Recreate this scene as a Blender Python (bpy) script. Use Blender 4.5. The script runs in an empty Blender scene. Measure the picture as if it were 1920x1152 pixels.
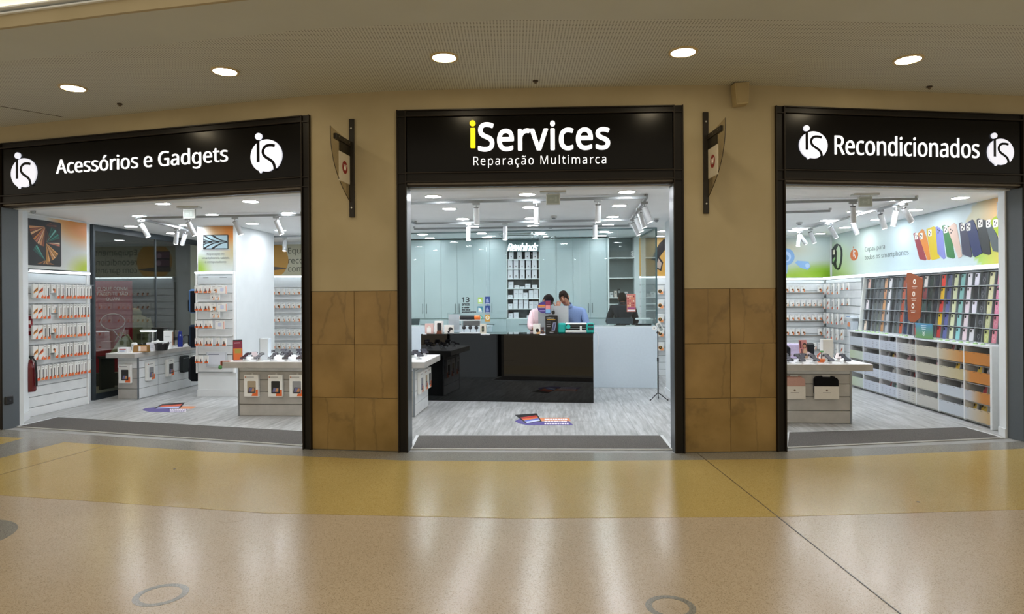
import bpy, bmesh, math, random
from mathutils import Vector, Matrix
from math import sin, cos, pi, radians, atan2, hypot
random.seed(7)
sc = bpy.context.scene
# ------------------------------------------------------------------ camera
F, ROLL, HC = 1230.0, .0063, 1.6
RV = Vector((cos(ROLL), 0, -sin(ROLL))); UV = Vector((sin(ROLL), 0, cos(ROLL)))
cam = bpy.data.objects.new('camera', bpy.data.cameras.new('camera'))
sc.collection.objects.link(cam); sc.camera = cam
M = Matrix((RV, UV, Vector((0, -1, 0)))).transposed()
cam.matrix_world = Matrix.Translation((0, 0, HC)) @ M.to_4x4()
cam.data.sensor_width = 36; cam.data.lens = 36*F/1920; cam.data.shift_y = -17/1920
cam.data.clip_start = .05; cam.data.clip_end = 200
# ------------------------------------------------------------------ view and world
sc.view_settings.view_transform = 'Standard'; sc.view_settings.look = 'None'
sc.view_settings.exposure = 0.85; sc.view_settings.gamma = 1.0
sc.view_settings.use_curve_mapping = False
world = bpy.data.worlds.new('world'); sc.world = world; world.use_nodes = True
bg = world.node_tree.nodes['Background']
bg.inputs[0].default_value = (1.0, .89, .70, 1); bg.inputs[1].default_value = .44
DOWN_E = 54.0      # radiance of the shop downlights
MALL_E = 34.0      # radiance of the warm mall downlights
LED_E = 2.4        # light strips on the racks
SIGN_E = .62
try:
    sc.cycles.use_denoising = True; sc.cycles.max_bounces = 9; sc.cycles.diffuse_bounces = 5
    sc.cycles.sample_clamp_indirect = 6; sc.cycles.caustics_reflective = False; sc.cycles.caustics_refractive = False
    sc.cycles.transparent_max_bounces = 16
except Exception: pass
# ------------------------------------------------------------------ shop frame and pixel helpers (metres in, metres out)
TH = radians(4.13); CT, ST = cos(TH), sin(TH)
def W(s, d, z=0): return Vector((s*CT + d*ST, -s*ST + d*CT, z))
def SD(p): return (p[0]*CT - p[1]*ST, p[0]*ST + p[1]*CT)
def ray(px, py): return RV*((px-960)/F) + UV*((559-py)/F) + Vector((0, 1, 0))
def fl(px, py, z=0):
    r = ray(px, py); t = (z-HC)/r.z; return Vector((r.x*t, r.y*t, z))
def fls(px, py, z=0): return SD(fl(px, py, z))
def od(px, py, D):
    r = ray(px, py); t = D/(r.x*ST + r.y*CT); return (r.x*t*CT - r.y*t*ST, HC + r.z*t)
def os_(px, py, S):
    r = ray(px, py); t = S/(r.x*CT - r.y*ST); return (r.x*t*ST + r.y*t*CT, HC + r.z*t)
FACE = {'f': -TH, 'r': -TH - pi/2, 'l': -TH + pi/2, 'b': -TH + pi}
# ------------------------------------------------------------------ colours and materials
def lin(h):
    if isinstance(h, str):
        h = h.lstrip('#'); v = [int(h[i:i+2], 16)/255 for i in (0, 2, 4)]
    else: v = h
    return tuple((c/12.92 if c <= .04045 else ((c+.055)/1.055)**2.4) for c in v[:3])
def new_mat(name):
    m = bpy.data.materials.new(name); m.use_nodes = True
    return m, m.node_tree.nodes, m.node_tree.links, m.node_tree.nodes['Principled BSDF']
def vc_mat(name, rough, metal=0, spec=.5, coat=0, var=.05, scale=30, bump=0):
    """colour comes from the mesh's own colour layer, with slight procedural variation"""
    m, n, l, b = new_mat(name)
    a = n.new('ShaderNodeVertexColor'); a.layer_name = 'Col'
    no = n.new('ShaderNodeTexNoise'); no.inputs['Scale'].default_value = scale; no.inputs['Detail'].default_value = 3
    tc = n.new('ShaderNodeTexCoord'); l.new(tc.outputs['Object'], no.inputs['Vector'])
    hs = n.new('ShaderNodeHueSaturation'); l.new(a.outputs['Color'], hs.inputs['Color'])
    mr = n.new('ShaderNodeMapRange'); l.new(no.outputs['Fac'], mr.inputs[0]); mr.inputs[3].default_value = 1-var; mr.inputs[4].default_value = 1+var
    l.new(mr.outputs[0], hs.inputs['Value']); l.new(hs.outputs['Color'], b.inputs['Base Color'])
    b.inputs['Roughness'].default_value = rough; b.inputs['Metallic'].default_value = metal
    b.inputs['Specular IOR Level'].default_value = spec; b.inputs['Coat Weight'].default_value = coat
    if bump:
        bp = n.new('ShaderNodeBump'); bp.inputs['Strength'].default_value = bump; bp.inputs['Distance'].default_value = .01
        l.new(no.outputs['Fac'], bp.inputs['Height']); l.new(bp.outputs[0], b.inputs['Normal'])
    return m
def emit_mat(name, col, s):
    m, n, l, b = new_mat(name)
    b.inputs['Base Color'].default_value = (*lin(col), 1); b.inputs['Emission Color'].default_value = (*lin(col), 1)
    b.inputs['Emission Strength'].default_value = s; return m
MT = {}
MT['matte'] = vc_mat('painted_matte', .65)
MT['satin'] = vc_mat('satin_plastic', .35)
MT['gloss'] = vc_mat('glossy_plastic', .12, coat=.3)
MT['metal'] = vc_mat('brushed_metal', .35, metal=1)
MT['steel'] = vc_mat('dark_painted_steel', .38, spec=.2, var=.15, scale=8)
MT['fabric'] = vc_mat('woven_fabric', .9, spec=.2, var=.12, scale=90, bump=.3)
MT['skin'] = vc_mat('skin', .55, var=.06)
MT['print'] = vc_mat('printed_film', .45, var=.02)
MT['plaster'] = vc_mat('plaster', .85, spec=.2, var=.05, scale=6, bump=.05)
MT['lens'] = emit_mat('lamp_lens', '#f6faff', DOWN_E)
MT['warmlens'] = emit_mat('warm_lamp_lens', '#ffedc8', MALL_E)
MT['lenslow'] = emit_mat('lamp_lens_dimmed', '#f6faff', DOWN_E*.3)
MT['spotlens'] = emit_mat('spot_lens', '#ffffff', 16)
MT['led'] = emit_mat('led_strip', '#f2fbff', LED_E)
MT['sign'] = emit_mat('lit_letter', '#ffffff', SIGN_E)
MT['cove'] = emit_mat('warm_cove_light', '#ffdf9c', 9)
MT['signlogo'] = emit_mat('lit_logo', '#e9ecfa', .42)
MT['signyellow'] = emit_mat('lit_yellow_letter', '#ffe600', .55)
def glass_mat(name, tint, refl, rough=0.0):
    m, n, l, b = new_mat(name); n.remove(b)
    t = n.new('ShaderNodeBsdfTransparent'); t.inputs[0].default_value = (*tint, 1)
    g = n.new('ShaderNodeBsdfGlossy'); g.inputs['Roughness'].default_value = rough
    lw_ = n.new('ShaderNodeLayerWeight'); fr = n.new('ShaderNodeMath'); fr.operation = 'POWER'; fr.inputs[1].default_value = 3.5; l.new(lw_.outputs['Facing'], fr.inputs[0])
    mp = n.new('ShaderNodeMath'); mp.operation = 'MULTIPLY_ADD'; mp.inputs[1].default_value = 1.0; mp.inputs[2].default_value = refl; mp.use_clamp = True
    l.new(fr.outputs[0], mp.inputs[0])
    mx = n.new('ShaderNodeMixShader'); l.new(mp.outputs[0], mx.inputs[0]); l.new(t.outputs[0], mx.inputs[1]); l.new(g.outputs[0], mx.inputs[2])
    l.new(mx.outputs[0], n['Material Output'].inputs[0]); return m
MT['glass'] = glass_mat('clear_green_glass', (.95, .985, .98), .02)
MT['darkglass'] = glass_mat('dark_storefront_glass', (.80, .86, .84), .10)
MT['acrylic'] = glass_mat('clear_acrylic', (.93, .95, .96), .02)
MT['smoked'] = glass_mat('smoked_acrylic', (.84, .80, .72), .02)
def terrazzo(name, base, chips, rough, cscale=250):
    m, n, l, b = new_mat(name)
    g = n.new('ShaderNodeNewGeometry')
    v = n.new('ShaderNodeTexVoronoi'); v.inputs['Scale'].default_value = cscale; l.new(g.outputs['Position'], v.inputs['Vector'])
    r = n.new('ShaderNodeValToRGB'); e = r.color_ramp; e.interpolation = 'CONSTANT'
    e.elements[0].color = (*lin(chips[0]), 1); e.elements[0].position = 0
    e.elements[1].color = (*lin(base), 1); e.elements[1].position = .13
    x = e.elements.new(.8); x.color = (*lin(chips[1]), 1)
    s = n.new('ShaderNodeSeparateColor'); l.new(v.outputs['Color'], s.inputs[0]); l.new(s.outputs[0], r.inputs[0])
    no = n.new('ShaderNodeTexNoise'); no.inputs['Scale'].default_value = 1.1; no.inputs['Detail'].default_value = 5; l.new(g.outputs['Position'], no.inputs['Vector'])
    mr = n.new('ShaderNodeMapRange'); l.new(no.outputs['Fac'], mr.inputs[0]); mr.inputs[3].default_value = .9; mr.inputs[4].default_value = 1.1
    mx = n.new('ShaderNodeVectorMath'); mx.operation = 'MULTIPLY'; l.new(r.outputs[0], mx.inputs[0]); l.new(mr.outputs[0], mx.inputs[1])
    l.new(mx.outputs[0], b.inputs['Base Color'])
    b.inputs['Roughness'].default_value = rough
    rr = n.new('ShaderNodeMapRange'); l.new(no.outputs['Fac'], rr.inputs[0]); rr.inputs[3].default_value = rough*.8; rr.inputs[4].default_value = rough*1.25
    l.new(rr.outputs[0], b.inputs['Roughness']); b.inputs['Specular IOR Level'].default_value = .34
    n2 = n.new('ShaderNodeTexNoise'); n2.inputs['Scale'].default_value = 9; l.new(g.outputs['Position'], n2.inputs['Vector'])
    bp = n.new('ShaderNodeBump'); bp.inputs['Strength'].default_value = .03; bp.inputs['Distance'].default_value = .02
    l.new(n2.outputs['Fac'], bp.inputs['Height']); l.new(bp.outputs[0], b.inputs['Normal'])
    return m
MT['tz_beige'] = terrazzo('beige_terrazzo', '#b8a68d', ('#94846a', '#c0b098'), .21)
MT['tz_yellow'] = terrazzo('yellow_terrazzo', '#b69e60', ('#988247', '#c0ab70'), .20)
MT['tz_grey'] = terrazzo('grey_terrazzo', '#86847d', ('#6a6862', '#9a9890'), .2)
def plank_mat():
    m, n, l, b = new_mat('grey_vinyl_plank')
    tc = n.new('ShaderNodeTexCoord'); oi = n.new('ShaderNodeObjectInfo')
    mp = n.new('ShaderNodeMapping'); mp.inputs['Scale'].default_value = (14, 1.1, 1)
    ad = n.new('ShaderNodeVectorMath'); ad.operation = 'ADD'
    sc_ = n.new('ShaderNodeVectorMath'); sc_.operation = 'SCALE'; sc_.inputs['Scale'].default_value = 1.0
    g = n.new('ShaderNodeNewGeometry')
    rot = n.new('ShaderNodeMapping'); rot.inputs['Rotation'].default_value = (0, 0, TH); l.new(g.outputs['Position'], rot.inputs['Vector'])
    l.new(rot.outputs[0], ad.inputs[0])
    mu = n.new('ShaderNodeMath'); mu.operation = 'MULTIPLY'; mu.inputs[1].default_value = 37; l.new(oi.outputs['Random'], mu.inputs[0])
    l.new(mu.outputs[0], ad.inputs[1]); l.new(ad.outputs[0], mp.inputs['Vector'])
    no = n.new('ShaderNodeTexNoise'); no.inputs['Scale'].default_value = 1.6; no.inputs['Detail'].default_value = 8; no.inputs['Roughness'].default_value = .65; l.new(mp.outputs[0], no.inputs['Vector'])
    r = n.new('ShaderNodeValToRGB'); e = r.color_ramp
    e.elements[0].position = .3; e.elements[0].color = (*lin('#858786'), 1); e.elements[1].position = .72; e.elements[1].color = (*lin('#cdcecf'), 1)
    l.new(no.outputs['Fac'], r.inputs[0])
    hs = n.new('ShaderNodeHueSaturation'); l.new(r.outputs[0], hs.inputs['Color'])
    mr = n.new('ShaderNodeMapRange'); l.new(oi.outputs['Random'], mr.inputs[0]); mr.inputs[3].default_value = .92; mr.inputs[4].default_value = 1.06
    l.new(mr.outputs[0], hs.inputs['Value']); l.new(hs.outputs[0], b.inputs['Base Color']); b.inputs['Roughness'].default_value = .38
    bp = n.new('ShaderNodeBump'); bp.inputs['Strength'].default_value = .08; bp.inputs['Distance'].default_value = .004
    l.new(no.outputs['Fac'], bp.inputs['Height']); l.new(bp.outputs[0], b.inputs['Normal']); return m
MT['plank'] = plank_mat()
def marble_mat():
    m, n, l, b = new_mat('honey_marble')
    tc = n.new('ShaderNodeTexCoord'); oi = n.new('ShaderNodeObjectInfo')
    mu = n.new('ShaderNodeMath'); mu.operation = 'MULTIPLY'; mu.inputs[1].default_value = 9; l.new(oi.outputs['Random'], mu.inputs[0])
    ad = n.new('ShaderNodeVectorMath'); ad.operation = 'ADD'; l.new(tc.outputs['Object'], ad.inputs[0]); l.new(mu.outputs[0], ad.inputs[1])
    no = n.new('ShaderNodeTexNoise'); no.inputs['Scale'].default_value = 3.2; no.inputs['Detail'].default_value = 8; l.new(ad.outputs[0], no.inputs['Vector'])
    r = n.new('ShaderNodeValToRGB'); e = r.color_ramp
    e.elements[0].position = .3; e.elements[0].color = (*lin('#7d6331'), 1); e.elements[1].position = .7; e.elements[1].color = (*lin('#967a48'), 1)
    l.new(no.outputs['Fac'], r.inputs[0])
    mp = n.new('ShaderNodeMapping'); mp.inputs['Rotation'].default_value = (0, radians(-22), 0); mp.inputs['Scale'].default_value = (1, 1, .18); l.new(ad.outputs[0], mp.inputs['Vector'])
    wn = n.new('ShaderNodeTexNoise'); wn.inputs['Scale'].default_value = 11; wn.inputs['Detail'].default_value = 5; l.new(tc.outputs['Object'], wn.inputs['Vector'])
    mw = n.new('ShaderNodeVectorMath'); mw.operation = 'SCALE'; mw.inputs['Scale'].default_value = .05; l.new(wn.outputs['Color'], mw.inputs[0])
    a2 = n.new('ShaderNodeVectorMath'); a2.operation = 'ADD'; l.new(mp.outputs[0], a2.inputs[0]); l.new(mw.outputs[0], a2.inputs[1])
    vo = n.new('ShaderNodeTexVoronoi'); vo.feature = 'DISTANCE_TO_EDGE'; vo.inputs['Scale'].default_value = 2.1; l.new(a2.outputs[0], vo.inputs['Vector'])
    rv = n.new('ShaderNodeValToRGB'); rv.color_ramp.elements[0].position = 0; rv.color_ramp.elements[0].color = (.28, .28, .28, 1); rv.color_ramp.elements[1].position = .022; rv.color_ramp.elements[1].color = (0, 0, 0, 1)
    l.new(vo.outputs[0], rv.inputs[0])
    fade = n.new('ShaderNodeMath'); fade.operation = 'MULTIPLY'; l.new(rv.outputs[0], fade.inputs[0]); l.new(oi.outputs['Random'], fade.inputs[1])
    mx = n.new('ShaderNodeMix'); mx.data_type = 'RGBA'; l.new(rv.outputs[0], mx.inputs[0]); l.new(r.outputs[0], mx.inputs[6]); mx.inputs[7].default_value = (*lin('#3f2c0c'), 1)
    l.new(mx.outputs[2], b.inputs['Base Color']); b.inputs['Roughness'].default_value = .3; return m
MT['marble'] = marble_mat()
def perf_mat():
    m, n, l, b = new_mat('perforated_soffit')
    g = n.new('ShaderNodeNewGeometry')
    v = n.new('ShaderNodeTexVoronoi'); v.inputs['Scale'].default_value = 38; v.inputs['Randomness'].default_value = 0; l.new(g.outputs['Position'], v.inputs['Vector'])
    mp = n.new('ShaderNodeMapping'); mp.inputs['Rotation'].default_value = (0, 0, .3)
    r = n.new('ShaderNodeValToRGB'); r.color_ramp.elements[0].position = .18; r.color_ramp.elements[0].color = (*lin('#74746c'), 1)
    r.color_ramp.elements[1].position = .3; r.color_ramp.elements[1].color = (*lin('#c6c8c0'), 1)
    mul = n.new('ShaderNodeVectorMath'); mul.operation = 'MULTIPLY'; mul.inputs[1].default_value = (1, 1, 0); l.new(g.outputs['Position'], mul.inputs[0])
    l.new(mul.outputs[0], v.inputs['Vector']); l.new(v.outputs['Distance'], r.inputs[0]); l.new(r.outputs[0], b.inputs['Base Color'])
    b.inputs['Roughness'].default_value = .8; return m
MT['perf'] = perf_mat()
def noise_mat(name, c0, c1, scale, rough, bump=0, detail=6):
    m, n, l, b = new_mat(name)
    g = n.new('ShaderNodeNewGeometry')
    no = n.new('ShaderNodeTexNoise'); no.inputs['Scale'].default_value = scale; no.inputs['Detail'].default_value = detail; l.new(g.outputs['Position'], no.inputs['Vector'])
    r = n.new('ShaderNodeValToRGB'); r.color_ramp.elements[0].position = .35; r.color_ramp.elements[0].color = (*lin(c0), 1)
    r.color_ramp.elements[1].position = .65; r.color_ramp.elements[1].color = (*lin(c1), 1)
    l.new(no.outputs['Fac'], r.inputs[0]); l.new(r.outputs[0], b.inputs['Base Color']); b.inputs['Roughness'].default_value = rough
    if bump:
        bp = n.new('ShaderNodeBump'); bp.inputs['Strength'].default_value = bump; bp.inputs['Distance'].default_value = .005
        l.new(no.outputs['Fac'], bp.inputs['Height']); l.new(bp.outputs[0], b.inputs['Normal'])
    return m
MT['mat'] = noise_mat('entrance_mat_loops', '#3d3b3a', '#6b6763', 130, .95, .8)
MT['wall'] = noise_mat('cream_wall_paint', '#a69979', '#ac9f80', 2.2, .8, .02)
MT['band'] = noise_mat('soffit_band_paint', '#bcc0b8', '#c0c4bc', 1.5, .85)
MT['white'] = noise_mat('white_shop_paint', '#dfe4e6', '#e4e9eb', 3, .6)
MT['blackgloss'] = noise_mat('black_glossy_panel', '#020202', '#030303', 2, .02)
MT['signblack'] = noise_mat('black_sign_sheet', '#0a0807', '#0d0b09', 2, .22)
for n_ in MT['signblack'].node_tree.nodes:
    if n_.type == 'BSDF_PRINCIPLED': n_.inputs['Specular IOR Level'].default_value = .15
MT['ceil'] = noise_mat('bright_ceiling_paint', '#f3f4f4', '#f6f7f7', 3, .7)
MT['slat'] = noise_mat('white_slat_board', '#d8dcde', '#e2e5e7', 5, .4)
MT['shadedwood'] = noise_mat('shaded_grey_laminate', '#a8a5a0', '#b4b1ac', 7, .45)  # grey deepened so the colour holds the shade on the table fronts
MT['cab'] = noise_mat('pale_aqua_lacquer', '#b2c3c6', '#b8c8ca', 1.2, .22)
# ------------------------------------------------------------------ mesh builder
class MB:
    def __init__(s): s.v = []; s.f = []; s.c = []; s.sm = []
    def add(s, vs, fs, c, smooth=False, mat=None):
        o = len(s.v); c = lin(c)
        if mat: vs = [mat @ Vector(p) for p in vs]
        s.v += [tuple(p) for p in vs]
        for f in fs: s.f.append([i+o for i in f]); s.c.append(c); s.sm.append(smooth)
        return s
    def quadc(s, vs, cols):
        o = len(s.v); s.v += [tuple(p) for p in vs]; s.f.append([o, o+1, o+2, o+3]); s.c.append([lin(c) for c in cols]); s.sm.append(False); return s
    def box(s, x0, x1, y0, y1, z0, z1, c='#ffffff', b=0, mat=None):
        if b <= 0:
            vs = [(x, y, z) for z in (z0, z1) for y in (y0, y1) for x in (x0, x1)]
            return s.add(vs, [(0, 2, 3, 1), (4, 5, 7, 6), (0, 1, 5, 4), (2, 6, 7, 3), (0, 4, 6, 2), (1, 3, 7, 5)], c, False, mat)
        b = min(b, (x1-x0)*.45, (y1-y0)*.45, (z1-z0)*.45)
        bm = bmesh.new(); bmesh.ops.create_cube(bm, size=1)
        for v in bm.verts: v.co = Vector((x0+(v.co.x+.5)*(x1-x0), y0+(v.co.y+.5)*(y1-y0), z0+(v.co.z+.5)*(z1-z0)))
        bmesh.ops.bevel(bm, geom=list(bm.edges), offset=b, segments=1, affect='EDGES', clamp_overlap=True)
        bm.verts.index_update()
        s.add([v.co.copy() for v in bm.verts], [[v.index for v in f.verts] for f in bm.faces], c, False, mat); bm.free(); return s
    def cyl(s, p0, p1, r, n=12, c='#ffffff', r1=None, mat=None, caps=True):
        p0, p1 = Vector(p0), Vector(p1); a = (p1-p0).normalized()
        u = a.orthogonal().normalized(); w = a.cross(u); r1 = r if r1 is None else r1
        vs = [p0 + (u*cos(2*pi*i/n) + w*sin(2*pi*i/n))*r for i in range(n)] + [p1 + (u*cos(2*pi*i/n) + w*sin(2*pi*i/n))*r1 for i in range(n)]
        s.add(vs, [(i, (i+1) % n, n+(i+1) % n, n+i) for i in range(n)], c, True, mat)
        if caps:
            s.add(vs[:n], [tuple(reversed(range(n)))], c, False, mat); s.add(vs[n:], [tuple(range(n))], c, False, mat)
        return s
    def lathe(s, prof, n=20, c='#ffffff', mat=None, cols=None):
        for k in range(len(prof)-1):
            (r0, z0), (r1, z1) = prof[k], prof[k+1]
            vs = [(r0*cos(2*pi*i/n), r0*sin(2*pi*i/n), z0) for i in range(n)] + [(r1*cos(2*pi*i/n), r1*sin(2*pi*i/n), z1) for i in range(n)]
            s.add(vs, [(i, (i+1) % n, n+(i+1) % n, n+i) for i in range(n)], cols[k] if cols else c, True, mat)
        return s
    def tube(s, pts, r, n=8, c='#ffffff', mat=None):
        for a, b in zip(pts[:-1], pts[1:]): s.cyl(a, b, r, n, c, None, mat)
        return s
    def prism(s, pts, y0, y1, c='#ffffff', mat=None):
        """outline pts (x,z) extruded along y; front is y0"""
        n = len(pts); ar = sum(pts[i][0]*pts[(i+1) % n][1]-pts[(i+1) % n][0]*pts[i][1] for i in range(n))
        if ar < 0: pts = pts[::-1]
        vs = [(x, y0, z) for x, z in pts] + [(x, y1, z) for x, z in pts]
        return s.add(vs, [tuple(range(n)), tuple(reversed(range(n, 2*n)))] + [(i, n+i, n+(i+1) % n, (i+1) % n) for i in range(n)], c, False, mat)
    def slab(s, pts, z0, z1, c='#ffffff', mat=None):
        n = len(pts); ar = sum(pts[i][0]*pts[(i+1) % n][1]-pts[(i+1) % n][0]*pts[i][1] for i in range(n))
        if ar < 0: pts = pts[::-1]
        vs = [(x, y, z0) for x, y in pts] + [(x, y, z1) for x, y in pts]
        return s.add(vs, [tuple(reversed(range(n))), tuple(range(n, 2*n))] + [(i, (i+1) % n, n+(i+1) % n, n+i) for i in range(n)], c, False, mat)
    def flat(s, pts, y, c, mat=None):
        n = len(pts); ar = sum(pts[i][0]*pts[(i+1) % n][1]-pts[(i+1) % n][0]*pts[i][1] for i in range(n))
        if ar < 0: pts = pts[::-1]
        return s.add([(x, y, z) for x, z in pts], [tuple(range(n))], c, False, mat)
    def ball(s, p, r, c, n=10, sc=(1, 1, 1), mat=None):
        p = Vector(p); vs = []; fs = []
        for j in range(n//2+1):
            th = pi*j/(n//2)
            for i in range(n): vs.append((p.x+r*sc[0]*sin(th)*cos(2*pi*i/n), p.y+r*sc[1]*sin(th)*sin(2*pi*i/n), p.z+r*sc[2]*cos(th)))
        for j in range(n//2):
            for i in range(n): fs.append((j*n+i, (j+1)*n+i, (j+1)*n+(i+1) % n, j*n+(i+1) % n))
        return s.add(vs, fs, c, True, mat)
    def mesh(s, name):
        me = bpy.data.meshes.new(name); me.from_pydata(s.v, [], s.f)
        at = me.color_attributes.new('Col', 'FLOAT_COLOR', 'CORNER')
        buf = []
        for f, c in zip(s.f, s.c):
            if isinstance(c, list):
                for q in c: buf += [q[0], q[1], q[2], 1.0]
            else: buf += [c[0], c[1], c[2], 1.0]*len(f)
        at.data.foreach_set('color', buf)
        me.polygons.foreach_set('use_smooth', s.sm); me.update(); return me
def clip(pts, x0, x1, z0, z1):
    """polygon cut to a rectangle"""
    for ax, lim, sg in ((0, x0, 1), (0, x1, -1), (1, z0, 1), (1, z1, -1)):
        out = []
        for i in range(len(pts)):
            a, b = pts[i-1], pts[i]; da, db = sg*(a[ax]-lim), sg*(b[ax]-lim)
            if (da >= 0) != (db >= 0):
                t = da/(da-db); out.append((a[0]+(b[0]-a[0])*t, a[1]+(b[1]-a[1])*t))
            if db >= 0: out.append(b)
        pts = out
        if len(pts) < 3: return []
    return pts
def circ(cx, cz, r, n=20, a0=0, a1=2*pi, sx=1):
    return [(cx+sx*r*cos(a0+(a1-a0)*i/n), cz+r*sin(a0+(a1-a0)*i/n)) for i in range(n)]
def rrect(x0, x1, z0, z1, r, n=4):
    o = []
    for cx, cz, a in ((x1-r, z1-r, 0), (x0+r, z1-r, pi/2), (x0+r, z0+r, pi), (x1-r, z0+r, 1.5*pi)):
        o += [(cx+r*cos(a+pi/2*i/n), cz+r*sin(a+pi/2*i/n)) for i in range(n+1)]
    return o
# ------------------------------------------------------------------ objects
COL = sc.collection
def obj(name, mesh, mat=None, parent=None):
    if isinstance(mesh, MB): mesh = mesh.mesh(name)
    if mat and not mesh.materials: mesh.materials.append(MT[mat])
    o = bpy.data.objects.new(name, mesh); COL.objects.link(o)
    if parent is not None: o.parent = parent
    return o
def tag(o, label, cat, group=None, kind=None):
    o['label'] = label; o['category'] = cat
    if group: o['group'] = group
    if kind: o['kind'] = kind
    return o
def place(o, loc, rot=0):
    o.location = loc; o.rotation_euler = (0, 0, rot); return o
def thing(name, label, cat, loc, rot=0, group=None):
    o = bpy.data.objects.new(name, None); COL.objects.link(o); o.empty_display_size = .1
    return tag(place(o, loc, rot), label, cat, group)
def solo(name, mesh, mat, label, cat, loc, rot=0, group=None):
    return tag(place(obj(name, mesh, mat), loc, rot), label, cat, group)
def struct(name, mesh, mat, loc=(0, 0, 0), rot=0):
    o = place(obj(name, mesh, mat), loc, rot); o['kind'] = 'structure'; return o
def dup(root, loc, rot, label, group=None):
    r = root.copy(); COL.objects.link(r); r.location = loc; r.rotation_euler = (0, 0, rot); r['label'] = label
    if group: r['group'] = group
    for ch in list(root.children):
        c = ch.copy(); COL.objects.link(c); c.parent = r
        for g in ch.children:
            q = g.copy(); COL.objects.link(q); q.parent = c
    return r
try:      # the plain sans that ships inside Blender itself; its built-in face if that is absent
    import os
    FONT = bpy.data.fonts.load(os.path.join(bpy.utils.system_resource('DATAFILES'), 'fonts', 'NotoSansHebrew-Regular.woff2'))
except Exception: FONT = None
def text_mesh(body, width=None, height=None, ext=.002, bold=0, shear=0, spacing=1.0, col='#ffffff', align='CENTER', lines=1.0, res=3, builtin=False, fat=0):
    cu = bpy.data.curves.new('txt', 'FONT'); cu.body = body; cu.size = 1
    if FONT and not builtin: cu.font = FONT
    cu.extrude = 0; cu.offset = bold; cu.shear = shear
    cu.space_character = spacing; cu.align_x = align; cu.space_line = lines; cu.resolution_u = res
    t = bpy.data.objects.new('txt', cu); COL.objects.link(t)
    dg = bpy.context.evaluated_depsgraph_get(); me = bpy.data.meshes.new_from_object(t.evaluated_get(dg))
    bpy.data.objects.remove(t); bpy.data.curves.remove(cu)
    bm = bmesh.new(); bm.from_mesh(me)
    bmesh.ops.remove_doubles(bm, verts=bm.verts, dist=1e-5)
    if ext > 0:
        r = bmesh.ops.extrude_face_region(bm, geom=bm.faces[:])
        for v in [g for g in r['geom'] if isinstance(g, bmesh.types.BMVert)]: v.co.z += 1.0
    bm.normal_update(); bm.to_mesh(me); bm.free(); me.materials.clear()
    xs = [v.co.x for v in me.vertices]; ys = [v.co.y for v in me.vertices]
    x0, x1, y0, y1 = min(xs), max(xs), min(ys), max(ys)
    sx = width/(x1-x0) if width else None; sy = height/(y1-y0) if height else None
    sx = sx or sy; sy = sy or sx
    for v in me.vertices:
        x, y, z = v.co; v.co = ((x-(x0+x1)/2)*sx, -z*ext, (y-(y0+y1)/2)*sy)
    if fat:                                              # heavier strokes: the outline repeated around itself
        V = [v.co.copy() for v in me.vertices]; P = [list(q.vertices) for q in me.polygons]; nv, np_ = [], []
        for k in range(8):
            o = len(nv); nv += [(v.x+fat*cos(pi*k/4), v.y*(1-.004*k), v.z+fat*sin(pi*k/4)) for v in V]; np_ += [[i+o for i in q] for q in P]
        bpy.data.meshes.remove(me); me = bpy.data.meshes.new('txt'); me.from_pydata(nv, [], np_)
    at = me.color_attributes.new('Col', 'FLOAT_COLOR', 'CORNER'); c = lin(col)
    at.data.foreach_set('color', [c[0], c[1], c[2], 1.0]*len(me.loops))
    me.update(); return me
def split_mesh(o, axis, name):
    """one object per character (axis 0) or per line (axis 2) of a text mesh"""
    bm = bmesh.new(); bm.from_mesh(o.data); bm.verts.ensure_lookup_table(); seen = set(); isl = []
    cl = tuple(o.data.color_attributes['Col'].data[0].color)
    for v in bm.verts:
        if v.index in seen: continue
        st, vs = [v], set()
        while st:
            q = st.pop()
            if q.index in vs: continue
            vs.add(q.index); st += [e.other_vert(q) for e in q.link_edges]
        seen |= vs; xs = [bm.verts[j].co[axis] for j in vs]; isl.append([min(xs), max(xs), vs])
    isl.sort(key=lambda a: -(a[1]-a[0])); grp = []
    for a in isl:
        for g in grp:
            if min(a[1], g[1])-max(a[0], g[0]) > .3*(a[1]-a[0]): g[2] |= a[2]; break
        else: grp.append([a[0], a[1], set(a[2])])
    if axis == 2 and len(grp) > 1:                       # accents and commas join the nearest line
        big = [g for g in grp if g[1]-g[0] > .45*(grp[0][1]-grp[0][0])]
        for g in grp:
            if g not in big: min(big, key=lambda b: abs((b[0]+b[1]-g[0]-g[1])/2))[2].update(g[2])
        grp = big
    grp.sort(key=lambda g: g[0]); par = o.parent; mat = o.data.materials[0]
    for g in grp:
        ids = sorted(g[2]); mp = {j: n for n, j in enumerate(ids)}; off = Vector((0, 0, 0)); off[axis] = (g[0]+g[1])/2
        me = bpy.data.meshes.new(name); me.from_pydata([tuple(bm.verts[j].co-off) for j in ids], [], [[mp[v.index] for v in f.verts] for f in bm.faces if f.verts[0].index in g[2]])
        at = me.color_attributes.new('Col', 'FLOAT_COLOR', 'CORNER'); at.data.foreach_set('color', list(cl)*len(me.loops))
        me.materials.append(mat); l = bpy.data.objects.new(name, me); COL.objects.link(l); l.parent = par; l.location = o.location + off
    bm.free(); bpy.data.objects.remove(o)
def text_at(parent, name, body, x, y, z, mat='print', **k):
    o = obj(name, text_mesh(body, **k), mat, parent); o.location = (x, y, z)
    if '\n' in body: split_mesh(o, 2, name)
    return o
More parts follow.
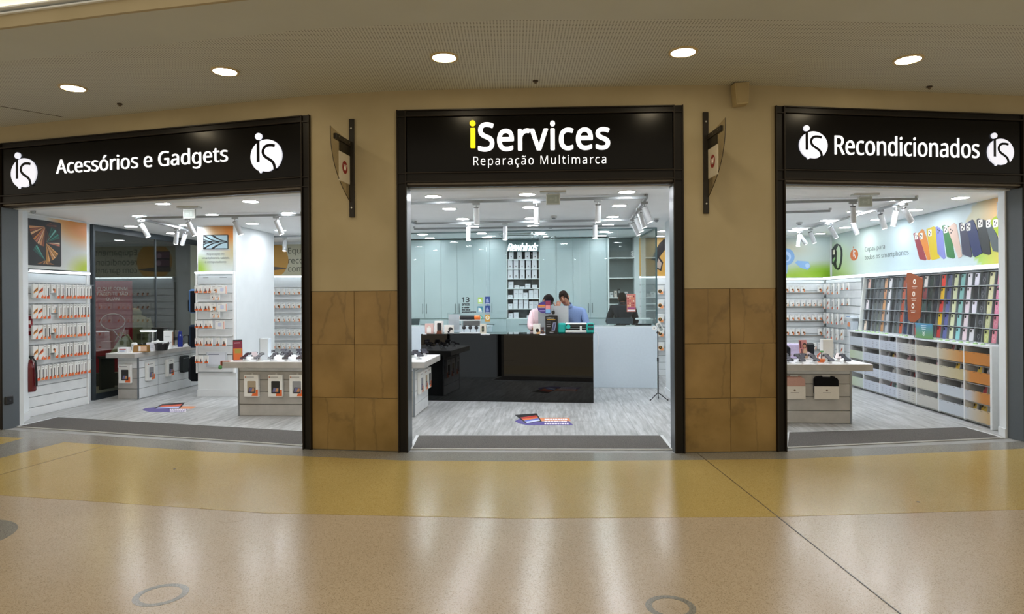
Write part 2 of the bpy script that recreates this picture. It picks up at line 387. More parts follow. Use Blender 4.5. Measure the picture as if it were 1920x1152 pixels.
ORD = ['first', 'second', 'third', 'fourth', 'fifth', 'sixth', 'seventh', 'eighth', 'ninth', 'tenth', 'eleventh', 'twelfth', 'thirteenth',
       'fourteenth', 'fifteenth', 'sixteenth', 'seventeenth', 'eighteenth', 'nineteenth', 'twentieth', 'twenty-first', 'twenty-second', 'twenty-third',
       'twenty-fourth', 'twenty-fifth', 'twenty-sixth', 'twenty-seventh', 'twenty-eighth']
ROWN = ['top', 'second', 'third', 'fourth', 'fifth']
ZR = [1.83, 1.545, 1.262, .975, .69]
# ------------------------------------------------------------------ key lines of the place
CZ = 2.82                                   # shop ceiling
A, B_, C_, D_ = fl(8, 806), fl(586, 843), fl(748, 848), fl(1284, 850)
E_, F_ = fl(1456, 847), fl(1917, 828)
A = A + (A-B_).normalized()*.10; F_ = F_ + (F_-E_).normalized()*.10
TOPF, SOFF = 3.56, 3.77
WL = A + Vector((-3.6, 1.7, 0)); WR = F_ + Vector((2.8, .95, 0))
POLY = [WL, A, B_, C_, D_, E_, F_, WR]
def facade_d(s):
    """depth of the facade line in the shop frame at s"""
    q = [SD(p) for p in POLY]
    for (s0, d0), (s1, d1) in zip(q[:-1], q[1:]):
        if s0 <= s <= s1: return d0 + (d1-d0)*(s-s0)/(s1-s0)
    return q[0][1] if s < q[0][0] else q[-1][1]
# ================================================================== the mall: floor, soffit, walls
def xy(*ps): return [(p[0], p[1]) for p in ps]
far = [(-13, 9.9), (-13, -7), (13, -7), (13, 9.6)]
floor = struct('floor', MB().slab(xy(*POLY) + [(13, WR.y+.9), (13, -7), (-13, -7), (-13, WL.y+.9)], -.06, 0, '#b39a7d'), 'tz_beige')
gy = [(-5.07, 7.41), (-2.96, 6.84), (-1.12, 6.48), (0, 6.41), (2.7, 6.43), (5.3, 6.81), (7.0, 7.3)]
yb = [(7.0, 5.45), (3.8, 4.883), (1.88, 4.753), (0, 4.754), (-1.845, 4.907), (-4.23, 5.407), (-5.3, 5.75)]
wallfoot = [(p.x, p.y-.002) for p in POLY[1:7]]
obj('grey_floor_band', MB().slab([(-8.2, 8.7)] + wallfoot + [(7.5, 7.5)] + gy[::-1] + [(-5.22, 6.67), (-5.3, 5.75), (-8.5, 6.6)], 0, .0015), 'tz_grey', floor)
obj('yellow_floor_band', MB().slab(gy + yb + [(-5.22, 6.67)], .0003, .0018), 'tz_yellow', floor)
obj('yellow_floor_band', MB().slab([(-6.7, 7.86), (-5.70, 7.65), (-5.72, 7.29), (-7.0, 7.2)], .0006, .0024), 'tz_yellow', floor)
for cx, cy, r in ((-1.915, 3.56, .138), (.808, 3.385, .128)):
    ring = MB(); n = 40
    for k in range(n):
        a0, a1 = 2*pi*k/n, 2*pi*(k+1)/n
        ring.slab([(cx+r*cos(a0), cy+r*sin(a0)), (cx+r*cos(a1), cy+r*sin(a1)), (cx+(r-.034)*cos(a1), cy+(r-.034)*sin(a1)), (cx+(r-.034)*cos(a0), cy+(r-.034)*sin(a0))], 0, .0012)
    obj('ring_inlay', ring, 'tz_grey', floor)
obj('disc_inlay', MB().slab(circ(-3.83, 4.40, .405, 40), 0, .0012), 'tz_grey', floor)
obj('floor_patch', MB().slab(circ(-2.06, 4.83, .12, 24), 0, .0008), 'tz_beige', floor)
def strip(p, q, w, z0, z1, c):
    p, q = Vector(p[:2]), Vector(q[:2]); n = Vector((-(q-p).y, (q-p).x)).normalized()*w/2
    return MB().slab([tuple(p+n), tuple(q+n), tuple(q-n), tuple(p-n)], z0, z1, c)
obj('expansion_joint', strip((1.884, 6.712), (1.985, .5), .007, 0, .0026, '#3b3226'), 'satin', floor)
obj('expansion_joint', strip((-4.467, 7.31), (-4.95, 4.9), .006, 0, .0026, '#57482f'), 'satin', floor)
for x, y in ((3.13, 5.07), (-3.2, 6.2)):
    obj('gum_spot', MB().slab(circ(x, y, .013, 8), 0, .003, '#2b241c'), 'matte', floor)
# soffit
perf = [(-9.2, 8.0), (-6.4, 6.62), (-4.60, 5.915), (-2.95, 5.53), (-1.515, 5.224), (.014, 5.086), (1.84, 5.10), (4.12, 5.26), (6.2, 5.62), (9.2, 6.5)]
outer = [(x*.985, y-.585) for x, y in perf]
soffit = struct('ceiling', MB().slab([(WL.x, WL.y+.1)] + [(p.x, p.y+.1) for p in POLY[1:7]] + [(WR.x, WR.y+.1)] + perf[::-1], SOFF, SOFF+.05), 'perf')
obj('smooth_band', MB().slab(perf + outer[::-1], SOFF-.012, SOFF+.05), 'band', soffit)
step = [(x, y-.055) for x, y in outer]; step2 = [(x, y-.085) for x, y in outer]; step3 = [(x, y-3.0) for x, y in outer]
obj('soffit_edge', MB().slab(outer + [(x, y-.03) for x, y in outer][::-1], SOFF-.012, SOFF+.085), 'wall', soffit)
obj('cornice_moulding', MB().slab([(x, y+.2) for x, y in outer] + step[::-1], SOFF+.085, SOFF+.098), 'white', soffit)
obj('cornice_moulding', MB().slab([(x, y+.2) for x, y in outer] + step2[::-1], SOFF+.115, SOFF+.127), 'white', soffit)
obj('cornice_core', MB().slab([(x, y+.2) for x, y in outer] + [(x, y+.02) for x, y in outer][::-1], SOFF+.085, SOFF+1.2), 'white', soffit)
obj('cove_light', MB().slab([(x, y-.02) for x, y in outer] + [(x, y-.06) for x, y in outer][::-1], SOFF+.128, SOFF+.134), 'cove', soffit)
obj('access_panel', MB().slab([(2.05, 6.1), (2.75, 6.05), (2.85, 6.55), (1.95, 6.58)], SOFF-.003, SOFF+.01), 'perf', soffit)
obj('expansion_joint', strip((-6.4, 6.5), (-5.28, 7.74), .012, SOFF-.003, SOFF+.01, '#4a3c28'), 'satin', soffit)
for k, (x, y) in enumerate(((-4.31, 7.23), (.248, 6.55), (4.346, 6.81))):
    m = MB().cyl((0, 0, -.012), (0, 0, 0), .028, 12, '#3a2f22').cyl((0, 0, -.03), (0, 0, -.012), .012, 8, '#6b5d49')
    solo('sprinkler_head', m, 'satin', ['small dark sprinkler in the soffit above the left sign', 'small dark sprinkler in the soffit above the centre sign', 'small dark sprinkler in the soffit above the right sign'][k], 'sprinkler', (x, y, SOFF), 0, 'soffit sprinklers')
mall_pts = [((-4.453, 6.675), 'leftmost'), ((-2.706, 6.217), 'second from left'), ((-.595, 5.892), 'middle'), ((1.527, 5.800), 'fourth from left'), ((3.650, 6.020), 'rightmost')]
rm = MB()
for k in range(24):
    a0, a1 = 2*pi*k/24, 2*pi*(k+1)/24
    rm.slab([(.128*cos(a0), .128*sin(a0)), (.128*cos(a1), .128*sin(a1)), (.106*cos(a1), .106*sin(a1)), (.106*cos(a0), .106*sin(a0))], -.012, 0, '#cbb688')
ring_me = rm.mesh('trim_ring'); lens_me = MB().cyl((0, 0, -.008), (0, 0, -.002), .106, 24).mesh('lens')
for (x, y), nm in mall_pts:
    t = thing('mall_downlight', 'warm round downlight set in the perforated mall soffit, %s of the five' % nm, 'ceiling light', (x, y, SOFF), 0, 'five round downlights in the mall soffit')
    obj('trim_ring', ring_me, 'satin', t); obj('lens', lens_me, 'warmlens', t)
# facade segments
def seg(i):
    p, q = POLY[i], POLY[i+1]; return p, atan2((q-p).y, (q-p).x), (q-p).length
def FP(i, px, py, off=0):
    """pixel to (t, z) on the front of facade segment i"""
    p, a, L = seg(i); u = Vector((cos(a), sin(a), 0)); n = Vector((-sin(a), cos(a), 0)); q = p + n*off
    r = ray(px, py); t = q.dot(n)/r.dot(n); h = r*t; return ((h-p).dot(u), HC + h.z)
def lw(i, x, y, z=0):
    p, a, L = seg(i); return Vector((p.x + x*cos(a) - y*sin(a), p.y + x*sin(a) + y*cos(a), z))
# walls of the facade
for i, nm in ((0, 'wall_far_left'), (2, 'wall_left_pillar'), (4, 'wall_right_pillar'), (6, 'wall_far_right')):
    p, a, L = seg(i)
    w = struct(nm, MB().box(0, L, .0, .26, 1.685, SOFF+.02, '#a9966f').box(0, L, .012, .26, 0, 1.685, '#6b5836'), 'wall', (p.x, p.y, 0), a)
    obj('white_lining', MB().box(.0, L, .26, .29, 0, CZ+.05), 'white', w)
    for x0, x1 in (((-.003, .012),) if i > 0 else ()) + (((L-.012, L+.003),) if i < 6 else ()): obj('white_lining', MB().box(x0, x1, .131, .262, 0, 2.80), 'white', w)
    n = 2 if L < 1.2 else round(L/.5)
    zs = [.006, .557, 1.118, 1.682]
    for r in range(3):
        for c in range(n):
            x0, x1 = L*c/n, L*(c+1)/n
            t = obj('marble_tile', MB().box(-(x1-x0)/2+.002, (x1-x0)/2-.002, -.006, .012, -(zs[r+1]-zs[r])/2+.002, (zs[r+1]-zs[r])/2-.002, b=.002), 'marble', w)
            t.location = ((x0+x1)/2, 0, (zs[r]+zs[r+1])/2)
for i, nm in ((1, 'wall_above_left_entrance'), (3, 'wall_above_centre_entrance'), (5, 'wall_above_right_entrance')):
    p, a, L = seg(i)
    w = struct(nm, MB().box(0, L, 0, .26, TOPF, SOFF+.02), 'wall', (p.x, p.y, 0), a)
    obj('white_lining', MB().box(0, L, .13, .29, CZ-.06, TOPF), 'white', w)
BLK, BLK2 = '#15110c', '#221c15'
names = {1: ('left', 'accessories'), 3: ('centre', 'repair'), 5: ('right', 'refurbished')}
for i in (1, 3, 5):
    p, a, L = seg(i)
    t = thing('entrance_surround', 'dark bronze steel frame around the %s shop entrance' % names[i][0], 'door frame', (p.x, p.y, 0), a, 'shop entrance frames')
    for x0, sg in ((0, 1), (L, -1)):
        X = lambda u: x0 + sg*u
        m = MB()
        for u0, u1, y0, y1, c in ((0, .012, -.035, .13, BLK2), (.012, .088, -.015, .11, BLK), (.088, .1, -.035, .13, BLK2)):
            m.box(min(X(u0), X(u1)), max(X(u0), X(u1)), y0, y1, 0, TOPF, c)
        j = obj('jamb', m, 'steel', t)
        for z in (2.80, 2.90, 3.49):
            obj('cross_rib', MB().box(min(X(.0), X(.1)), max(X(.0), X(.1)), -.03, .0, z-.005, z+.005, BLK2), 'steel', j)
        # inner grey return of the jamb
        obj('jamb_lining', MB().box(min(X(.1), X(.104)), max(X(.1), X(.104)), -.02, .19, 0, 2.765, '#5c646b'), 'satin', j)
    obj('top_beam', MB().box(.1, L-.1, -.015, .11, 3.502, TOPF-.01, BLK).box(.1, L-.1, -.035, .13, TOPF-.012, TOPF, BLK2).box(.1, L-.1, -.035, .0, 3.49, 3.502, BLK2), 'steel', t)
    obj('lower_beam', MB().box(.1, L-.1, -.015, .11, 2.82, 2.90, BLK).box(.1, L-.1, -.035, .13, 2.898, 2.91, BLK2).box(.1, L-.1, -.035, .0, 2.806, 2.82, BLK2), 'steel', t)
    obj('shutter_rail', MB().box(.1, L-.1, .0, .12, 2.785, 2.806, '#6f6a62', .004).box(.1, L-.1, .03, .1, 2.765, 2.785, '#332c24'), 'steel', t)
    # sign
    s = thing('fascia_sign', '', 'sign', (p.x, p.y, 0), a, 'black fascia signs')
    obj('sign_panel', MB().box(.104, L-.104, -.012, .06, 2.914, 3.486, b=.004), 'signblack', s)
    names[i] = (names[i][0], s)
YS = -.013
def logo(s, i, x0, x1, y0, y1):
    """round 'is' emblem inside a pixel box: dot, disc with tail, black i and s"""
    (a0, z1), (a1, _) = FP(i, x0, y0), FP(i, x1, y0); (_, z0) = FP(i, (x0+x1)/2, y1)
    cx = (a0+a1)/2; w = a1-a0; h = z1-z0; R = h/2.45; zc = z0+1.02*R; RX = w/2
    Q = lambda u, v: (cx+RX*u, zc+R*v)
    pts = [Q(cos(radians(a)), sin(radians(a))) for a in range(-51, 246, 6)]
    pts += [Q(*q) for q in ((-.39, -1.02), (-.33, -1.0), (-.28, -.89), (-.1, -.925), (.11, -.945), (.3, -.90), (.44, -.80), (.50, -.70), (.60, -.60))]
    e = obj('emblem_disc', MB().prism(pts, YS-.02, YS), 'signlogo', s)
    obj('emblem_dot', MB().prism(circ(*Q(-.49, 1.22), R*.21, 18, sx=RX/R), YS-.02, YS), 'signlogo', s)
    k = MB()
    k.prism([Q(-.59, .985), Q(-.405, .985), Q(-.405, -.35), Q(-.59, -.35)], YS-.021, YS-.0195)
    obj('letter_i', k, 'signblack', e)
    sp = [(.555, .574), (.41, .615), (.26, .63), (.12, .625), (0, .59), (-.10, .51), (-.167, .407), (-.19, .31), (-.19, .2), (-.15, .09), (-.09, 0), (.03, -.1), (.185, -.204), (.31, -.285), (.407, -.37), (.485, -.47), (.535, -.593), (.56, -.72), (.57, -.84)]
    k = MB(); wv = .085
    for q in range(len(sp)-1):
        p0, p1 = Vector(sp[q]), Vector(sp[q+1]); d = (p1-p0).normalized(); nn = Vector((-d.y, d.x))*wv; p0 = p0-d*.02; p1 = p1+d*.02
        k.prism([Q(v.x, v.y) for v in (p0+nn, p1+nn, p1-nn, p0-nn)], YS-.021, YS-.0195)
    obj('letter_s', k, 'signblack', e)
def sign_text(s, i, body, px0, px1, ytop, ybot, mat, tilt=(0, 0), **k):
    """ytop and ybot: extents measured at the middle of the word"""
    xm = (px0+px1)/2
    (a0, _), (a1, _) = FP(i, px0, ytop), FP(i, px1, ytop); _, z1 = FP(i, xm, ytop); _, z0 = FP(i, xm, ybot)
    o = obj('letters', text_mesh(body, width=a1-a0, height=z1-z0, ext=.011, res=6, **k), mat, s)
    o.location = ((a0+a1)/2, YS, (z0+z1)/2); split_mesh(o, 0, 'letter')
s = names[1][1]; s['label'] = 'black illuminated fascia sign reading Acessórios e Gadgets above the left entrance'
logo(s, 1, 25, 72, 288, 354); logo(s, 1, 473, 531, 252, 325)
sign_text(s, 1, 'Acess\u00f3rios e Gadgets', 108, 429, 286, 324, 'sign', bold=0)
s = names[3][1]; s['label'] = 'black fascia sign with large glowing white and yellow lettering above the centre entrance'
sign_text(s, 3, 'Services', 897.5, 1142, 229, 282, 'sign', fat=.0075, spacing=1.04)
dot = FP(3, 886.5, 232.5); sx0, sz1 = FP(3, 882.5, 241.5); sx1, sz0 = FP(3, 891.5, 278.5)
obj('letter_dot', MB().prism(circ(dot[0], dot[1], .030, 20), YS-.02, YS), 'signyellow', s)
obj('letter_i', MB().prism(rrect(sx0, sx1, sz0, sz1, .006, 2), YS-.02, YS), 'signyellow', s)
sign_text(s, 3, 'Repara\u00e7\u00e3o Multimarca', 888, 1136, 292, 314, 'sign', bold=-.008, spacing=1.18)
s = names[5][1]; s['label'] = 'black illuminated fascia sign reading Recondicionados above the right entrance'
logo(s, 5, 1496, 1548, 236, 300); logo(s, 5, 1848, 1896, 250, 312)
sign_text(s, 5, 'Recondicionados', 1563, 1833, 257, 294, 'sign', bold=0)
# blade signs on the pillars
def blade(i, px, pxz0, pxz1, side, label):
    t0, z1 = FP(i, px, pxz1); _, z0 = FP(i, px, pxz0)
    p, a, L = seg(i)
    t = thing('blade_sign', label, 'sign', lw(i, t0, 0), a, 'blade signs on the pillars')
    obj('wall_bar', MB().box(-.028, .028, -.022, 0, z0, z1, '#2c2822', .003), 'steel', t)
    for z in (z0+.1, z1-.1): obj('bolt', MB().cyl((0, -.03, z), (0, -.022, z), .009, 8, '#b8b4a8'), 'metal', t)
    zt = 3.30; zb = 2.62; dz = zt-zb; s_ = side*.02
    # curved smoked panel, perpendicular to the wall
    prof = [(-.022, zt-.06), (-.5, zt)] + [(-.5 + .478*(k/12)**2.6, zt - dz*(k/12)) for k in range(1, 13)]
    m = MB(); n = len(prof)
    vs = [(s_, y, z) for y, z in prof] + [(s_+.004, y, z) for y, z in prof]
    m.add(vs, [tuple(range(n)), tuple(reversed(range(n, 2*n)))] + [(k, n+k, n+(k+1) % n, (k+1) % n) for k in range(n)], '#8f8264')
    obj('blade_panel', m, 'smoked', t)
    e = MB(); e.tube([(s_+.002, y, z) for y, z in prof[1:]], .004, 6, '#3c3223'); obj('panel_edge', e, 'satin', t)
    obj('arm', MB().box(s_-.012, s_+.022, -.40, -.022, zt-.10, zt-.045, '#2a2620', .004), 'steel', t)
    for y in (-.08, -.2, -.34): obj('bolt', MB().cyl((s_-.016, y, zt-.07), (s_+.026, y, zt-.07), .009, 8, '#8d887c'), 'metal', t)
    b = obj('hanging_plate', MB().box(s_-.003, s_+.007, -.285, -.03, zt-.22, zt-.10, '#26231d'), 'steel', t)
    q = obj('white_plate', MB().box(s_-.004, s_+.008, -.30, -.035, 2.80, zt-.20, '#cfc6b2', .002), 'satin', t)
    for sgn in (-1, 1):
        x = s_-.0045 if sgn < 0 else s_+.0085
        ci = MB(); c = circ(-.168, 2.955, .066, 24); n2 = len(c)
        ci.add([(x+sgn*.0008, y, z) for y, z in c], [tuple(range(n2)) if sgn < 0 else tuple(range(n2))], '#8c1f1f')
        obj('red_disc', ci, 'print', q)
        tx = obj('letter', text_mesh('W', height=.062, ext=.0008, bold=.03, col='#f1e8dc'), 'print', q)
        tx.location = (x+sgn*.0016, -.168, 2.955); tx.rotation_euler = (0, 0, sgn*pi/2)
    return t
blade(2, 660, 408, 224, -1, 'curved blade sign with red disc on the pillar left of the centre entrance')
blade(4, 1322, 401, 211, 1, 'curved blade sign with red disc on the pillar right of the centre entrance')
x0, z1 = FP(4, 1382, 164)
t = thing('wall_speaker', 'cream box speaker mounted under the soffit on the right pillar', 'speaker', lw(4, x0, 0), seg(4)[1])
obj('cabinet', MB().prism([(-.075, 3.755), (.075, 3.765), (.065, 3.55), (-.055, 3.535)], -.13, -.02, '#ab9a72'), 'satin', t)
obj('grille', MB().prism([(-.062, 3.745), (.062, 3.752), (.054, 3.565), (-.045, 3.553)], -.134, -.13, '#a08f68'), 'matte', t)
obj('bracket', MB().box(-.02, .02, -.02, 0, 3.6, 3.7, '#6d6146'), 'steel', t)
# intercom-like lock box at the left jamb
pp = lw(1, .1, .05)
solo('shutter_lock_box', MB().box(0, .03, -.05, .05, -.05, .05, '#1b1d20', .008).cyl((.03, 0, .0), (.038, 0, 0), .012, 10, '#3a3d42'), 'satin', 'small black shutter lock box on the inner face of the left jamb', 'lock box', (pp.x, pp.y, .36), seg(1)[1])
# ================================================================== the shop shell
DB, SL, SR = 13.6, -7.46, 5.47
inner = [SD(p) for p in POLY[1:7]]
def wxy(s, d): v = W(s, d); return (v.x, v.y)
shell = [(p.x, p.y) for p in POLY[1:7]] + [wxy(SR+.25, 8.0), wxy(SR+.25, DB+.2), wxy(-7.75, DB+.2), wxy(-7.75, 8.36)]
sfloor = struct('floor', MB().slab(shell, -.06, -.0005, '#9a9b9b'), 'plaster')
pk = MB().box(-.119, .119, 0, 1.0, 0, .004, '#a8a9a9').mesh('plank')
col_i = 0; s0 = -7.5
while s0 < SR:
    sc_ = s0+.12
    start = max(facade_d(s0), facade_d(s0+.24)) + .14; dd = start - ((col_i*.53) % 1.0)*1.5
    while dd < DB-.05:
        a0 = max(dd, start)+.001; a1 = min(dd+1.5, DB)-.001
        if a1-a0 > .05:
            o = obj('floor_plank', pk, 'plank', sfloor); w = W(sc_, a0, 0); o.location = w; o.rotation_euler = (0, 0, -TH); o.scale = (1, a1-a0, 1)
        dd += 1.5
    s0 += .24; col_i += 1
ceil = struct('ceiling', MB().slab([(p.x, p.y+.12) for p in POLY[1:7]] + shell[6:], CZ, CZ+.06), 'ceil')
def wall(nm, s0, s1, d0, d1, z0=0, z1=CZ, mat='white'):
    return struct(nm, MB().box(s0, s1, d0, d1, z0, z1), mat, (0, 0, 0), -TH)
wb = wall('wall_back', -7.75, SR+.25, DB, DB+.15)
wr = wall('wall_right', SR, SR+.2, 7.95, DB)
wl = wall('wall_left', -7.75, SL, 8.2, 9.95)
wall('wall_left_rear', -7.75, SL, 13.3, DB)
# short oblique wall ends beside the outer entrances
def wedge(nm, p, q, back, z1=CZ):
    return struct(nm, MB().slab([p, q, back[0], back[1]], 0, z1), 'white')
wedge('wall_entrance_left', wxy(-6.885, 7.86), wxy(-7.2, 8.42), (wxy(-7.75, 8.5), wxy(-7.75, 8.36)))
obj('skirting', MB().slab([wxy(-6.875, 7.865), wxy(-7.185, 8.425), wxy(-7.24, 8.42), wxy(-6.93, 7.86)], 0, .11, '#dfe2e4'), 'satin', bpy.data.objects['wall_entrance_left'])
wedge('wall_entrance_right', wxy(4.965, 7.70), wxy(4.995, 7.86), (wxy(5.47, 8.06), wxy(5.47, 7.90)))
obj('skirting', MB().slab([wxy(4.955, 7.70), wxy(4.986, 7.865), wxy(4.997, 7.865), wxy(4.97, 7.70)], 0, .1, '#dfe2e4'), 'satin', bpy.data.objects['wall_entrance_right'])
# mats
def mat_(label, a, b, c, d):
    pts = [Vector(x[:2]) for x in (a, b, c, d)]; o = thing('entrance_mat', label, 'door mat', (0, 0, .0), 0, 'entrance mats')
    m = MB(); cen = sum(pts, Vector((0, 0)))/4
    inn = []
    for p in pts: inn.append(p + (cen-p).normalized()*.035)
    m2 = MB().slab([tuple(p) for p in inn], .004, .014); obj('carpet', m2, 'mat', o)
    for k in range(4):
        p, q, r, s = pts[k], pts[(k+1) % 4], inn[(k+1) % 4], inn[k]
        obj('edge_trim', MB().slab([tuple(p), tuple(q), tuple(r), tuple(s)], .004, .015, '#d9dcde'), 'satin', o)
mat_('dark grey looped mat across the centre entrance, in front of the black counter', fl(767, 844), fl(1264, 845), fl(1243, 819), fl(780, 819))
mat_('long dark grey mat across the left entrance, under the accessories sign', fl(31, 802), fl(570.5, 837.6), fl(581, 811.3), fl(106, 784))
mat_('dark grey mat across the right entrance, beside the phone case wall', fl(1472, 841.5), fl(1883, 823), fl(1812, 803), fl(1474, 813.3))
# ceiling lights of the shop
gl = [(-4.969, 7.90), (-3.80, 7.86), (-6.037, 9.06), (-4.934, 9.05), (-3.79, 8.98), (-7.0, 10.28), (-6.04, 10.25), (-4.89, 10.16), (-3.75, 10.1), (-7.0, 11.43), (-6.04, 11.4), (-4.88, 11.2), (-3.72, 11.2),
      (-6.05, 12.6), (-4.88, 12.5), (-3.72, 12.3),
      (-2.62, 7.75), (-1.49, 7.72), (-.37, 7.69), (.785, 7.64), (-2.62, 8.85), (-1.48, 8.81), (-.39, 8.79), (.80, 8.77), (-2.6, 9.97), (-1.465, 9.96), (-.42, 9.99), (.81, 9.97), (-1.45, 11.08), (-.44, 11.06), (.82, 11.05),
      (-2.57, 12.24), (-1.44, 12.2), (-.35, 12.2), (.825, 12.2), (-2.58, 12.98), (-1.43, 12.98), (-.31, 12.98), (.84, 12.98), (1.91, 12.25), (2.01, 13.25), (2.0, 8.75),
      (3.08, 8.69), (4.257, 8.64), (5.0, 8.57), (3.1, 9.8), (4.243, 9.77), (5.05, 9.71), (3.12, 10.9), (4.29, 10.88), (5.06, 10.85), (3.15, 12.1), (4.27, 12.08), (5.06, 12.04), (4.2, 13.1), (5.06, 13.15), (3.1, 13.1)]
rm = MB()
for k in range(20):
    a0, a1 = 2*pi*k/20, 2*pi*(k+1)/20
    rm.slab([(.108*cos(a0), .108*sin(a0)), (.108*cos(a1), .108*sin(a1)), (.092*cos(a1), .092*sin(a1)), (.092*cos(a0), .092*sin(a0))], -.010, 0, '#f0f2f3')
sring = rm.mesh('trim_ring'); slens2 = MB().cyl((0, 0, -.007), (0, 0, -.001), .092, 20).mesh('lens'); slens = MB().cyl((0, 0, -.007), (0, 0, -.001), .092, 20).mesh('lens')
gl.sort(key=lambda p: (round(p[1]/1.12), p[0])); rows = {}
for s, d in gl: rows.setdefault(round((d-7.75)/1.12), []).append((s, d))
for ri, r in enumerate(sorted(rows)):
    for ci, (s, d) in enumerate(sorted(rows[r])):
        t = thing('shop_downlight', 'round shop downlight, %s row from the front, %s from the left' % (ORD[ri], ORD[ci]), 'ceiling light', W(s, d, CZ), -TH, 'round downlights in the shop ceiling')
        obj('trim_ring', sring, 'satin', t); obj('lens', slens if d < 12.4 else slens2, 'lens' if d < 12.4 else 'lenslow', t)
# track rails
RAILS = []
def rail(label, pts, z=CZ-.055):
    RAILS.extend(zip(pts[:-1], pts[1:]))
    t = thing('lighting_track', label, 'lighting track', (0, 0, 0), 0, 'lighting tracks on the shop ceiling')
    for (a, b) in zip(pts[:-1], pts[1:]):
        p, q = W(*a, z), W(*b, z); d = (q-p); L = d.length; an = atan2(d.y, d.x)
        o = obj('rail', MB().box(0, L, -.017, .017, 0, .032, '#93989b', .003), 'satin', t); place(o, p, an)
    for a in pts:
        p = W(*a, z); place(obj('ceiling_mount', MB().cyl((0, 0, .03), (0, 0, .055), .02, 8, '#b9bdbf'), 'satin', t), p)
rail('white lighting track across the front of the left department with a side arm', [(-3.55, 9.2), (-3.585, 8.93), (-6.04, 9.0), (-6.2, 10.5)])
rail('white lighting track at the rear of the left department', [(-5.47, 11.95), (-3.6, 11.93)])
rail('white square lighting track loop over the black counter', [(1.035, 7.86), (1.10, 10.12), (-2.25, 10.19), (-2.40, 8.03), (1.035, 7.86)])
rail('white straight lighting track behind the counter loop', [(-2.45, 10.98), (1.16, 10.94)])
rail('white lighting track loop over the right department', [(2.7, 8.47), (4.37, 8.37), (4.33, 12.18), (2.9, 12.25)])
rail('short white lighting track in the middle of the right department', [(2.9, 9.52), (3.76, 9.41)])
bodyv = MB().cyl((0, 0, 0), (0, 0, -.20), .036, 14, '#c3c7ca').mesh('spot_body')
capv = MB().cyl((0, 0, .0), (0, 0, .006), .034, 14, '#1b1b1b').mesh('rear_cap')
lensv = MB().cyl((0, 0, -.202), (0, 0, -.198), .031, 14).mesh('spot_lens')
adv = MB().box(-.045, .045, -.015, .015, -.03, 0, '#a3a7aa', .003).cyl((0, 0, -.06), (0, 0, -.03), .008, 8, '#b8bcbe').mesh('track_adapter')
def spot(s, d, tx, ty, label, z=CZ-.055):
    """tx, ty: tilt of the lamp head to the side and in depth, in degrees"""
    t = thing('track_spotlight', label, 'spotlight', W(s, d, z+.004), -TH, 'cylindrical track spotlights')
    obj('track_adapter', adv, 'satin', t)
    b = obj('spot_body', bodyv, 'satin', t); b.location = (0, 0, -.065); b.rotation_euler = (radians(ty), radians(tx), 0)
    obj('rear_cap', capv, 'satin', b); obj('spot_lens', lensv, 'spotlens', b)
def spx(px, py, z=CZ-.055): return fls(px, py, z)
sp = [  # pixel of the adapter, tilts, words
 (276, 413, -25, 10, 'leftmost on the front track of the left department'), (366, 412, -22, 12, 'second from left on the front track of the left department'),
 (451, 410, -20, 12, 'third from left on the front track of the left department'), (529, 409, -18, 12, 'rightmost on the front track of the left department'),
 (318, 428, 12, 10, 'on the side arm of the left department, nearer the entrance'), (364, 434, 25, 10, 'on the side arm of the left department, nearer the corner'),
 (517, 448, 0, -8, 'on the rear track above the notebook banner'), (548, 448, 0, -8, 'on the rear track beside the left entrance jamb'),
 (897, 384, 0, 14, 'left on the front bar over the counter'), (1008, 381, 0, 14, 'middle on the front bar over the counter'), (1121, 378, 0, 14, 'right on the front bar over the counter'),
 (881, 421.5, 0, -8, 'left on the rear bar over the counter'), (948, 419.5, 0, -8, 'middle on the rear bar over the counter'), (1115, 417.5, 0, -8, 'right on the rear bar over the counter'),
 (1208, 379, -22, 5, 'nearest on the right side bar over the counter'), (1198, 391, -18, 5, 'second on the right side bar over the counter'), (1193, 401, -22, 5, 'third on the right side bar over the counter'), (1183, 411, -28, 5, 'farthest on the right side bar over the counter'),
 (1585, 384, -8, 14, 'on the front bar of the right department'), (1702, 382, -32, 8, 'at the front corner of the right track loop'), (1683, 386, 4, 16, 'just left of the front corner of the right track loop'),
 (1653, 394, -20, 6, 'nearest on the long side of the right track loop'), (1611, 408, -24, 6, 'second on the long side of the right track loop'), (1573, 419, -32, 6, 'third on the long side of the right track loop'),
 (1537, 429, -24, 6, 'fourth on the long side of the right track loop'), (1510, 437, -36, 4, 'farthest on the long side of the right track loop'), (1493, 438, 8, 0, 'on the rear bar of the right track loop')]
for px, py, tx, ty, wd in sp:
    s, d = spx(px, py); best = None
    for a, b in RAILS:                                   # hang it on the nearest rail
        a, b = Vector(a), Vector(b); q = Vector((s, d)); t = min(1, max(0, (q-a).dot(b-a)/(b-a).length_squared)); c = a+(b-a)*t
        if best is None or (c-q).length < best[0]: best = ((c-q).length, c)
    s, d = best[1]; spot(s, d, tx, ty, 'white cylinder spotlight ' + wd)
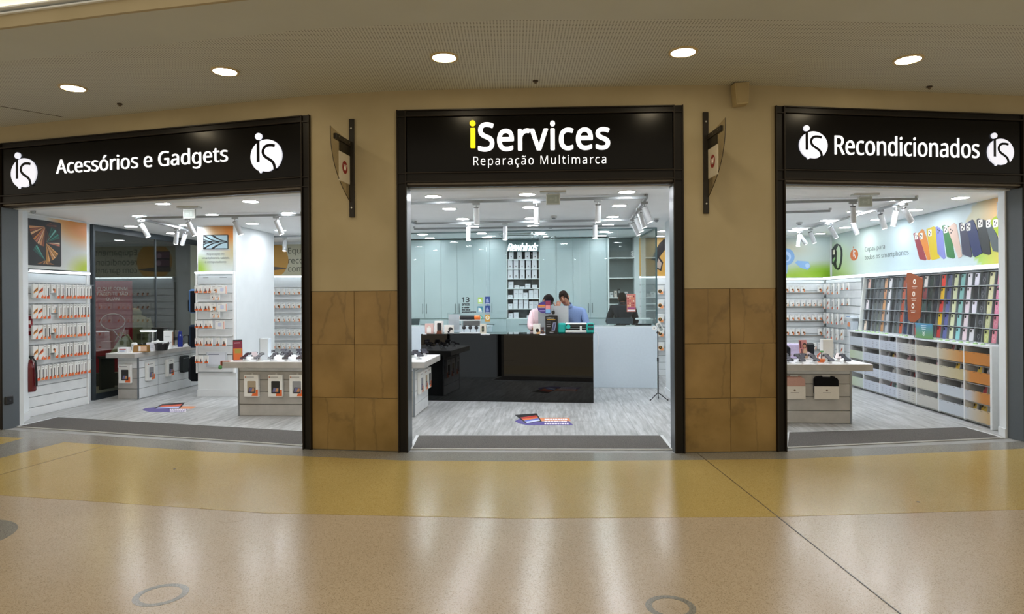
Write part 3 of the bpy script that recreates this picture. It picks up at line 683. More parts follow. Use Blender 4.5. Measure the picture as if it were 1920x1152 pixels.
# exit sign boxes hanging from the ceiling
for px, py, wd in ((355, 397, 'left department ceiling'), (1037, 368, 'ceiling over the centre entrance'), (1622, 373, 'right department ceiling')):
    s, d = fls(px, py-9, CZ); k = 1.0
    t = thing('exit_sign', 'pale grey emergency sign box hanging from the %s' % wd, 'sign', W(s, d, CZ), -TH, 'hanging emergency sign boxes')
    obj('ceiling_plate', MB().box(-.15, .15, -.05, .05, -.02, 0, '#c9ccca', .004), 'satin', t)
    obj('sign_box', MB().box(-.08, .08, -.015, .015, -.155, -.03, '#c9cfcb', .003), 'satin', t)
    obj('pictogram_field', MB().box(-.068, .068, -.018, -.015, -.14, -.045, '#aab5af'), 'print', t)
    pc = MB().flat([(-.045, -.092), (-.02, -.072), (-.02, -.085), (.01, -.085), (.01, -.099), (-.02, -.099), (-.02, -.112)], -.0185, '#b9c4be').flat([(.02, -.12), (.045, -.12), (.045, -.062), (.02, -.062)], -.0185, '#b9c4be')
    obj('pictogram', pc, 'print', t)
    obj('hanger', MB().box(-.06, -.055, -.004, .004, -.03, -.02, '#999999').box(.055, .06, -.004, .004, -.03, -.02, '#999999'), 'metal', t)
# ================================================================== racks, cabinets and goods
WH, ORG, DK = '#e9e9e6', '#e2682a', '#2a2627'
def pack_mesh(kind, v=0):
    """hanging packs: origin at the bottom centre of the back; front faces -y. returns box mesh, print mesh, width, height"""
    b, p = MB(), MB()
    if kind == 'stick': w, h, t = .056, .20, .022
    elif kind == 'card': w, h, t = .078, .115, .03
    elif kind == 'wide': w, h, t = .085, .19, .028
    elif kind == 'small': w, h, t = .065, .12, .022
    elif kind == 'flat': w, h, t = .155, .135, .02
    elif kind == 'head': w, h, t = .19, .17, .05
    elif kind == 'tablet': w, h, t = .20, .30, .045
    b.box(-w/2, w/2, -t, 0, 0, h, WH, .002).box(-.012, .012, -.006, -.004, h, h+.014, '#d9d9d6')
    y = -t-.0006
    if kind == 'stick':
        c = [DK, '#4c4a4c', '#d9d4cf', DK][v % 4]
        p.flat([(-w/2+.003, .002), (w/2-.003, .002), (w/2-.003, .052), (-w/2+.003, .034)], y, [ORG, '#e98a4c', ORG, '#d9531e'][v % 4])
        p.flat(rrect(-.008+.008*(v % 2), .006+.008*(v % 2), .03, .155, .005, 2), y-.0004, c)
        p.flat([(-w/2+.008, .178), (w/2-.014, .178), (w/2-.014, .184), (-w/2+.008, .184)], y, '#8f8f8f')
    elif kind == 'card':
        p.flat([(w/2-.03, .002), (w/2-.002, .002), (w/2-.002, .06), (w/2-.02, .05)], y, ['#e98a4c', '#f0b184'][v % 2])
        p.flat(circ(.006, .045, .019, 10), y-.0004, [DK, '#e7e4e0', '#8e5b33'][v % 3]); p.flat(circ(.004, .05, .009, 8), y-.0008, ['#b9742e', DK, '#f4e2cf'][v % 3])
        p.flat([(-w/2+.008, h-.02), (w/2-.03, h-.02), (w/2-.03, h-.014), (-w/2+.008, h-.014)], y, '#9a9a9a')
    elif kind == 'wide':
        p.flat([(-w/2+.004, .06), (w/2-.004, .10), (w/2-.004, .15), (-w/2+.02, .11)], y, '#e59a3c' if v % 2 == 0 else ORG)
        p.flat([(-w/2+.006, .088), (w/2-.012, .135), (w/2-.006, .125), (-w/2+.01, .076)], y-.0004, DK)
        p.flat([(.0, .0), (w/2-.002, .0), (w/2-.002, .05), (.01, .02)], y, ORG)
    elif kind == 'small':
        p.flat([(-w/2+.003, .002), (w/2-.003, .002), (w/2-.003, .04), (-w/2+.003, .03)], y, [ORG, '#eaa478'][v % 2])
        p.flat([(-.012, .02), (.012, .02), (.006, .075), (-.006, .075)], y-.0004, [DK, '#8a4a2c', '#5b5557'][v % 3])
    elif kind == 'flat':
        p.flat([(w/2-.012, .004), (w/2-.003, .004), (w/2-.003, h-.01), (w/2-.012, h-.02)], y, ORG)
        p.flat(rrect(-.03, .03, .04, .1, .01, 2), y, '#c9cfe2'); p.flat([(-w/2+.01, h-.02), (.0, h-.02), (.0, h-.014), (-w/2+.01, h-.014)], y, '#9a9a9a')
    elif kind == 'head':
        p.flat([(.03, .0), (w/2-.003, .0), (w/2-.003, .06), (.05, .05)], y, '#ee9a62')
        p.flat(circ(.03, .06, .04, 14), y-.0004, '#e7a44a'); p.flat(circ(.03, .06, .032, 14), y-.0008, '#2c211c'); p.flat(circ(.03, .068, .012, 8), y-.0012, '#c0a040')
        p.flat([(-.08, .145), (-.02, .145), (-.02, .152), (-.08, .152)], y, '#9a9a9a')
    elif kind == 'tablet':
        cc = ['#a89880', '#17171a', '#8e8f92', '#2a2727'][v % 4]
        p.flat([(.005, .01), (w/2-.006, .01), (w/2-.006, .10), (.03, .085)], y, ORG)
        p.flat(rrect(-w/2+.045, w/2-.035, .045, .215, .008, 2), y-.0004, cc)
        p.flat([(-.045, .055), (.05, .055), (.058, .125), (-.03, .13)], y-.0008, '#26242b'); p.flat([(-.035, .066), (.042, .066), (.048, .118), (-.024, .121)], y-.0012, '#6d6f9c')
        p.flat([(.0, .068), (.04, .068), (.045, .116), (.02, .116)], y-.0014, '#c98f5a')
        p.flat([(-w/2+.02, .262), (w/2-.06, .262), (w/2-.06, .272), (-w/2+.02, .272)], y, '#9a9a9a'); p.flat(circ(-w/2+.02, .267, .01, 8), y-.0004, '#b96a48')
    return b.mesh('box'), p.mesh('printed_front'), w, h
_pk = {}
def pack(kind, v, label, loc, rot, group, parts=True, cat='boxed accessory', name='hanging_pack'):
    key = (kind, v, parts)
    if key not in _pk:
        bm_, pm, w, h = pack_mesh(kind, v)
        if not parts:                                   # too small in the photo to show parts: one mesh
            bb = bmesh.new(); bb.from_mesh(bm_); bb.from_mesh(pm); me = bpy.data.meshes.new(name); bb.to_mesh(me); bb.free(); bm_ = me
        _pk[key] = (bm_, pm)
    bm_, pm = _pk[key]
    if not parts: return solo(name, bm_, 'satin', label, cat, loc, rot, group)
    t = thing(name, label, cat, loc, rot, group)
    obj('box', bm_, 'satin', t); obj('printed_front', pm, 'print', t); return t
def hooks(parent, xs, z, L=.13):
    m = MB()
    for x in xs: m.cyl((x, -L, z), (x, 0.0, z), .0028, 5, '#c9cdd0')
    o = obj('hooks', m, 'metal', parent); o['kind'] = 'stuff'; return o
def slat_rack(label, s, d, rot, L, zlow, zhigh, zback=0.0045, depth=.18, z_skirt=.12, step=.1435, name='slat_rack', group='white slatboard racks'):
    t = thing(name, label, 'display rack', W(s, d, 0), FACE[rot] if isinstance(rot, str) else rot, group)
    obj('back_board', MB().box(0, L, .018, depth, zback, zhigh, '#9ea3a6'), 'matte', t)
    z = zlow
    while z < zhigh-.03:
        z1 = min(z+step, zhigh); b = obj('slat_board', MB().box(.002, L-.002, 0, .018, 0, z1-z-.009, b=.003), 'slat', t); b.location = (0, 0, z); z = z1
    if z_skirt: obj('skirting', MB().box(-.005, L+.005, -.012, 0.018, 0.0045, zlow-.008, '#e2e5e7', .003), 'satin', t)
    return t
def led(parent, x0, x1, z, y0=-.06, y1=.02, h=.03):
    sh = obj('light_shelf', MB().box(x0, x1, y0, y1, z, z+h, '#eef1f3', .002), 'satin', parent)
    obj('led_strip', MB().box(x0+.004, x1-.004, y0-.004, y0-.001, z+.003, z+h-.003), 'led', sh)
    obj('led_strip', MB().box(x0+.01, x1-.01, y0+.01, y0+.03, z-.004, z-.001), 'led', sh)
def lerp3(a, b, t): return tuple(a[i]+(b[i]-a[i])*t for i in range(3))
def poster_grid(w, h, fn, nx=24, ny=14, y=-.004):
    """printed background whose colour is a function of position on the sheet"""
    m = MB()
    m.box(0, w, y, 0, 0, h, fn(.5, .5))
    for i in range(nx):
        for j in range(ny):
            x0, x1, z0, z1 = w*i/nx, w*(i+1)/nx, h*j/ny, h*(j+1)/ny
            m.quadc([(x0, y-.0005, z0), (x1, y-.0005, z0), (x1, y-.0005, z1), (x0, y-.0005, z1)], [fn(i/nx, j/ny), fn((i+1)/nx, j/ny), fn((i+1)/nx, (j+1)/ny), fn(i/nx, (j+1)/ny)])
    return m
def hx(s): s = s.lstrip('#'); return tuple(int(s[i:i+2], 16)/255 for i in (0, 2, 4))
def blend(base, *spots):
    def f(u, v):
        c = hx(base)
        for (cx, cy, r, col, k) in spots:
            d = hypot((u-cx), (v-cy))/r; a = max(0, 1-d)**1.3*k; c = lerp3(c, hx(col), min(1, a*1.6))
        return c
    return f
def banner(label, s, d, rot, w, h, fn, z, nx=26, ny=16, name='wall_poster', group=None):
    t = thing(name, label, 'poster', W(s, d, z), FACE[rot], group)
    obj('sheet', poster_grid(w, h, fn, nx, ny), 'print', t); return t
# ---------------- left wall: rack, poster, packs
rk = slat_rack('white slatboard rack on the left wall, full of slim cable packs', -7.28, 8.46, 'l', 1.16, .128, 1.99)
led(rk, 0, 1.165, 2.0, -.07, .17)
obj('header_strip', MB().box(.01, 1.15, -.004, -.0005, 1.87, 1.975, '#cfd7dc'), 'satin', rk)
obj('side_panel', MB().box(1.16, 1.185, -.02, .18, .0045, 2.03, '#eef0f1', .003), 'satin', rk)
p1 = banner('poster on the left wall with a large dark tablet showing coloured fans', -7.275, 8.46, 'l', 1.165, .74, blend('#cfd2cf', (.95, 1.0, .62, '#d97c22', 1), (.75, 1.05, .5, '#cf8a3a', .7), (1.0, 0.0, .4, '#a3b52c', .9), (.15, .8, .4, '#d5dae2', .7)), 2.05, 24, 18)
yy = -.006
obj('backing_box', MB().box(0, 1.165, 0, .18, 0, .765, '#e2e5e7'), 'satin', p1)
tb = MB().prism(rrect(.02, .64, .045, .69, .03, 4), yy-.004, -.0045, '#16171a')
tabm = obj('tablet_picture', tb, 'print', p1); fan = MB()
def fanp(cx, cz, r0, r, a0, a1, n, cols, sx=1.0):
    for k in range(n):
        b0, b1 = radians(a0+(a1-a0)*k/n), radians(a0+(a1-a0)*(k+.78)/n)
        pg = clip([(cx+sx*r0*cos(b0), cz+r0*sin(b0)), (cx+sx*r*cos(b0), cz+r*sin(b0)), (cx+sx*r*cos(b1), cz+r*sin(b1)), (cx+sx*r0*cos(b1), cz+r0*sin(b1))], .045, .615, .07, .665)
        if pg: fan.flat(pg, yy-.0046, cols[k % len(cols)])
warm = ['#c98a5a', '#8a4a30', '#d9a878', '#5c3020', '#c77a3a', '#b96f58', '#e0b48c']
cool = ['#1f5a4c', '#2f8070', '#123a34', '#6fb0a4', '#1c4a42']
fanp(.34, .60, .01, .28, 182, 268, 9, warm); fanp(.34, .60, .01, .22, 272, 300, 3, ['#5c3020', '#3a241c'])
fanp(.35, .62, .005, .2, 350, 400, 5, ['#3b2420', '#6d3a2c']); fanp(.36, .38, .01, .26, 18, 70, 6, cool); fanp(.36, .375, .01, .25, -8, 6, 2, ['#c9705a', '#e0c0a0'])
fanp(.35, .375, .01, .27, 272, 330, 7, ['#b07a34', '#d9a060', '#4a3420', '#c98a4a', '#e0b080']); fanp(.34, .12, .01, .26, 125, 150, 3, ['#4fa090', '#2c6a60', '#1c4a42'])
fanp(.34, .125, .005, .22, 200, 345, 9, ['#8a5a34', '#3a2418', '#d9a060', '#a07040'])
obj('fan_artwork', fan, 'print', tabm)
random.seed(11)
ends = 8.50
for r in range(5):
    z = ZR[r]; xs = []
    k = 0; x = .035 if r < 4 else .10
    while x < 1.12:
        if r == 0 and k == 5: x += .03
        if r == 1 and k == 5: x += .07
        if r == 0 and .58 < x < .62: x += .03
        kind, v = ('wide', k % 2) if k in (0, 1) and r < 4 else (('card', 0) if k == 4 and r != 4 else ('stick', random.choice([0, 0, 1, 2, 3])))
        w = {'wide': .088, 'card': .088, 'stick': .069}[kind]
        xc = x + w/2
        if kind == 'card' and r in (0, 1, 2, 3):
            xs.append(xc)
            h = .115
            pack(kind, r % 3, 'square earbud pack, %s row of the left wall rack, among slim cable packs' % ROWN[r], rk.matrix_basis @ Vector((xc, -.06, z-h)), FACE['l'], 'packs on the left wall rack')
        else:
            h = .19 if kind == 'wide' else .20; xs.append(xc)
            ds = {'wide': 'broad white pack with orange band', 'stick': 'slim white cable pack'}[kind]
            pack(kind, v, '%s, %s from the left, %s row, left wall rack' % (ds, ORD[k], ROWN[r]), rk.matrix_basis @ Vector((xc, -.05-.02*random.random(), z-h)), FACE['l'], 'packs on the left wall rack')
        x += w; k += 1
    hooks(rk, xs, z+.006)
# loose tags hanging lower, fire extinguisher, red notice, camera
ex = thing('fire_extinguisher', 'dark red fire extinguisher hanging on the near end of the left rack', 'fire extinguisher', W(-7.195, 8.44, .36), -TH)
obj('cylinder', MB().lathe([(0, 0), (.06, .004), (.07, .03), (.07, .33), (.055, .39), (.028, .42), (.02, .44)], 20, '#650e12'), 'gloss', ex)
obj('valve', MB().cyl((0, 0, .43), (0, 0, .48), .02, 10, '#1b1b1c').box(-.03, .05, -.012, .012, .47, .49, '#222222', .003), 'satin', ex)
obj('hose', MB().tube([(.03, 0, .47), (.085, -.01, .42), (.10, -.01, .25), (.09, 0, .08)], .011, 8, '#17171a'), 'satin', ex)
obj('pressure_gauge', MB().cyl((0, -.022, .45), (0, -.028, .45), .013, 10, '#dedede'), 'satin', ex)
obj('wall_bracket', MB().box(-.17, -.065, -.012, .012, .25, .27, '#5c5f62'), 'metal', ex)
n1 = thing('fire_notice', 'small red safety notice above the fire extinguisher', 'sign', W(-7.278, 8.475, 1.13), FACE['l'])
obj('plate', MB().box(0, .1, -.006, -.0005, 0, .26, '#8f1a22'), 'satin', n1); obj('white_symbol', MB().box(.03, .07, -.0075, -.006, .15, .2, '#e9dedd').box(.03, .07, -.0075, -.006, .05, .1, '#e9dedd'), 'print', n1)
def dome(px, py, label):
    s, d = fls(px, py, CZ-.02)
    t = thing('dome_camera', label, 'security camera', W(s, d, CZ), -TH, 'small dome cameras')
    obj('base', MB().cyl((0, 0, -.02), (0, 0, 0), .045, 16, '#dcdfe0'), 'satin', t); obj('dome', MB().ball((0, 0, -.03), .032, '#8b9093', 12), 'gloss', t)
dome(62, 395, 'small white dome camera on the ceiling near the left poster'); dome(1231, 412, 'small white dome camera on the ceiling beside the counter track loop')
bx = thing('alarm_box', 'tiny black box on the wall above the tablet poster', 'alarm box', W(-7.40, 8.50, 2.70), FACE['l'])
obj('case', MB().box(-.05, .04, -.05, .04, 0, .09, '#141416', .006), 'satin', bx); obj('sensor_lens', MB().ball((0, -.05, .045), .014, '#3a3a3e', 8), 'gloss', bx)
# ---------------- left storefront glass and what stands behind it
w1 = struct('window_1', MB().box(9.96, 10.0, -.03, .03, 0, CZ, '#3c4348').box(13.22, 13.30, -.03, .03, 0, CZ, '#23282b').box(10.0, 13.22, -.03, .03, 0, .10, '#2c343a').box(10.0, 13.22, -.03, .03, CZ-.1, CZ, '#3c4348').box(11.6, 11.62, -.015, .015, .1, CZ-.1, '#4a5256'), 'steel', W(-7.44, 0, 0), FACE['l'])
for a, b in ((10.0, 11.6), (11.62, 13.22)): obj('pane', MB().box(a, b, -.004, .004, .1, CZ-.1), 'darkglass', w1)
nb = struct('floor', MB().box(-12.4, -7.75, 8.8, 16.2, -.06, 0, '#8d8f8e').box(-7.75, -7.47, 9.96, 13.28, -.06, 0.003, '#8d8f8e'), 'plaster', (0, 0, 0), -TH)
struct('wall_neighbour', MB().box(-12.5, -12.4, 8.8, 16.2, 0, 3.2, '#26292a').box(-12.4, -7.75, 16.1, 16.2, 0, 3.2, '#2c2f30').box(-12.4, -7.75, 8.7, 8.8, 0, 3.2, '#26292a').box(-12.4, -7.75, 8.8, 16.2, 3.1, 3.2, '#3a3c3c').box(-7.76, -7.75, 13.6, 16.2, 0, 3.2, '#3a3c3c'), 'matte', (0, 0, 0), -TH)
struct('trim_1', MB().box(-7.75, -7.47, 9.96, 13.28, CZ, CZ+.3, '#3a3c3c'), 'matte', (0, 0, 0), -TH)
t = thing('pendant_lamp', 'dim warm lamp deep in the neighbouring shop behind the dark glass', 'lamp', W(-9.4, 12.4, 3.08), -TH)
obj('cord', MB().cyl((0, 0, -.3), (0, 0, 0.02), .006, 6, '#222222'), 'satin', t); obj('shade', MB().lathe([(.03, -.3), (.14, -.4)], 16, '#2b2b2b'), 'satin', t); MT['dim'] = emit_mat('warm_bulb_and_fill', '#ffe2b0', 85); obj('bulb', MB().ball((0, 0, -.36), .05, '#ffffff', 10), 'dim', t)
for q, (ls, ld) in enumerate(((-9.0, 10.4), (-8.6, 11.6), (-9.3, 13.6))):  # fill lights added to brighten the room behind the dark glass
    u = thing('neighbour_fill_light', 'faint ceiling light of the neighbouring shop behind the dark glass, %s from the entrance' % ORD[q], 'ceiling light', W(ls, ld, 3.10), -TH, 'ceiling lights of the neighbouring shop')
    obj('trim_ring', MB().cyl((0, 0, -.012), (0, 0, 0), .11, 18, '#c9c4b8'), 'satin', u); obj('lens', MB().cyl((0, 0, -.016), (0, 0, -.012), .09, 18), 'dim', u)
rb = thing('red_banner', 'red promotional banner with white words seen through the dark glass', 'banner', W(-8.40, 11.80, .25), -TH+.45)
obj('cloth', MB().box(-.32, .32, -.01, .01, 0, 1.72, '#a11f33'), 'fabric', rb)
text_at(rb, 'words', 'O QUE CONM\nFAZER-TE T\u00c3O\nQUAN', 0, -.011, 1.47, width=.5, ext=.001, col='#e6dcdc')
obj('outline_drawing', MB().tube([(.25*cos(a)*.8, -.016, .95+.25*sin(a)*.6) for a in [radians(k*20) for k in range(19)]] , .008, 5, '#d9b9bc').tube([(.0, -.016, .8), (.12, -.016, .62), (.2, -.016, .85)], .008, 5, '#d9b9bc'), 'print', rb)
obj('banner_foot', MB().box(-.3, .3, -.08, .08, -.25, 0, '#3a3a3a', .01), 'satin', rb)
jk = thing('olive_jacket', 'olive hooded jacket on a stand behind the dark storefront glass', 'jacket', W(-8.30, 12.28, 0), -TH+.5); jk.scale = (.92, .92, .9)
jm = MB().lathe([(.10, 1.50), (.13, 1.46), (.24, 1.40), (.28, 1.25), (.27, 1.0), (.29, .84)], 18, '#8a8160', mat=Matrix.Diagonal((1, .6, 1, 1)))
obj('body', jm, 'fabric', jk)
for sg in (-1, 1): obj('sleeve', MB().cyl((sg*.22, 0, 1.38), (sg*.34, -.02, .95), .085, 12, '#81785a', .055), 'fabric', jk)
obj('hood', MB().ball((0, .02, 1.5), .14, '#867d5e', 12, (1, .8, .8)), 'fabric', jk)
obj('pocket', MB().box(-.2, -.06, -.185, -.16, .93, 1.06, '#5e563c', .01).box(.06, .2, -.185, -.16, .93, 1.06, '#5e563c', .01), 'fabric', jk)
obj('stand', MB().cyl((0, 0, 0), (0, 0, .86), .02, 8, '#3c3c3c').cyl((0, 0, 0), (0, 0, .02), .2, 16, '#3c3c3c'), 'metal', jk)
tg = thing('tote_bag', 'pale canvas tote bag slumped beside the olive jacket', 'bag', W(-7.93, 11.36, .60), -TH+.4)
obj('bag_body', MB().prism([(-.2, 0), (.2, 0), (.24, .12), (.10, .38), (-.02, .3)], -.06, .06, '#b9b08f'), 'fabric', tg)
obj('strap', MB().tube([(-.1, -.02, .26), (-.02, -.02, .42), (.08, -.02, .36)], .008, 6, '#a39a7a'), 'fabric', tg)
lt = thing('low_table', 'dark low table behind the storefront glass under the tote bag', 'table', W(-7.93, 11.36, 0), -TH)
obj('top', MB().box(-.32, .32, -.2, .2, .56, .60, '#1e2022', .005), 'satin', lt)
for x in (-.28, .28): obj('leg', MB().box(x-.02, x+.02, -.18, .18, 0, .56, '#1e2022'), 'satin', lt)
# ---------------- column 1 with its rack
c1s, c1e, c1d = -5.955, -5.29, 10.42
c1 = struct('wall_column_left', MB().box(c1s, c1e, c1d, 11.85, 0, CZ), 'white', (0, 0, 0), -TH)
obj('skirting', MB().box(c1s-.01, c1e+.01, c1d-.012, 11.86, .0045, .12, '#dfe2e4', .003), 'satin', c1)
r1 = slat_rack('narrow white slatboard rack on the front of the left column', c1s+.03, c1d-.05, 'f', .60, .42, 1.99, zback=.41, depth=.045, z_skirt=0)
for x in (-.028, .602): obj('side_frame', MB().box(x, x+.026, -.015, .045, .40, 2.06, '#eef0f1', .002), 'satin', r1)
led(r1, -.02, .62, 2.03, -.05, .045); obj('header_strip', MB().box(.01, .59, -.004, -.0005, 1.87, 1.99, '#cfd7dc'), 'satin', r1)
obj('printed_heading', MB().box(.10, .19, -.0052, -.004, 1.96, 1.968, '#6f777b').box(.38, .50, -.0052, -.004, 1.96, 1.968, '#6f777b'), 'print', r1)
lb = thing('leaflet_pocket', 'clear leaflet pocket low on the left column rack', 'leaflet holder', W(c1s+.36, c1d-.055, .50), -TH)
obj('pocket', MB().box(-.17, .17, -.03, -.002, 0, .25, '#c3c9cf', .004), 'satin', lb); obj('leaflet', MB().box(-.15, .15, -.033, -.03, .04, .24, '#d6dbe4').box(-.13, .05, -.034, -.033, .2, .215, '#8a90a0'), 'print', lb)
random.seed(5)
lay = {0: [('small', .05), ('small', .13), ('small', .2), ('small', .28), ('card', .36), ('flat', .49)],
       1: [('small', .05), ('small', .13), ('small', .2), ('small', .27), ('card', .34), ('flat', .49)],
       2: [('small', .05), ('small', .13), ('small', .21), ('small', .29), ('flat', .44)],
       3: [('small', .05), ('small', .13), ('small', .22), ('small', .29), ('small', .40), ('small', .52)],
       4: [('small', .05), ('small', .13), ('small', .21)]}
for r in lay:
    for k, (kd, x) in enumerate(lay[r]):
        h = {'small': .12, 'card': .115, 'flat': .135}[kd]
        wd = {'small': 'small orange-footed pack', 'card': 'square earbud pack', 'flat': 'flat white landscape pack'}[kd]
        pack(kd, random.randrange(3), '%s, %s from the left, %s row, left column rack' % (wd, ORD[k], ROWN[r]), W(c1s+.03+x, c1d-.05-.10-.02*(k % 2), ZR[r]-h), -TH, 'packs on the left column rack')
    hooks(r1, [x for _, x in lay[r]], ZR[r]+.006, .15)
    if r < 4:
        ds = [('card', .30), ('card', .38)] if r < 2 else []
        for k, (kd, x) in enumerate(ds):
            pack(kd, 1, 'square earbud pack in the lower tier of the %s row, %s, left column rack' % (ROWN[r], ['left', 'right'][k]), W(c1s+.03+x, c1d-.05-.06, ZR[r]-.235), -TH, 'packs on the left column rack')
        hooks(r1, [.30, .38] if ds else [], ZR[r]-.115) if ds else None
        obj('price_rail', MB().box(.01, .59, -.012, -.001, ZR[r]-.262, ZR[r]-.247, '#e9ecee'), 'satin', r1)
p2 = banner('poster on the left column with a notebook screen and repair wording', c1s+.02, c1d-.005, 'f', .60, .74, blend('#c9d3d4', (1.0, 1.0, .75, '#c9782a', 1), (.55, 1.1, .5, '#cb8d4c', .8), (0, 0, .45, '#8fae3c', .9), (.6, .25, .5, '#cfd8ca', .6), (1, .4, .4, '#bfae7a', .5)), 2.07, 18, 22)
scr = obj('notebook_picture', MB().prism(rrect(.09, .52, .36, .60, .012, 3), -.009, -.0047, '#14161a').prism(rrect(.06, .55, .345, .357, .005, 2), -.009, -.0047, '#c3c6c9'), 'print', p2)
ar = MB().flat([(.10, .375), (.505, .375), (.505, .59), (.10, .59)], -.0094, '#a9c6d2')
for sg in (1, -1):
    for k, (x0, w_) in enumerate(((.50, .035), (.36, .03), (.24, .022), (.13, .016))):
        pts = [(x0-.30*(q/8)**.8, .482 + sg*(.002+.125*(q/8)**1.5)) for q in range(9)]
        up = [(x+w_*(.3+q*.12), z+sg*.012) for q, (x, z) in enumerate(pts)]
        for i in range(8):
            pg = clip([pts[i], pts[i+1], up[i+1], up[i]], .10, .505, .375, .59)
            if pg: ar.flat(pg, -.0098-.0002*k, '#16181c')
ar.flat([(.10, .475), (.5, .478), (.5, .486), (.10, .49)], -.0106, '#16181c')
obj('screen_artwork', ar, 'print', scr)
text_at(p2, 'wording', 'Repara\u00e7\u00e3o de\nsmartphones, tablets\ne computadores', .30, -.006, .215, width=.47, ext=.0006, col='#6b7578', lines=1.1)
# bags hanging on the left face of the column
for k, (z, cc, c2, lab) in enumerate(((1.38, '#4d6f9c', '#14161c', 'steel blue backpack, topmost of three bags hanging beside the left column'), (.81, '#1f2f47', '#12161e', 'navy backpack, middle of three bags hanging beside the left column'), (.25, '#10151f', '#0a0c12', 'black-blue tall bag, lowest of three bags hanging beside the left column'))):
    t = thing('hanging_bag', lab, 'bag', W(c1s-.004, 10.56, z), FACE['r']+pi, 'three bags hanging beside the left column')
    t.rotation_euler.z = FACE['r']
    hh = [.40, .38, .41][k]
    obj('bag_body', MB().box(-.13, .13, -.17, -.012, 0, hh, cc, .035), 'fabric', t)
    obj('front_pocket', MB().box(-.10, .10, -.19, -.165, .03, hh*.55, c2, .015), 'fabric', t)
    obj('side_gusset', MB().box(.10, .137, -.13, -.03, .02, hh-.03, c2, .01), 'fabric', t)
    obj('handle', MB().tube([(-.03, -.06, hh-.01), (-.025, -.06, hh+.04), (.025, -.06, hh+.04), (.03, -.06, hh-.01)], .006, 6, c2), 'fabric', t)
    obj('hook', MB().cyl((0, -.08, hh+.035), (0, 0.004, hh+.035), .004, 6, '#c0c4c7'), 'metal', t)
    t.rotation_euler.z = FACE['r']+pi if False else FACE['l']+pi
# ---------------- back wall, left part: rack, notebook banner
rbk = slat_rack('white slatboard rack on the rear wall of the left department', -6.62, DB-.06, 'f', 3.42, .128, 1.99, depth=.06, group='white slatboard racks')
led(rbk, 0, 3.42, 2.07, -.06, .055); obj('header_strip', MB().box(.01, 3.41, -.004, -.0005, 1.87, 2.06, '#d3dade'), 'satin', rbk)
p3 = banner('wide poster at the rear left with a notebook and refurbished equipment wording', -6.62, DB-.005, 'f', 3.42, .66, blend('#b7b59c', (.5, .5, .9, '#c0bfaa', .6)), 2.11, 30, 8)
t3 = MB().prism(circ(.35, .32, .36, 32)[:], -.0075, -.0047, '#b3853a'); obj('ochre_disc', MB().prism([(x, min(max(z, .01), .65)) for x, z in circ(.47, .33, .40, 36)], -.0075, -.0047, '#bd9044'), 'print', p3)
nb_ = obj('notebook_picture', MB().prism([(.12, .20), (.475, .20), (.43, .545), (.12, .545)], -.011, -.0078, '#2a2228').prism([(.10, .10), (.46, .10), (.82, .145), (.82, .16), (.46, .20), (.10, .20)], -.011, -.0078, '#57504b'), 'print', p3)
obj('screen_artwork', MB().flat([(.13, .22), (.455, .22), (.415, .53), (.13, .53)], -.0115, '#6d4a5e').flat(circ(.36, .45, .055, 16), -.0119, '#a98a9c').flat(circ(.37, .29, .055, 16), -.0119, '#a98a9c').flat([(.13, .4), (.44, .35), (.44, .39), (.13, .35)], -.0121, '#1f1a20'), 'print', nb_)
for bd, x, z, w_ in (('Equipamentos', 1.43, .51, 1.13), ('recondicionados', 1.53, .32, 1.33), ('com garantia', 1.38, .125, 1.03)): text_at(p3, 'wording', bd, x, -.006, z, width=w_, ext=.0006, col='#4c4d44')
tabl = obj('tablet_picture', MB().prism(rrect(2.75, 3.2, .05, .62, .03, 3), -.009, -.0047, '#3c3a38'), 'print', p3)
random.seed(3); bl0 = -6.62
for r in range(5):
    k = 0; x = .5; xs = []
    while x < 3.3:
        kd = 'wide' if k % 7 == 6 and False else 'card'
        if not (k % 9 == 7):
            pack('card', (k//3) % 3 if x < 1.25 else (k+1) % 3, 'white and orange square pack, %s from the left, %s row, rear left rack' % (ORD[k], ROWN[r]), W(bl0+x, DB-.06-.09, ZR[r]-.13), -TH, 'packs on the rear left rack', parts=False)
            xs.append(x)
        x += .108; k += 1
    hooks(rbk, xs, ZR[r]-.01, .12)
    obj('price_rail', MB().box(.3, 3.35, -.03, -.001, ZR[r]-.232, ZR[r]-.215, '#f4f6f7'), 'satin', rbk)
# headphones end rack next to the glass at the rear, and its poster
rh = slat_rack('white slatboard rack with headphone packs behind the right end of the counter', 1.62, DB-.06, 'f', 1.30, .128, 1.99, depth=.06)
led(rh, 0, 1.30, 1.99, -.06, .055)
for r in range(5):
    for k, x in enumerate((.38, .62, .86, 1.1)):
        pack('head', 0, 'white headphone pack, %s from the left, %s row, rear rack behind the counter' % (ORD[k], ROWN[r]), W(1.62+x, DB-.06-.05, ZR[r]-.175), -TH, 'headphone packs on the rear rack', parts=True)
    hooks(rh, (.38, .62, .86, 1.1), ZR[r]+.004, .055)
p4 = banner('orange poster with dark earpiece artwork at the rear beside the column', 1.62, DB-.005, 'f', 1.30, .78, blend('#cfa04c', (.2, .9, .6, '#d8b06a', .8)), 2.03, 12, 8)
e4 = MB()
for a, b in (((.30, .12), (.62, .60)), ((.34, .08), (.66, .56)), ((.38, .42), (.60, .74))): pass
obj('earpiece_picture', MB().prism([(.26, .34), (.36, .30), (.60, .62), (.62, .72), (.52, .76), (.42, .66)], -.009, -.0047, '#1e1a1c').prism([(.34, .16), (.46, .10), (.50, .28), (.40, .42), (.34, .36)], -.009, -.0047, '#2a2426').prism([(.36, .18), (.44, .14), (.47, .26), (.40, .36)], -.0095, -.009, '#b9a69a'), 'print', p4)
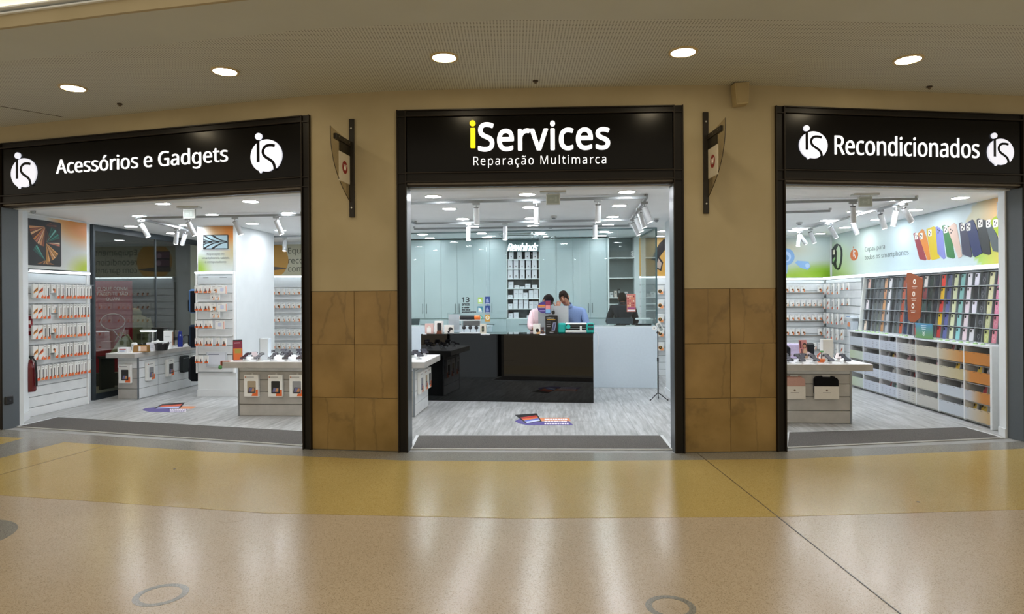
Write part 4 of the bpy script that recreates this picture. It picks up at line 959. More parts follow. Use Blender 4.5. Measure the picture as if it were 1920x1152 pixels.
# ---------------- second column
c2 = struct('wall_column_right', MB().box(1.735, 2.55, 9.85, 10.92, 0, CZ), 'white', (0, 0, 0), -TH)
obj('skirting', MB().box(1.722, 2.56, 9.84, 10.93, .0045, .12, '#e6e8ea', .003), 'satin', c2)
# ================================================================== centre: cabinets, lab glass, counters
CD = 13.28
cb = thing('cabinet_wall', 'pale aqua lacquered cupboard wall with dark slim handles behind the glass', 'cabinet', W(0, CD, 0), -TH)
obj('carcass', MB().box(-3.12, -1.07, .022, .30, 0.0045, 2.80, '#a9bcbc').box(-.395, .97, .022, .30, 0.0045, 2.80, '#a9bcbc').box(-1.07, -.395, .022, .30, 0.0045, 1.14, '#a9bcbc').box(-1.07, -.395, .28, .30, 1.14, 2.80, '#4a5052'), 'satin', cb)
dx = [-3.09, -2.752, -2.41, -2.078, -1.746, -1.407, -1.07]
dx2 = [-.395, -.06, .28, .618, .955]
def door(x0, x1, hs):
    w = x1-x0; o = obj('door', MB().box(.002, w-.002, 0, .02, 0, 1.60, b=.002), 'cab', cb); o.location = (x0, 0, 1.19)
    hxx = w-.04 if hs > 0 else .04
    if hs: obj('handle', MB().cyl((hxx, -.025, .10), (hxx, -.025, .30), .006, 6, '#4f5a5a').cyl((hxx, -.025, .12), (hxx, 0, .12), .004, 5, '#4f5a5a').cyl((hxx, -.025, .28), (hxx, 0, .28), .004, 5, '#4f5a5a'), 'metal', o)
for k in range(6): door(dx[k], dx[k+1], [1, -1][k % 2])
for k in range(4): door(dx2[k], dx2[k+1], [1, -1][k % 2])
def drawer(x0, x1, z0, z1):
    w = x1-x0; o = obj('drawer', MB().box(.002, w-.002, 0, .02, .002, z1-z0-.002, b=.002), 'cab', cb); o.location = (x0, 0, z0)
    m = (x0+x1)/2-x0; zz = (z1-z0)*.6
    obj('handle', MB().cyl((m-.09, -.025, zz), (m+.09, -.025, zz), .006, 6, '#4f5a5a').cyl((m-.07, -.025, zz), (m-.07, 0, zz), .004, 5, '#4f5a5a').cyl((m+.07, -.025, zz), (m+.07, 0, zz), .004, 5, '#4f5a5a'), 'metal', o)
for x0, x1 in ((-3.09, -2.41), (-2.41, -1.746), (-1.746, -1.07), (-1.07, -.395), (-.395, .28), (.28, .955)):
    for z0, z1 in ((.02, .34), (.34, .62), (.62, .90), (.90, 1.17)): drawer(x0, x1, z0, z1)
# shelf niche with white boxes
niche = obj('niche', MB().box(-1.07, -1.055, 0, .28, 1.17, 2.80, '#dfe9e9').box(-.41, -.395, 0, .28, 1.17, 2.80, '#dfe9e9'), 'satin', cb)
zsh = [od(980, y, CD)[1] for y in (486, 504, 522.5, 540.5, 560, 579, 597)]
for z in zsh: obj('shelf', MB().box(-1.055, -.41, 0, .28, z-.018, z, '#e6efef', .002), 'satin', cb)
def wbox(x0, x1, ztop, shelf, words, dot=True, name='product_box'):
    zb = zsh[shelf]; a, _ = od(x0, 520, CD+.02); b, _ = od(x1, 520, CD+.02); _, zt = od((x0+x1)/2, ztop, CD+.02)
    w = b-a; h = max(.03, zt-zb)
    t = thing(name, words, 'box', W((a+b)/2, CD+.03, zb), -TH, 'white boxes in the lit niche')
    obj('carton', MB().box(-w/2, w/2, 0, .12, 0, h, '#dde0e6', .002), 'satin', t)
    m = MB()
    if dot: m.flat(circ(0, h*.28, .013, 10), -.0008, '#6d6666'); m.flat([(-.02, h*.1), (.02, h*.1), (.02, h*.13), (-.02, h*.13)], -.0008, '#a5a3a3')
    else: m.flat([(-w*.3, h*.55), (w*.2, h*.55), (w*.2, h*.55+.006), (-w*.3, h*.55+.006)], -.0008, '#8d9296')
    obj('printed_mark', m, 'print', t)
X = lambda u: 940 + u*80/922
for k, (a, b) in enumerate(((165, 265), (345, 445), (515, 615), (683, 780))): wbox(X(a), X(b), 469, 0, 'tall white box with small mark, top niche shelf, %s from the left' % ORD[k])
for r, (sh, zt) in enumerate(((1, 487.5), (2, 505.5))):
    for k, (a, b) in enumerate(((140, 240), (267, 365), (400, 500), (538, 636), (665, 768))): wbox(X(a), X(b), zt, sh, 'tall white box, %s niche shelf from the top, %s from the left' % (ORD[sh], ORD[k]))
X = lambda u: 940 + u*190/1094; Y = lambda v: 440 + v*200/1152
for k, (a, b, zt) in enumerate(((75, 128, 510), (140, 192, 548), (198, 250, 560), (257, 312, 533), (333, 385, 545))): wbox(X(a), X(b), Y(zt), 3, 'low white carton, fourth niche shelf from the top, %s from the left' % ORD[k], False)
for k, (a, b, zt) in enumerate(((70, 118, 652), (132, 182, 592), (184, 232, 592), (234, 284, 628), (294, 342, 603), (346, 396, 590))): wbox(X(a), X(b), Y(zt), 4, 'white carton, fifth niche shelf from the top, %s from the left' % ORD[k], False)
for k, (a, b, zt) in enumerate(((70, 118, 748), (126, 174, 698), (184, 232, 698), (240, 290, 698), (298, 346, 722), (350, 396, 722))): wbox(X(a), X(b), Y(zt), 5, 'white carton, sixth niche shelf from the top, %s from the left' % ORD[k], False)
for k, (a, b, zt) in enumerate(((75, 120, 852), (130, 182, 842), (272, 305, 876))): wbox(X(a), X(b), Y(zt), 6, 'small white carton on the lowest niche shelf, %s from the left' % ORD[k], False)
ne = thing('neon_sign', 'glowing white cursive neon lettering above the box niche', 'neon sign', W(-.735, CD-.03, 2.63), -TH)
nm_ = text_mesh('Rewhinds', width=.62, height=.15, ext=.008, shear=.4, fat=.003, spacing=.93); obj('neon_lettering', nm_, 'led', ne)
obj('backing', MB().box(-.325, .325, .003, .3, -.09, .14, '#5f7274'), 'matte', ne)
# open shelving right of the cupboards
op = thing('open_shelving', 'grey open shelving with white boards at the right of the lab', 'shelving', W(0, CD, 0), -TH)
obj('frame', MB().box(.97, 1.0, -.02, .3, .0045, 2.81, '#dbe6e6').box(1.0, 1.5, .28, .3, .0045, 2.81, '#6e7878').box(1.5, 1.6, -.02, .3, .0045, 2.81, '#d8e3e4').box(1.0, 1.5, 0, .28, .0045, 1.14, '#a9bcbc'), 'satin', op)
for z in (2.40, 1.995, 1.60, 1.47, 1.34, 1.16): obj('shelf', MB().box(1.0, 1.5, 0.0, .28, z-.018, z, '#dfe8e8'), 'satin', op)
random.seed(9)
for k, (x, w, h, cc) in enumerate(((1.03, .07, .10, '#d9dcdc'), (1.11, .06, .13, '#c7bdb4'), (1.18, .05, .17, '#23272a'), (1.24, .07, .09, '#dfe2e2'), (1.32, .06, .11, '#c9cccd'), (1.39, .07, .07, '#b7adab'))):
    m = MB().box(-w/2, w/2, 0, .1, 0, h, cc, .004).box(-w*.3, w*.3, -.001, 0, h*.5, h*.8, '#8f9494')
    solo('small_carton', m, 'satin', ['pale grey carton', 'beige carton', 'tall black container', 'low white carton', 'light grey carton', 'taupe carton'][k] + ' on the middle board of the open shelving', 'box', W(1.0+x-.98, CD+.06, 1.60), -TH, 'cartons on the open shelving')
# lab ceiling cassette
s, d = fls(985, 432, CZ)
t = thing('air_cassette', 'square white ceiling air unit above the lab cupboards', 'air conditioner', W(-.72, 12.72, CZ), -TH)
obj('frame', MB().box(-.42, .42, -.42, .42, -.035, 0, '#d9e2e2', .012), 'satin', t)
for x0, x1, y0, y1 in ((-.34, .34, -.38, -.33), (-.34, .34, .33, .38), (-.38, -.33, -.3, .3), (.33, .38, -.3, .3)): obj('louvre', MB().box(x0, x1, y0, y1, -.05, -.034, '#8d999a', .004), 'satin', t)
obj('intake_grille', MB().box(-.26, .26, -.26, .26, -.04, -.034, '#7e8a8b'), 'satin', t)
for px, py, wd in ((1038, 405, 'second row of lights'), (1032, 424, 'third row of lights'), (1037, 444, 'rear of the lab ceiling'), (1499, 417, 'right department')):
    s, d = fls(px, py, CZ); solo('smoke_detector', MB().cyl((0, 0, -.03), (0, 0, 0), .05, 16, '#c9cccc').cyl((0, 0, -.045), (0, 0, -.03), .03, 12, '#70787a'), 'satin', 'small grey smoke detector on the ceiling near the ' + wd, 'smoke detector', W(s, min(d, 13.1), CZ), -TH, 'smoke detectors')
# white counters carrying the glass
def line_thing(name, label, cat, p, q, z=0):
    P, Q = W(*p), W(*q); t = thing(name, label, cat, (P.x, P.y, z), atan2((Q-P).y, (Q-P).x)); return t, (Q-P).length
GD = lambda s: 11.99 + (s+2.81)*(11.613-11.99)/(1.702+2.81)
wcl, L1 = line_thing('white_counter', 'white glossy service counter left of the passage, behind the black counter', 'counter', (-3.05, GD(-3.05)), (-1.32, GD(-1.32)))
obj('front_panel', MB().box(0, L1, 0, .022, .0045, 1.06, '#d3dfe8', .003), 'satin', wcl); obj('carcass', MB().box(.01, L1-.01, .022, .55, .0045, 1.055, '#d3dfe8'), 'satin', wcl); obj('worktop', MB().box(0, L1, 0, .6, 1.06, 1.085, '#dde7ee', .003), 'satin', wcl)
wcr, L2 = line_thing('white_counter', 'white glossy service counter to the right of the black counter', 'counter', (.36, GD(.36)), (1.702, GD(1.702)))
obj('front_panel', MB().box(0, L2, 0, .022, .0045, 1.06, '#d3dfe8', .003), 'satin', wcr); obj('carcass', MB().box(.01, L2-.01, .022, .55, .0045, 1.055, '#d3dfe8'), 'satin', wcr); obj('worktop', MB().box(0, L2, 0, .6, 1.06, 1.085, '#dde7ee', .003), 'satin', wcr)
# glass partition (window_2) on the counters and across the passage head
gp, gq = W(-3.05, GD(-3.05)), W(1.70, GD(1.70)); ga = atan2((gq-gp).y, (gq-gp).x); GL = (gq-gp).length
w2 = struct('window_2', MB().box(0, GL, .02, .05, CZ-.025, CZ, '#8fa3a6').box(0, 1.73, .02, .05, 1.085, 1.10, '#b9c8cb').box(GL-1.34, GL, .02, .05, 1.085, 1.10, '#b9c8cb'), 'metal', (gp.x, gp.y, 0), ga)
for a, b, z0 in ((0, .86, 1.10), (.86, 1.73, 1.10), (1.73, 2.57, .006), (2.57, GL-1.34, .006), (GL-1.34, GL-.67, 1.10), (GL-.67, GL, 1.10)):
    obj('pane', MB().box(a+.004, b-.004, .03, .04, z0, CZ-.025), 'glass', w2)
w3p, w3q = W(1.70, GD(1.70)+.04), W(1.62, 13.2); a3 = atan2((w3q-w3p).y, (w3q-w3p).x); L3 = (w3q-w3p).length
w3 = struct('window_3', MB().box(0, L3, -.015, .015, CZ-.025, CZ, '#8fa3a6').box(0, .012, -.015, .015, .01, CZ-.02, '#6f8487'), 'metal', (w3p.x, w3p.y, 0), a3)
for a, b in ((.012, L3/2), (L3/2, L3)): obj('pane', MB().box(a+.003, b-.003, -.005, .005, .006, CZ-.025), 'glass', w3)
def on_glass(name, label, cat, px0, px1, py0, py1):
    """sheet stuck on the front of the glass partition"""
    n = Vector((-sin(ga), cos(ga), 0)); q = gp + n*.028
    def hit(px, py):
        r = ray(px, py); t = q.dot(n)/r.dot(n); h = r*t; return ((h-gp).dot(Vector((cos(ga), sin(ga), 0))), HC+h.z)
    x0, z1 = hit(px0, py0); x1, z0 = hit(px1, py1); o = gp + Vector((cos(ga), sin(ga), 0))*((x0+x1)/2) + n*.028
    return thing(name, label, cat, (o.x, o.y, z0), ga), x1-x0, z1-z0
t, w, h = on_glass('anniversary_lettering', 'black lettering reading 13 anos stuck on the lab glass', 'lettering', 866, 894, 557, 587)
for bd, zf, hh, ww in (('13', .82, .30, .50), ('anos', .52, .14, .52), ('a cuidar', .34, .09, .5), ('dos seus', .2, .09, .55), ('equipamentos', .05, .1, .95)):
    o = text_at(t, 'letters', bd, -w/2+w*ww/2, -.001, h*zf, width=w*ww, height=h*hh, ext=.0015, fat=w*.011, col='#0b0c0e')
st = [(896, 905, 558, 570, '#a9cf5a', 'lime green square sticker, top left of the sticker cluster on the lab glass'), (909.5, 919, 556.5, 570.5, '#2f4a8c', 'blue award sticker, top right of the sticker cluster on the lab glass'),
      (895.5, 905, 575, 586, '#3f8aa0', 'teal square sticker in the middle left of the cluster on the lab glass'), (909.5, 919, 573.5, 587.5, '#2f4a8c', 'blue award sticker below its twin on the lab glass'),
      (896, 906, 590, 602, '#55b59a', 'green diamond sticker at the lower left of the cluster on the lab glass'), (909.5, 919, 590, 603.5, '#d9a24a', 'gold round-seal sticker at the lower right of the cluster on the lab glass')]
for k, (a, b, c, d, cc, lab) in enumerate(st):
    t, w, h = on_glass('sticker', lab, 'sticker', a, b, c, d); t['group'] = 'stickers on the lab glass'
    if k == 4: obj('film', MB().prism([(0, 0), (w/2, h/2), (0, h), (-w/2, h/2)], -.0015, 0, cc), 'print', t); obj('inner_field', MB().prism([(0, h*.2), (w*.3, h/2), (0, h*.8), (-w*.3, h/2)], -.002, -.0015, '#cfe9df'), 'print', t)
    else:
        obj('film', MB().box(-w/2, w/2, -.0015, 0, 0, h, cc), 'print', t)
        if k == 5: obj('seal', MB().prism(circ(0, h*.55, w*.42, 16), -.002, -.0015, '#f6f3e6').prism(circ(0, h*.55, w*.28, 16), -.0025, -.002, '#e9c77c'), 'print', t)
        elif k in (1, 3): obj('figure', MB().prism([(-w*.3, h*.2), (w*.3, h*.25), (w*.2, h*.55), (-w*.1, h*.8), (-w*.3, h*.6)], -.002, -.0015, '#8fa0cc').box(-w*.4, w*.4, -.002, -.0015, h*.06, h*.12, '#ffffff'), 'print', t)
        else: obj('figure', MB().prism([(-w*.35, h*.25), (w*.35, h*.3), (w*.1, h*.7), (-w*.35, h*.8)], -.002, -.0015, '#f1f5ea').box(-w*.4, w*.4, -.002, -.0015, h*.06, h*.14, '#ffffff'), 'print', t)
t, w, h = on_glass('glass_poster', 'red and pink poster with white foot strip stuck on the lab glass', 'poster', 1175, 1192, 551.5, 585)
obj('sheet', MB().box(-w/2, w/2, -.002, 0, 0, h, '#c97a6e'), 'print', t)
m = MB(); random.seed(4)
for r in range(5):
    for c in range(4): m.flat([(-w*.42+c*w*.21, h*(.3+r*.13)), (-w*.42+c*w*.21+w*.15, h*(.3+r*.13)), (-w*.42+c*w*.21+w*.13, h*(.3+r*.13)+h*.09), (-w*.42+c*w*.21, h*(.3+r*.13)+h*.08)], -.0026, random.choice(['#8e2f33', '#e8c08a', '#f1d9c4', '#b34c48', '#d98a5c']))
m.flat([(-w*.4, h*.16), (w*.4, h*.16), (w*.4, h*.24), (-w*.4, h*.24)], -.0026, '#9c4a80'); m.flat([(-w*.42, h*.03), (w*.42, h*.03), (w*.42, h*.12), (-w*.42, h*.12)], -.0026, '#f1e9ea')
obj('printed_offers', m, 'print', t)
# ---------------- black counter
bc, LB = line_thing('black_counter', 'long glossy black reception counter facing the centre entrance', 'counter', (-2.162, 10.125), (.505, 9.954))
BA = bc.rotation_euler.z
obj('front_panel', MB().box(0, LB, 0, .02, .0045, 1.03, b=.0015), 'blackgloss', bc)
for x in (0, LB-.02): obj('end_panel', MB().box(x, x+.02, .02, .56, .0045, 1.03), 'blackgloss', bc)
obj('worktop', MB().box(0, LB, 0.0, .60, 1.03, 1.045, b=.002), 'blackgloss', bc)
obj('inner_shelf', MB().box(.02, LB-.02, .3, .55, .5, .52, '#c9ccce'), 'satin', bc)
def on_counter(px, y=.1):
    """world point on the worktop seen at pixel column px"""
    u = Vector((cos(BA), sin(BA), 0)); n = Vector((-sin(BA), cos(BA), 0)); q = bc.location + n*y
    r = ray(px, 600); t = q.dot(n)/r.dot(n); h = r*t; v = bc.location + u*((Vector((h.x, h.y, 0))-q).dot(u)) + n*y
    return Vector((v.x, v.y, 1.045)), t/F      # second: metres per pixel there
def cthing(name, label, cat, px, y=.1, rot=0, group=None):
    p, k = on_counter(px, y); return thing(name, label, cat, p, BA+rot, group), k
t, k = cthing('pink_box', 'pink-edged white display box with a small bottle, leftmost on the black counter', 'box', 805, .12, .15)
obj('carton', MB().box(-.065, .065, -.04, .04, 0, .16, '#dcb9b2', .003), 'satin', t); obj('bottle_picture', MB().box(-.035, .03, -.042, -.04, .01, .10, '#f4f1ee').box(-.02, .02, -.043, -.04, .1, .12, '#e4dcd4'), 'print', t)
t, k = cthing('speaker_box', 'white box showing a black device over orange, second on the black counter', 'box', 823, .1, -.1)
obj('carton', MB().box(-.062, .062, -.04, .04, 0, .20, '#e6e2de', .003), 'satin', t); obj('device_picture', MB().prism(rrect(-.015, .055, .05, .17, .012, 3), -.042, -.04, '#1b1c1f').prism([(-.03, .0), (.06, .0), (.06, .06), (-.01, .07)], -.0415, -.04, '#6e3a24'), 'print', t)
t, k = cthing('headset_box', 'low white box showing a black headset, third on the black counter', 'box', 842, .1, .05)
obj('carton', MB().box(-.07, .07, -.04, .04, 0, .135, '#e6e2dc', .003), 'satin', t); obj('headset_picture', MB().prism(circ(.03, .07, .035, 14), -.042, -.04, '#2a2728').prism(circ(.045, .045, .02, 10), -.043, -.042, '#e8e4e0').prism(circ(.0, .03, .018, 10), -.043, -.04, '#1c1a1b'), 'print', t)
t, k = cthing('acrylic_leaflet_stand', 'clear acrylic leaflet stand on the black counter', 'leaflet holder', 851, .3)
obj('back_sheet', MB().box(-.11, .11, 0, .004, 0.004, .32, '#e8eef2'), 'acrylic', t); obj('leaflet', MB().box(-.09, .09, .005, .007, .05, .30, '#d9dde2'), 'print', t); obj('foot', MB().box(-.11, .11, -.06, .06, 0, .004, '#e8eef2'), 'acrylic', t)
t, k = cthing('wide_roll_pack', 'black and orange roll pack lying on the white tray stand', 'package', 882, .2); t.location.z = 1.045+.215
obj('roll', MB().cyl((-.16, 0, .035), (.07, 0, .035), .035, 12, '#17181b'), 'satin', t); obj('orange_end', MB().cyl((.07, 0, .035), (.155, 0, .035), .0352, 12, '#d9722f'), 'satin', t); obj('end_cap', MB().cyl((-.17, 0, .035), (-.16, 0, .035), .03, 12, '#c9a79c'), 'satin', t)
t, k = cthing('earphone_stand', 'white two-tier stand with three dark headsets on the black counter', 'display stand', 882, .2)
obj('base', MB().box(-.17, .17, -.09, .09, 0, .016, '#e9edf0', .003), 'satin', t); obj('upper_tray', MB().box(-.165, .165, -.07, .07, .2, .215, '#dfe3e6', .003), 'satin', t)
for x in (-.15, .15): obj('post', MB().box(x-.006, x+.006, .03, .07, .016, .2, '#cfd3d6'), 'satin', t)
obj('grey_back', MB().box(-.13, .14, .06, .065, .12, .2, '#8a8d90'), 'satin', t)
for x in (-.1, .0, .1): obj('headset', MB().ball((x, -.02, .09), .028, '#26272b', 8, (1.2, .6, 1)).cyl((x, -.02, .02), (x, -.02, .09), .006, 6, '#3a3b40').cyl((x-.03, -.02, .12), (x+.03, -.02, .12), .006, 6, '#26272b'), 'satin', t)
t, k = cthing('watch_box', 'small white and tan box with a dark watch on the black counter', 'box', 906, .08)
obj('carton', MB().box(-.045, .045, -.03, .03, 0, .155, '#d9d3c4', .003), 'satin', t); obj('watch_picture', MB().prism(rrect(-.018, .018, .03, .12, .01, 3), -.032, -.03, '#23241f').prism(rrect(-.012, .012, .055, .09, .005, 2), -.033, -.032, '#4a5a3c'), 'print', t)
t, k = cthing('cable_tray', 'flat grey charging tray with loose cables at the left of the counter', 'tray', 872, .04)
obj('tray', MB().box(-.28, .26, -.03, .05, 0, .012, '#6d7072', .004), 'satin', t); obj('cable', MB().tube([(-.1, 0, .016), (0, .02, .02), (.12, -.01, .018), (.2, .01, .03), (.24, .02, .016)], .004, 6, '#d9dde0'), 'satin', t)
t, k = cthing('price_card', 'small white box with a dark earbud picture beside the black sign', 'box', 1006.5, .08)
obj('carton', MB().box(-.056, .056, -.03, .03, 0, .155, '#eae8e2', .003), 'satin', t); obj('earbud_picture', MB().prism(circ(.012, .055, .03, 14), -.032, -.03, '#2c2320').prism([(-.01, .0), (.056, .0), (.056, .04), (.01, .03)], -.0315, -.03, '#e8b27c'), 'print', t)
t, k = cthing('black_sign', 'upright black counter sign with yellow heading and a phone picture', 'sign', 1034, .06)
obj('board', MB().box(-.095, .095, -.006, .006, .01, .275, '#0c0c0e', .002), 'satin', t); obj('foot', MB().box(-.095, .095, -.03, .04, 0, .01, '#0c0c0e'), 'satin', t)
text_at(t, 'heading', 'PEL\u00cdCULA', -.015, -.0065, .245, width=.12, height=.02, ext=.0006, bold=.02, col='#f2efe6'); obj('text_line', MB().box(-.07, .06, -.0068, -.006, .212, .224, '#d9a93c'), 'print', t)
for z in (.18, .145, .11): obj('text_line', MB().box(-.075, -.015, -.0068, -.006, z, z+.006, '#b9b9bd'), 'print', t)
obj('phone_picture', MB().prism([(-.0, .05), (.05, .05), (.075, .175), (.025, .175)], -.0075, -.006, '#8d93ad').prism([(.01, .06), (.043, .06), (.064, .165), (.033, .165)], -.0085, -.0075, '#4a5070'), 'print', t); obj('foot_line', MB().box(-.03, .03, -.0068, -.006, .022, .03, '#b9b9bd'), 'print', t)
t, k = cthing('teal_cutter', 'teal film cutting machine with a white slot tray on the black counter', 'machine', 1080, .16)
obj('body', MB().box(-.28, -.155, -.09, .09, .006, .165, '#16a39b', .02).box(.155, .275, -.09, .09, .006, .165, '#16a39b', .02), 'satin', t)
obj('front_rail', MB().box(-.16, .16, -.095, .07, .02, .055, '#e8ecec', .006).box(-.16, .16, -.06, .08, .145, .165, '#e4e8e8', .006), 'satin', t)
obj('dark_slot', MB().box(-.158, .158, -.05, .06, .055, .146, '#16191b'), 'satin', t); obj('guide_bar', MB().cyl((-.155, -.07, .085), (.155, -.07, .085), .006, 8, '#8f9698').cyl((-.155, -.06, .12), (.155, -.06, .12), .005, 8, '#8f9698'), 'metal', t)
obj('knob', MB().cyl((-.115, -.112, .11), (-.115, -.088, .11), .032, 16, '#25b8ae'), 'satin', t); obj('blade_carriage', MB().box(.06, .09, -.1, -.06, .055, .12, '#dde2e2', .004), 'satin', t)
obj('control_panel', MB().box(.185, .265, -.094, -.088, .06, .1, '#17343a').box(.185, .265, -.094, -.088, .12, .15, '#17343a'), 'gloss', t); text_at(t, 'model_lettering', 'CUTTER', .225, -.0945, .08, width=.055, ext=.0005, col='#cfe8e6') if False else None
obj('foot', MB().box(-.27, .27, -.08, .08, 0, .006, '#1b1d1f'), 'satin', t)
obj('power_cable', MB().tube([(.27, .05, .03), (.31, .04, .02), (.335, .02, -.04), (.34, -.01, -.14), (.325, -.02, -.22), (.31, -.01, -.28)], .004, 6, '#eceff1'), 'satin', t)
# all-in-one computer, back to the viewer
t, k = cthing('desktop_computer', 'large silver all-in-one computer seen from behind on the counter', 'computer', 1037.5, .36)
tl = obj('display_back', MB().prism(rrect(-.238, .238, .09, .425, .014, 4), 0, .018, '#b4b7ba'), 'satin', t)
obj('stand', MB().prism([(-.085, .006), (.085, .006), (.07, .28), (-.07, .28)], -.06, -.05, '#a3a6a9').box(-.09, .09, -.12, .06, 0, .008, '#b0b3b6').box(-.07, .07, -.06, .002, .26, .29, '#a3a6a9'), 'metal', t)
ap = [(0, -.028), (.010, -.031), (.022, -.022), (.029, -.004), (.022, .004), (.022, .014), (.027, .019), (.018, .027), (.006, .024), (-.002, .022), (-.014, .026), (-.025, .018), (-.028, .0), (-.02, -.022), (-.010, -.031)]
obj('fruit_emblem', MB().prism([(x, z+.325) for x, z in ap], -.002, 0, '#101113').prism([(0, .353), (.004, .364), (.012, .368), (.009, .358)], -.002, 0, '#101113'), 'satin', t)
obj('screen', MB().box(-.23, .23, .018, .020, .13, .415, '#1b1d22'), 'gloss', t)
# clear pane with the purple round sticker
t, k = cthing('counter_pane', 'clear acrylic pane with a purple and orange round sticker on the counter', 'acrylic stand', 1020, .20)
obj('pane', MB().box(-.15, .15, 0, .004, .006, .51, '#e8eef2'), 'acrylic', t); obj('foot', MB().box(-.15, .15, -.03, .03, 0, .006, '#e8eef2'), 'acrylic', t)
cz_ = .405
obj('purple_disc', MB().prism(circ(-.012, cz_, .088, 30), -.003, -.0005, '#46307c'), 'print', t)
obj('orange_bars', MB().box(-.09, .02, -.0038, -.003, cz_+.01, cz_+.04, '#d9893f').box(-.09, .02, -.0038, -.003, cz_-.008, cz_-.002, '#e9c7a0').box(-.07, .02, -.0038, -.003, cz_-.06, cz_-.045, '#b9a9e0'), 'print', t)
obj('phone_picture', MB().box(.02, .105, -.0045, -.003, cz_-.10, cz_+.11, '#33265c').box(.026, .099, -.0052, -.0045, cz_-.09, cz_-.03, '#7fb4e0').box(.026, .099, -.0052, -.0045, cz_-.03, cz_+.03, '#d98a8a').box(.026, .099, -.0052, -.0045, cz_+.03, cz_+.10, '#8c3350'), 'print', t)
# things on and behind the white counters
P_, _ = None, None
t = thing('office_chair', 'dark grey office chair back behind the left white counter', 'chair', W(-2.95, 12.72, 0), -TH)
obj('backrest', MB().prism([(-.20, .98), (.18, .98), (.21, 1.20), (-.20, 1.20)], -.03, .03, '#3c4a4e'), 'fabric', t); obj('seat', MB().box(-.24, .24, .05, .42, .44, .52, '#3c4a4e', .03), 'fabric', t)
obj('column', MB().cyl((0, .27, .08), (0, .27, .44), .03, 10, '#2a2d2f'), 'metal', t); obj('back_bar', MB().cyl((0, .05, .48), (0, .035, 1.0), .02, 8, '#2a2d2f'), 'metal', t)
for k in range(5): obj('leg', MB().cyl((0, .27, .09), (.2*cos(k*1.257), .27+.2*sin(k*1.257), .04), .018, 8, '#2a2d2f').ball((.2*cos(k*1.257), .27+.2*sin(k*1.257), .034), .03, '#17181a', 8), 'metal', t)
t = thing('work_monitor', 'dark monitor back standing behind the right white counter', 'monitor', W(1.09, 12.05, 1.085), -TH)
obj('screen_back', MB().box(-.24, .24, -.015, .015, .03, .14, '#2c3a44', .006), 'satin', t); obj('foot', MB().box(-.1, .1, -.06, .06, 0, .012, '#23282c').cyl((0, 0, .01), (0, 0, .05), .02, 8, '#23282c'), 'satin', t)
t = thing('round_lamp_tray', 'white round magnifier lamp lying at the right end of the white counter', 'lamp', W(1.50, 11.95, 1.085), -TH)
obj('base', MB().box(-.14, .14, -.08, .08, 0, .035, '#17191b', .006), 'satin', t); obj('ring', MB().lathe([(.13, .11), (.14, .125), (.13, .14), (.06, .14)], 20, '#e9f0f0', mat=Matrix.Diagonal((1, .8, 1, 1))), 'satin', t); obj('stem', MB().cyl((0, 0, .03), (0, 0, .12), .012, 8, '#c9d0d0'), 'satin', t)
# phone tripod
s, d = fls(1234, 751); t = thing('phone_tripod', 'slim black tripod with a phone clamp at the end of the white counter', 'tripod', W(s, d, 0), -TH)
for a in (-2.6, -.4, 1.4): obj('leg', MB().cyl((0, 0, .12), (.15*cos(a), .15*sin(a), .012), .007, 8, '#15161a').ball((.15*cos(a), .15*sin(a), .016), .012, '#15161a', 8), 'satin', t)
obj('pole', MB().cyl((0, 0, .10), (0, 0, .62), .011, 10, '#15161a').cyl((0, 0, .62), (0, 0, 1.04), .008, 10, '#1c1d22').cyl((0, 0, .6), (0, 0, .66), .015, 10, '#15161a'), 'satin', t)
obj('head', MB().ball((0, 0, 1.05), .02, '#15161a', 10), 'satin', t)
cl = obj('phone_clamp', MB().prism(rrect(-.035, .035, -.08, .08, .012, 3), -.012, .0, '#e6e6e2'), 'satin', t); cl.location = (.035, -.01, 1.13); cl.rotation_euler = (0, radians(-28), 0)
obj('phone_back', MB().prism(rrect(-.022, .022, -.055, .06, .006, 2), -.016, -.012, '#8f9694').prism(circ(0, .0, .012, 10), -.018, -.016, '#3a3d3f'), 'satin', cl)
obj('remote_disc', MB().cyl((-.055, -.02, 1.12), (-.055, -.008, 1.12), .034, 18, '#f1f1ef').cyl((-.055, -.023, 1.12), (-.055, -.02, 1.12), .012, 12, '#9aa09e').cyl((-.03, -.012, 1.12), (.0, -.008, 1.10), .008, 6, '#e0e0de'), 'satin', t)
# ================================================================== right department
rc = slat_rack('white slatboard rack on the rear wall of the right department', 3.0, DB-.06, 'f', 2.29, .128, 1.92, depth=.06)
led(rc, 0, 2.29, 1.93, -.06, .055)
for r in range(5):
    xs = []
    for k in range(21):
        x = .12 + k*.107
        if k in (17, 18) and r in (0, 3): continue
        if k < 10 and k % 3 == 2: continue
        v = [0, 1, 2, 0, 1][r] if k > 12 else 1
        pack('card', v, 'cream and orange earphone pack, %s from the left, %s row, rear right rack' % (ORD[k], ROWN[r]), W(3.0+x, DB-.06-.09, ZR[r]-.145), -TH, 'packs on the rear right rack', parts=False); xs.append(x)
    hooks(rc, xs, ZR[r]-.024, .12)
    obj('price_rail', MB().box(.05, 2.28, -.03, -.001, ZR[r]-.175, ZR[r]-.16, '#9a948a'), 'satin', rc)
p5 = banner('green poster with pale blue earbuds on the rear wall of the right department', 3.0, DB-.005, 'f', 2.42, .81, blend('#c3cfcc', (.97, .05, .38, '#7fae12', 1), (.72, .0, .35, '#9fbf3c', .8), (.68, .75, .3, '#cdbf9c', .6), (.95, .9, .5, '#c3d2d6', .5)), 1.975, 34, 14)
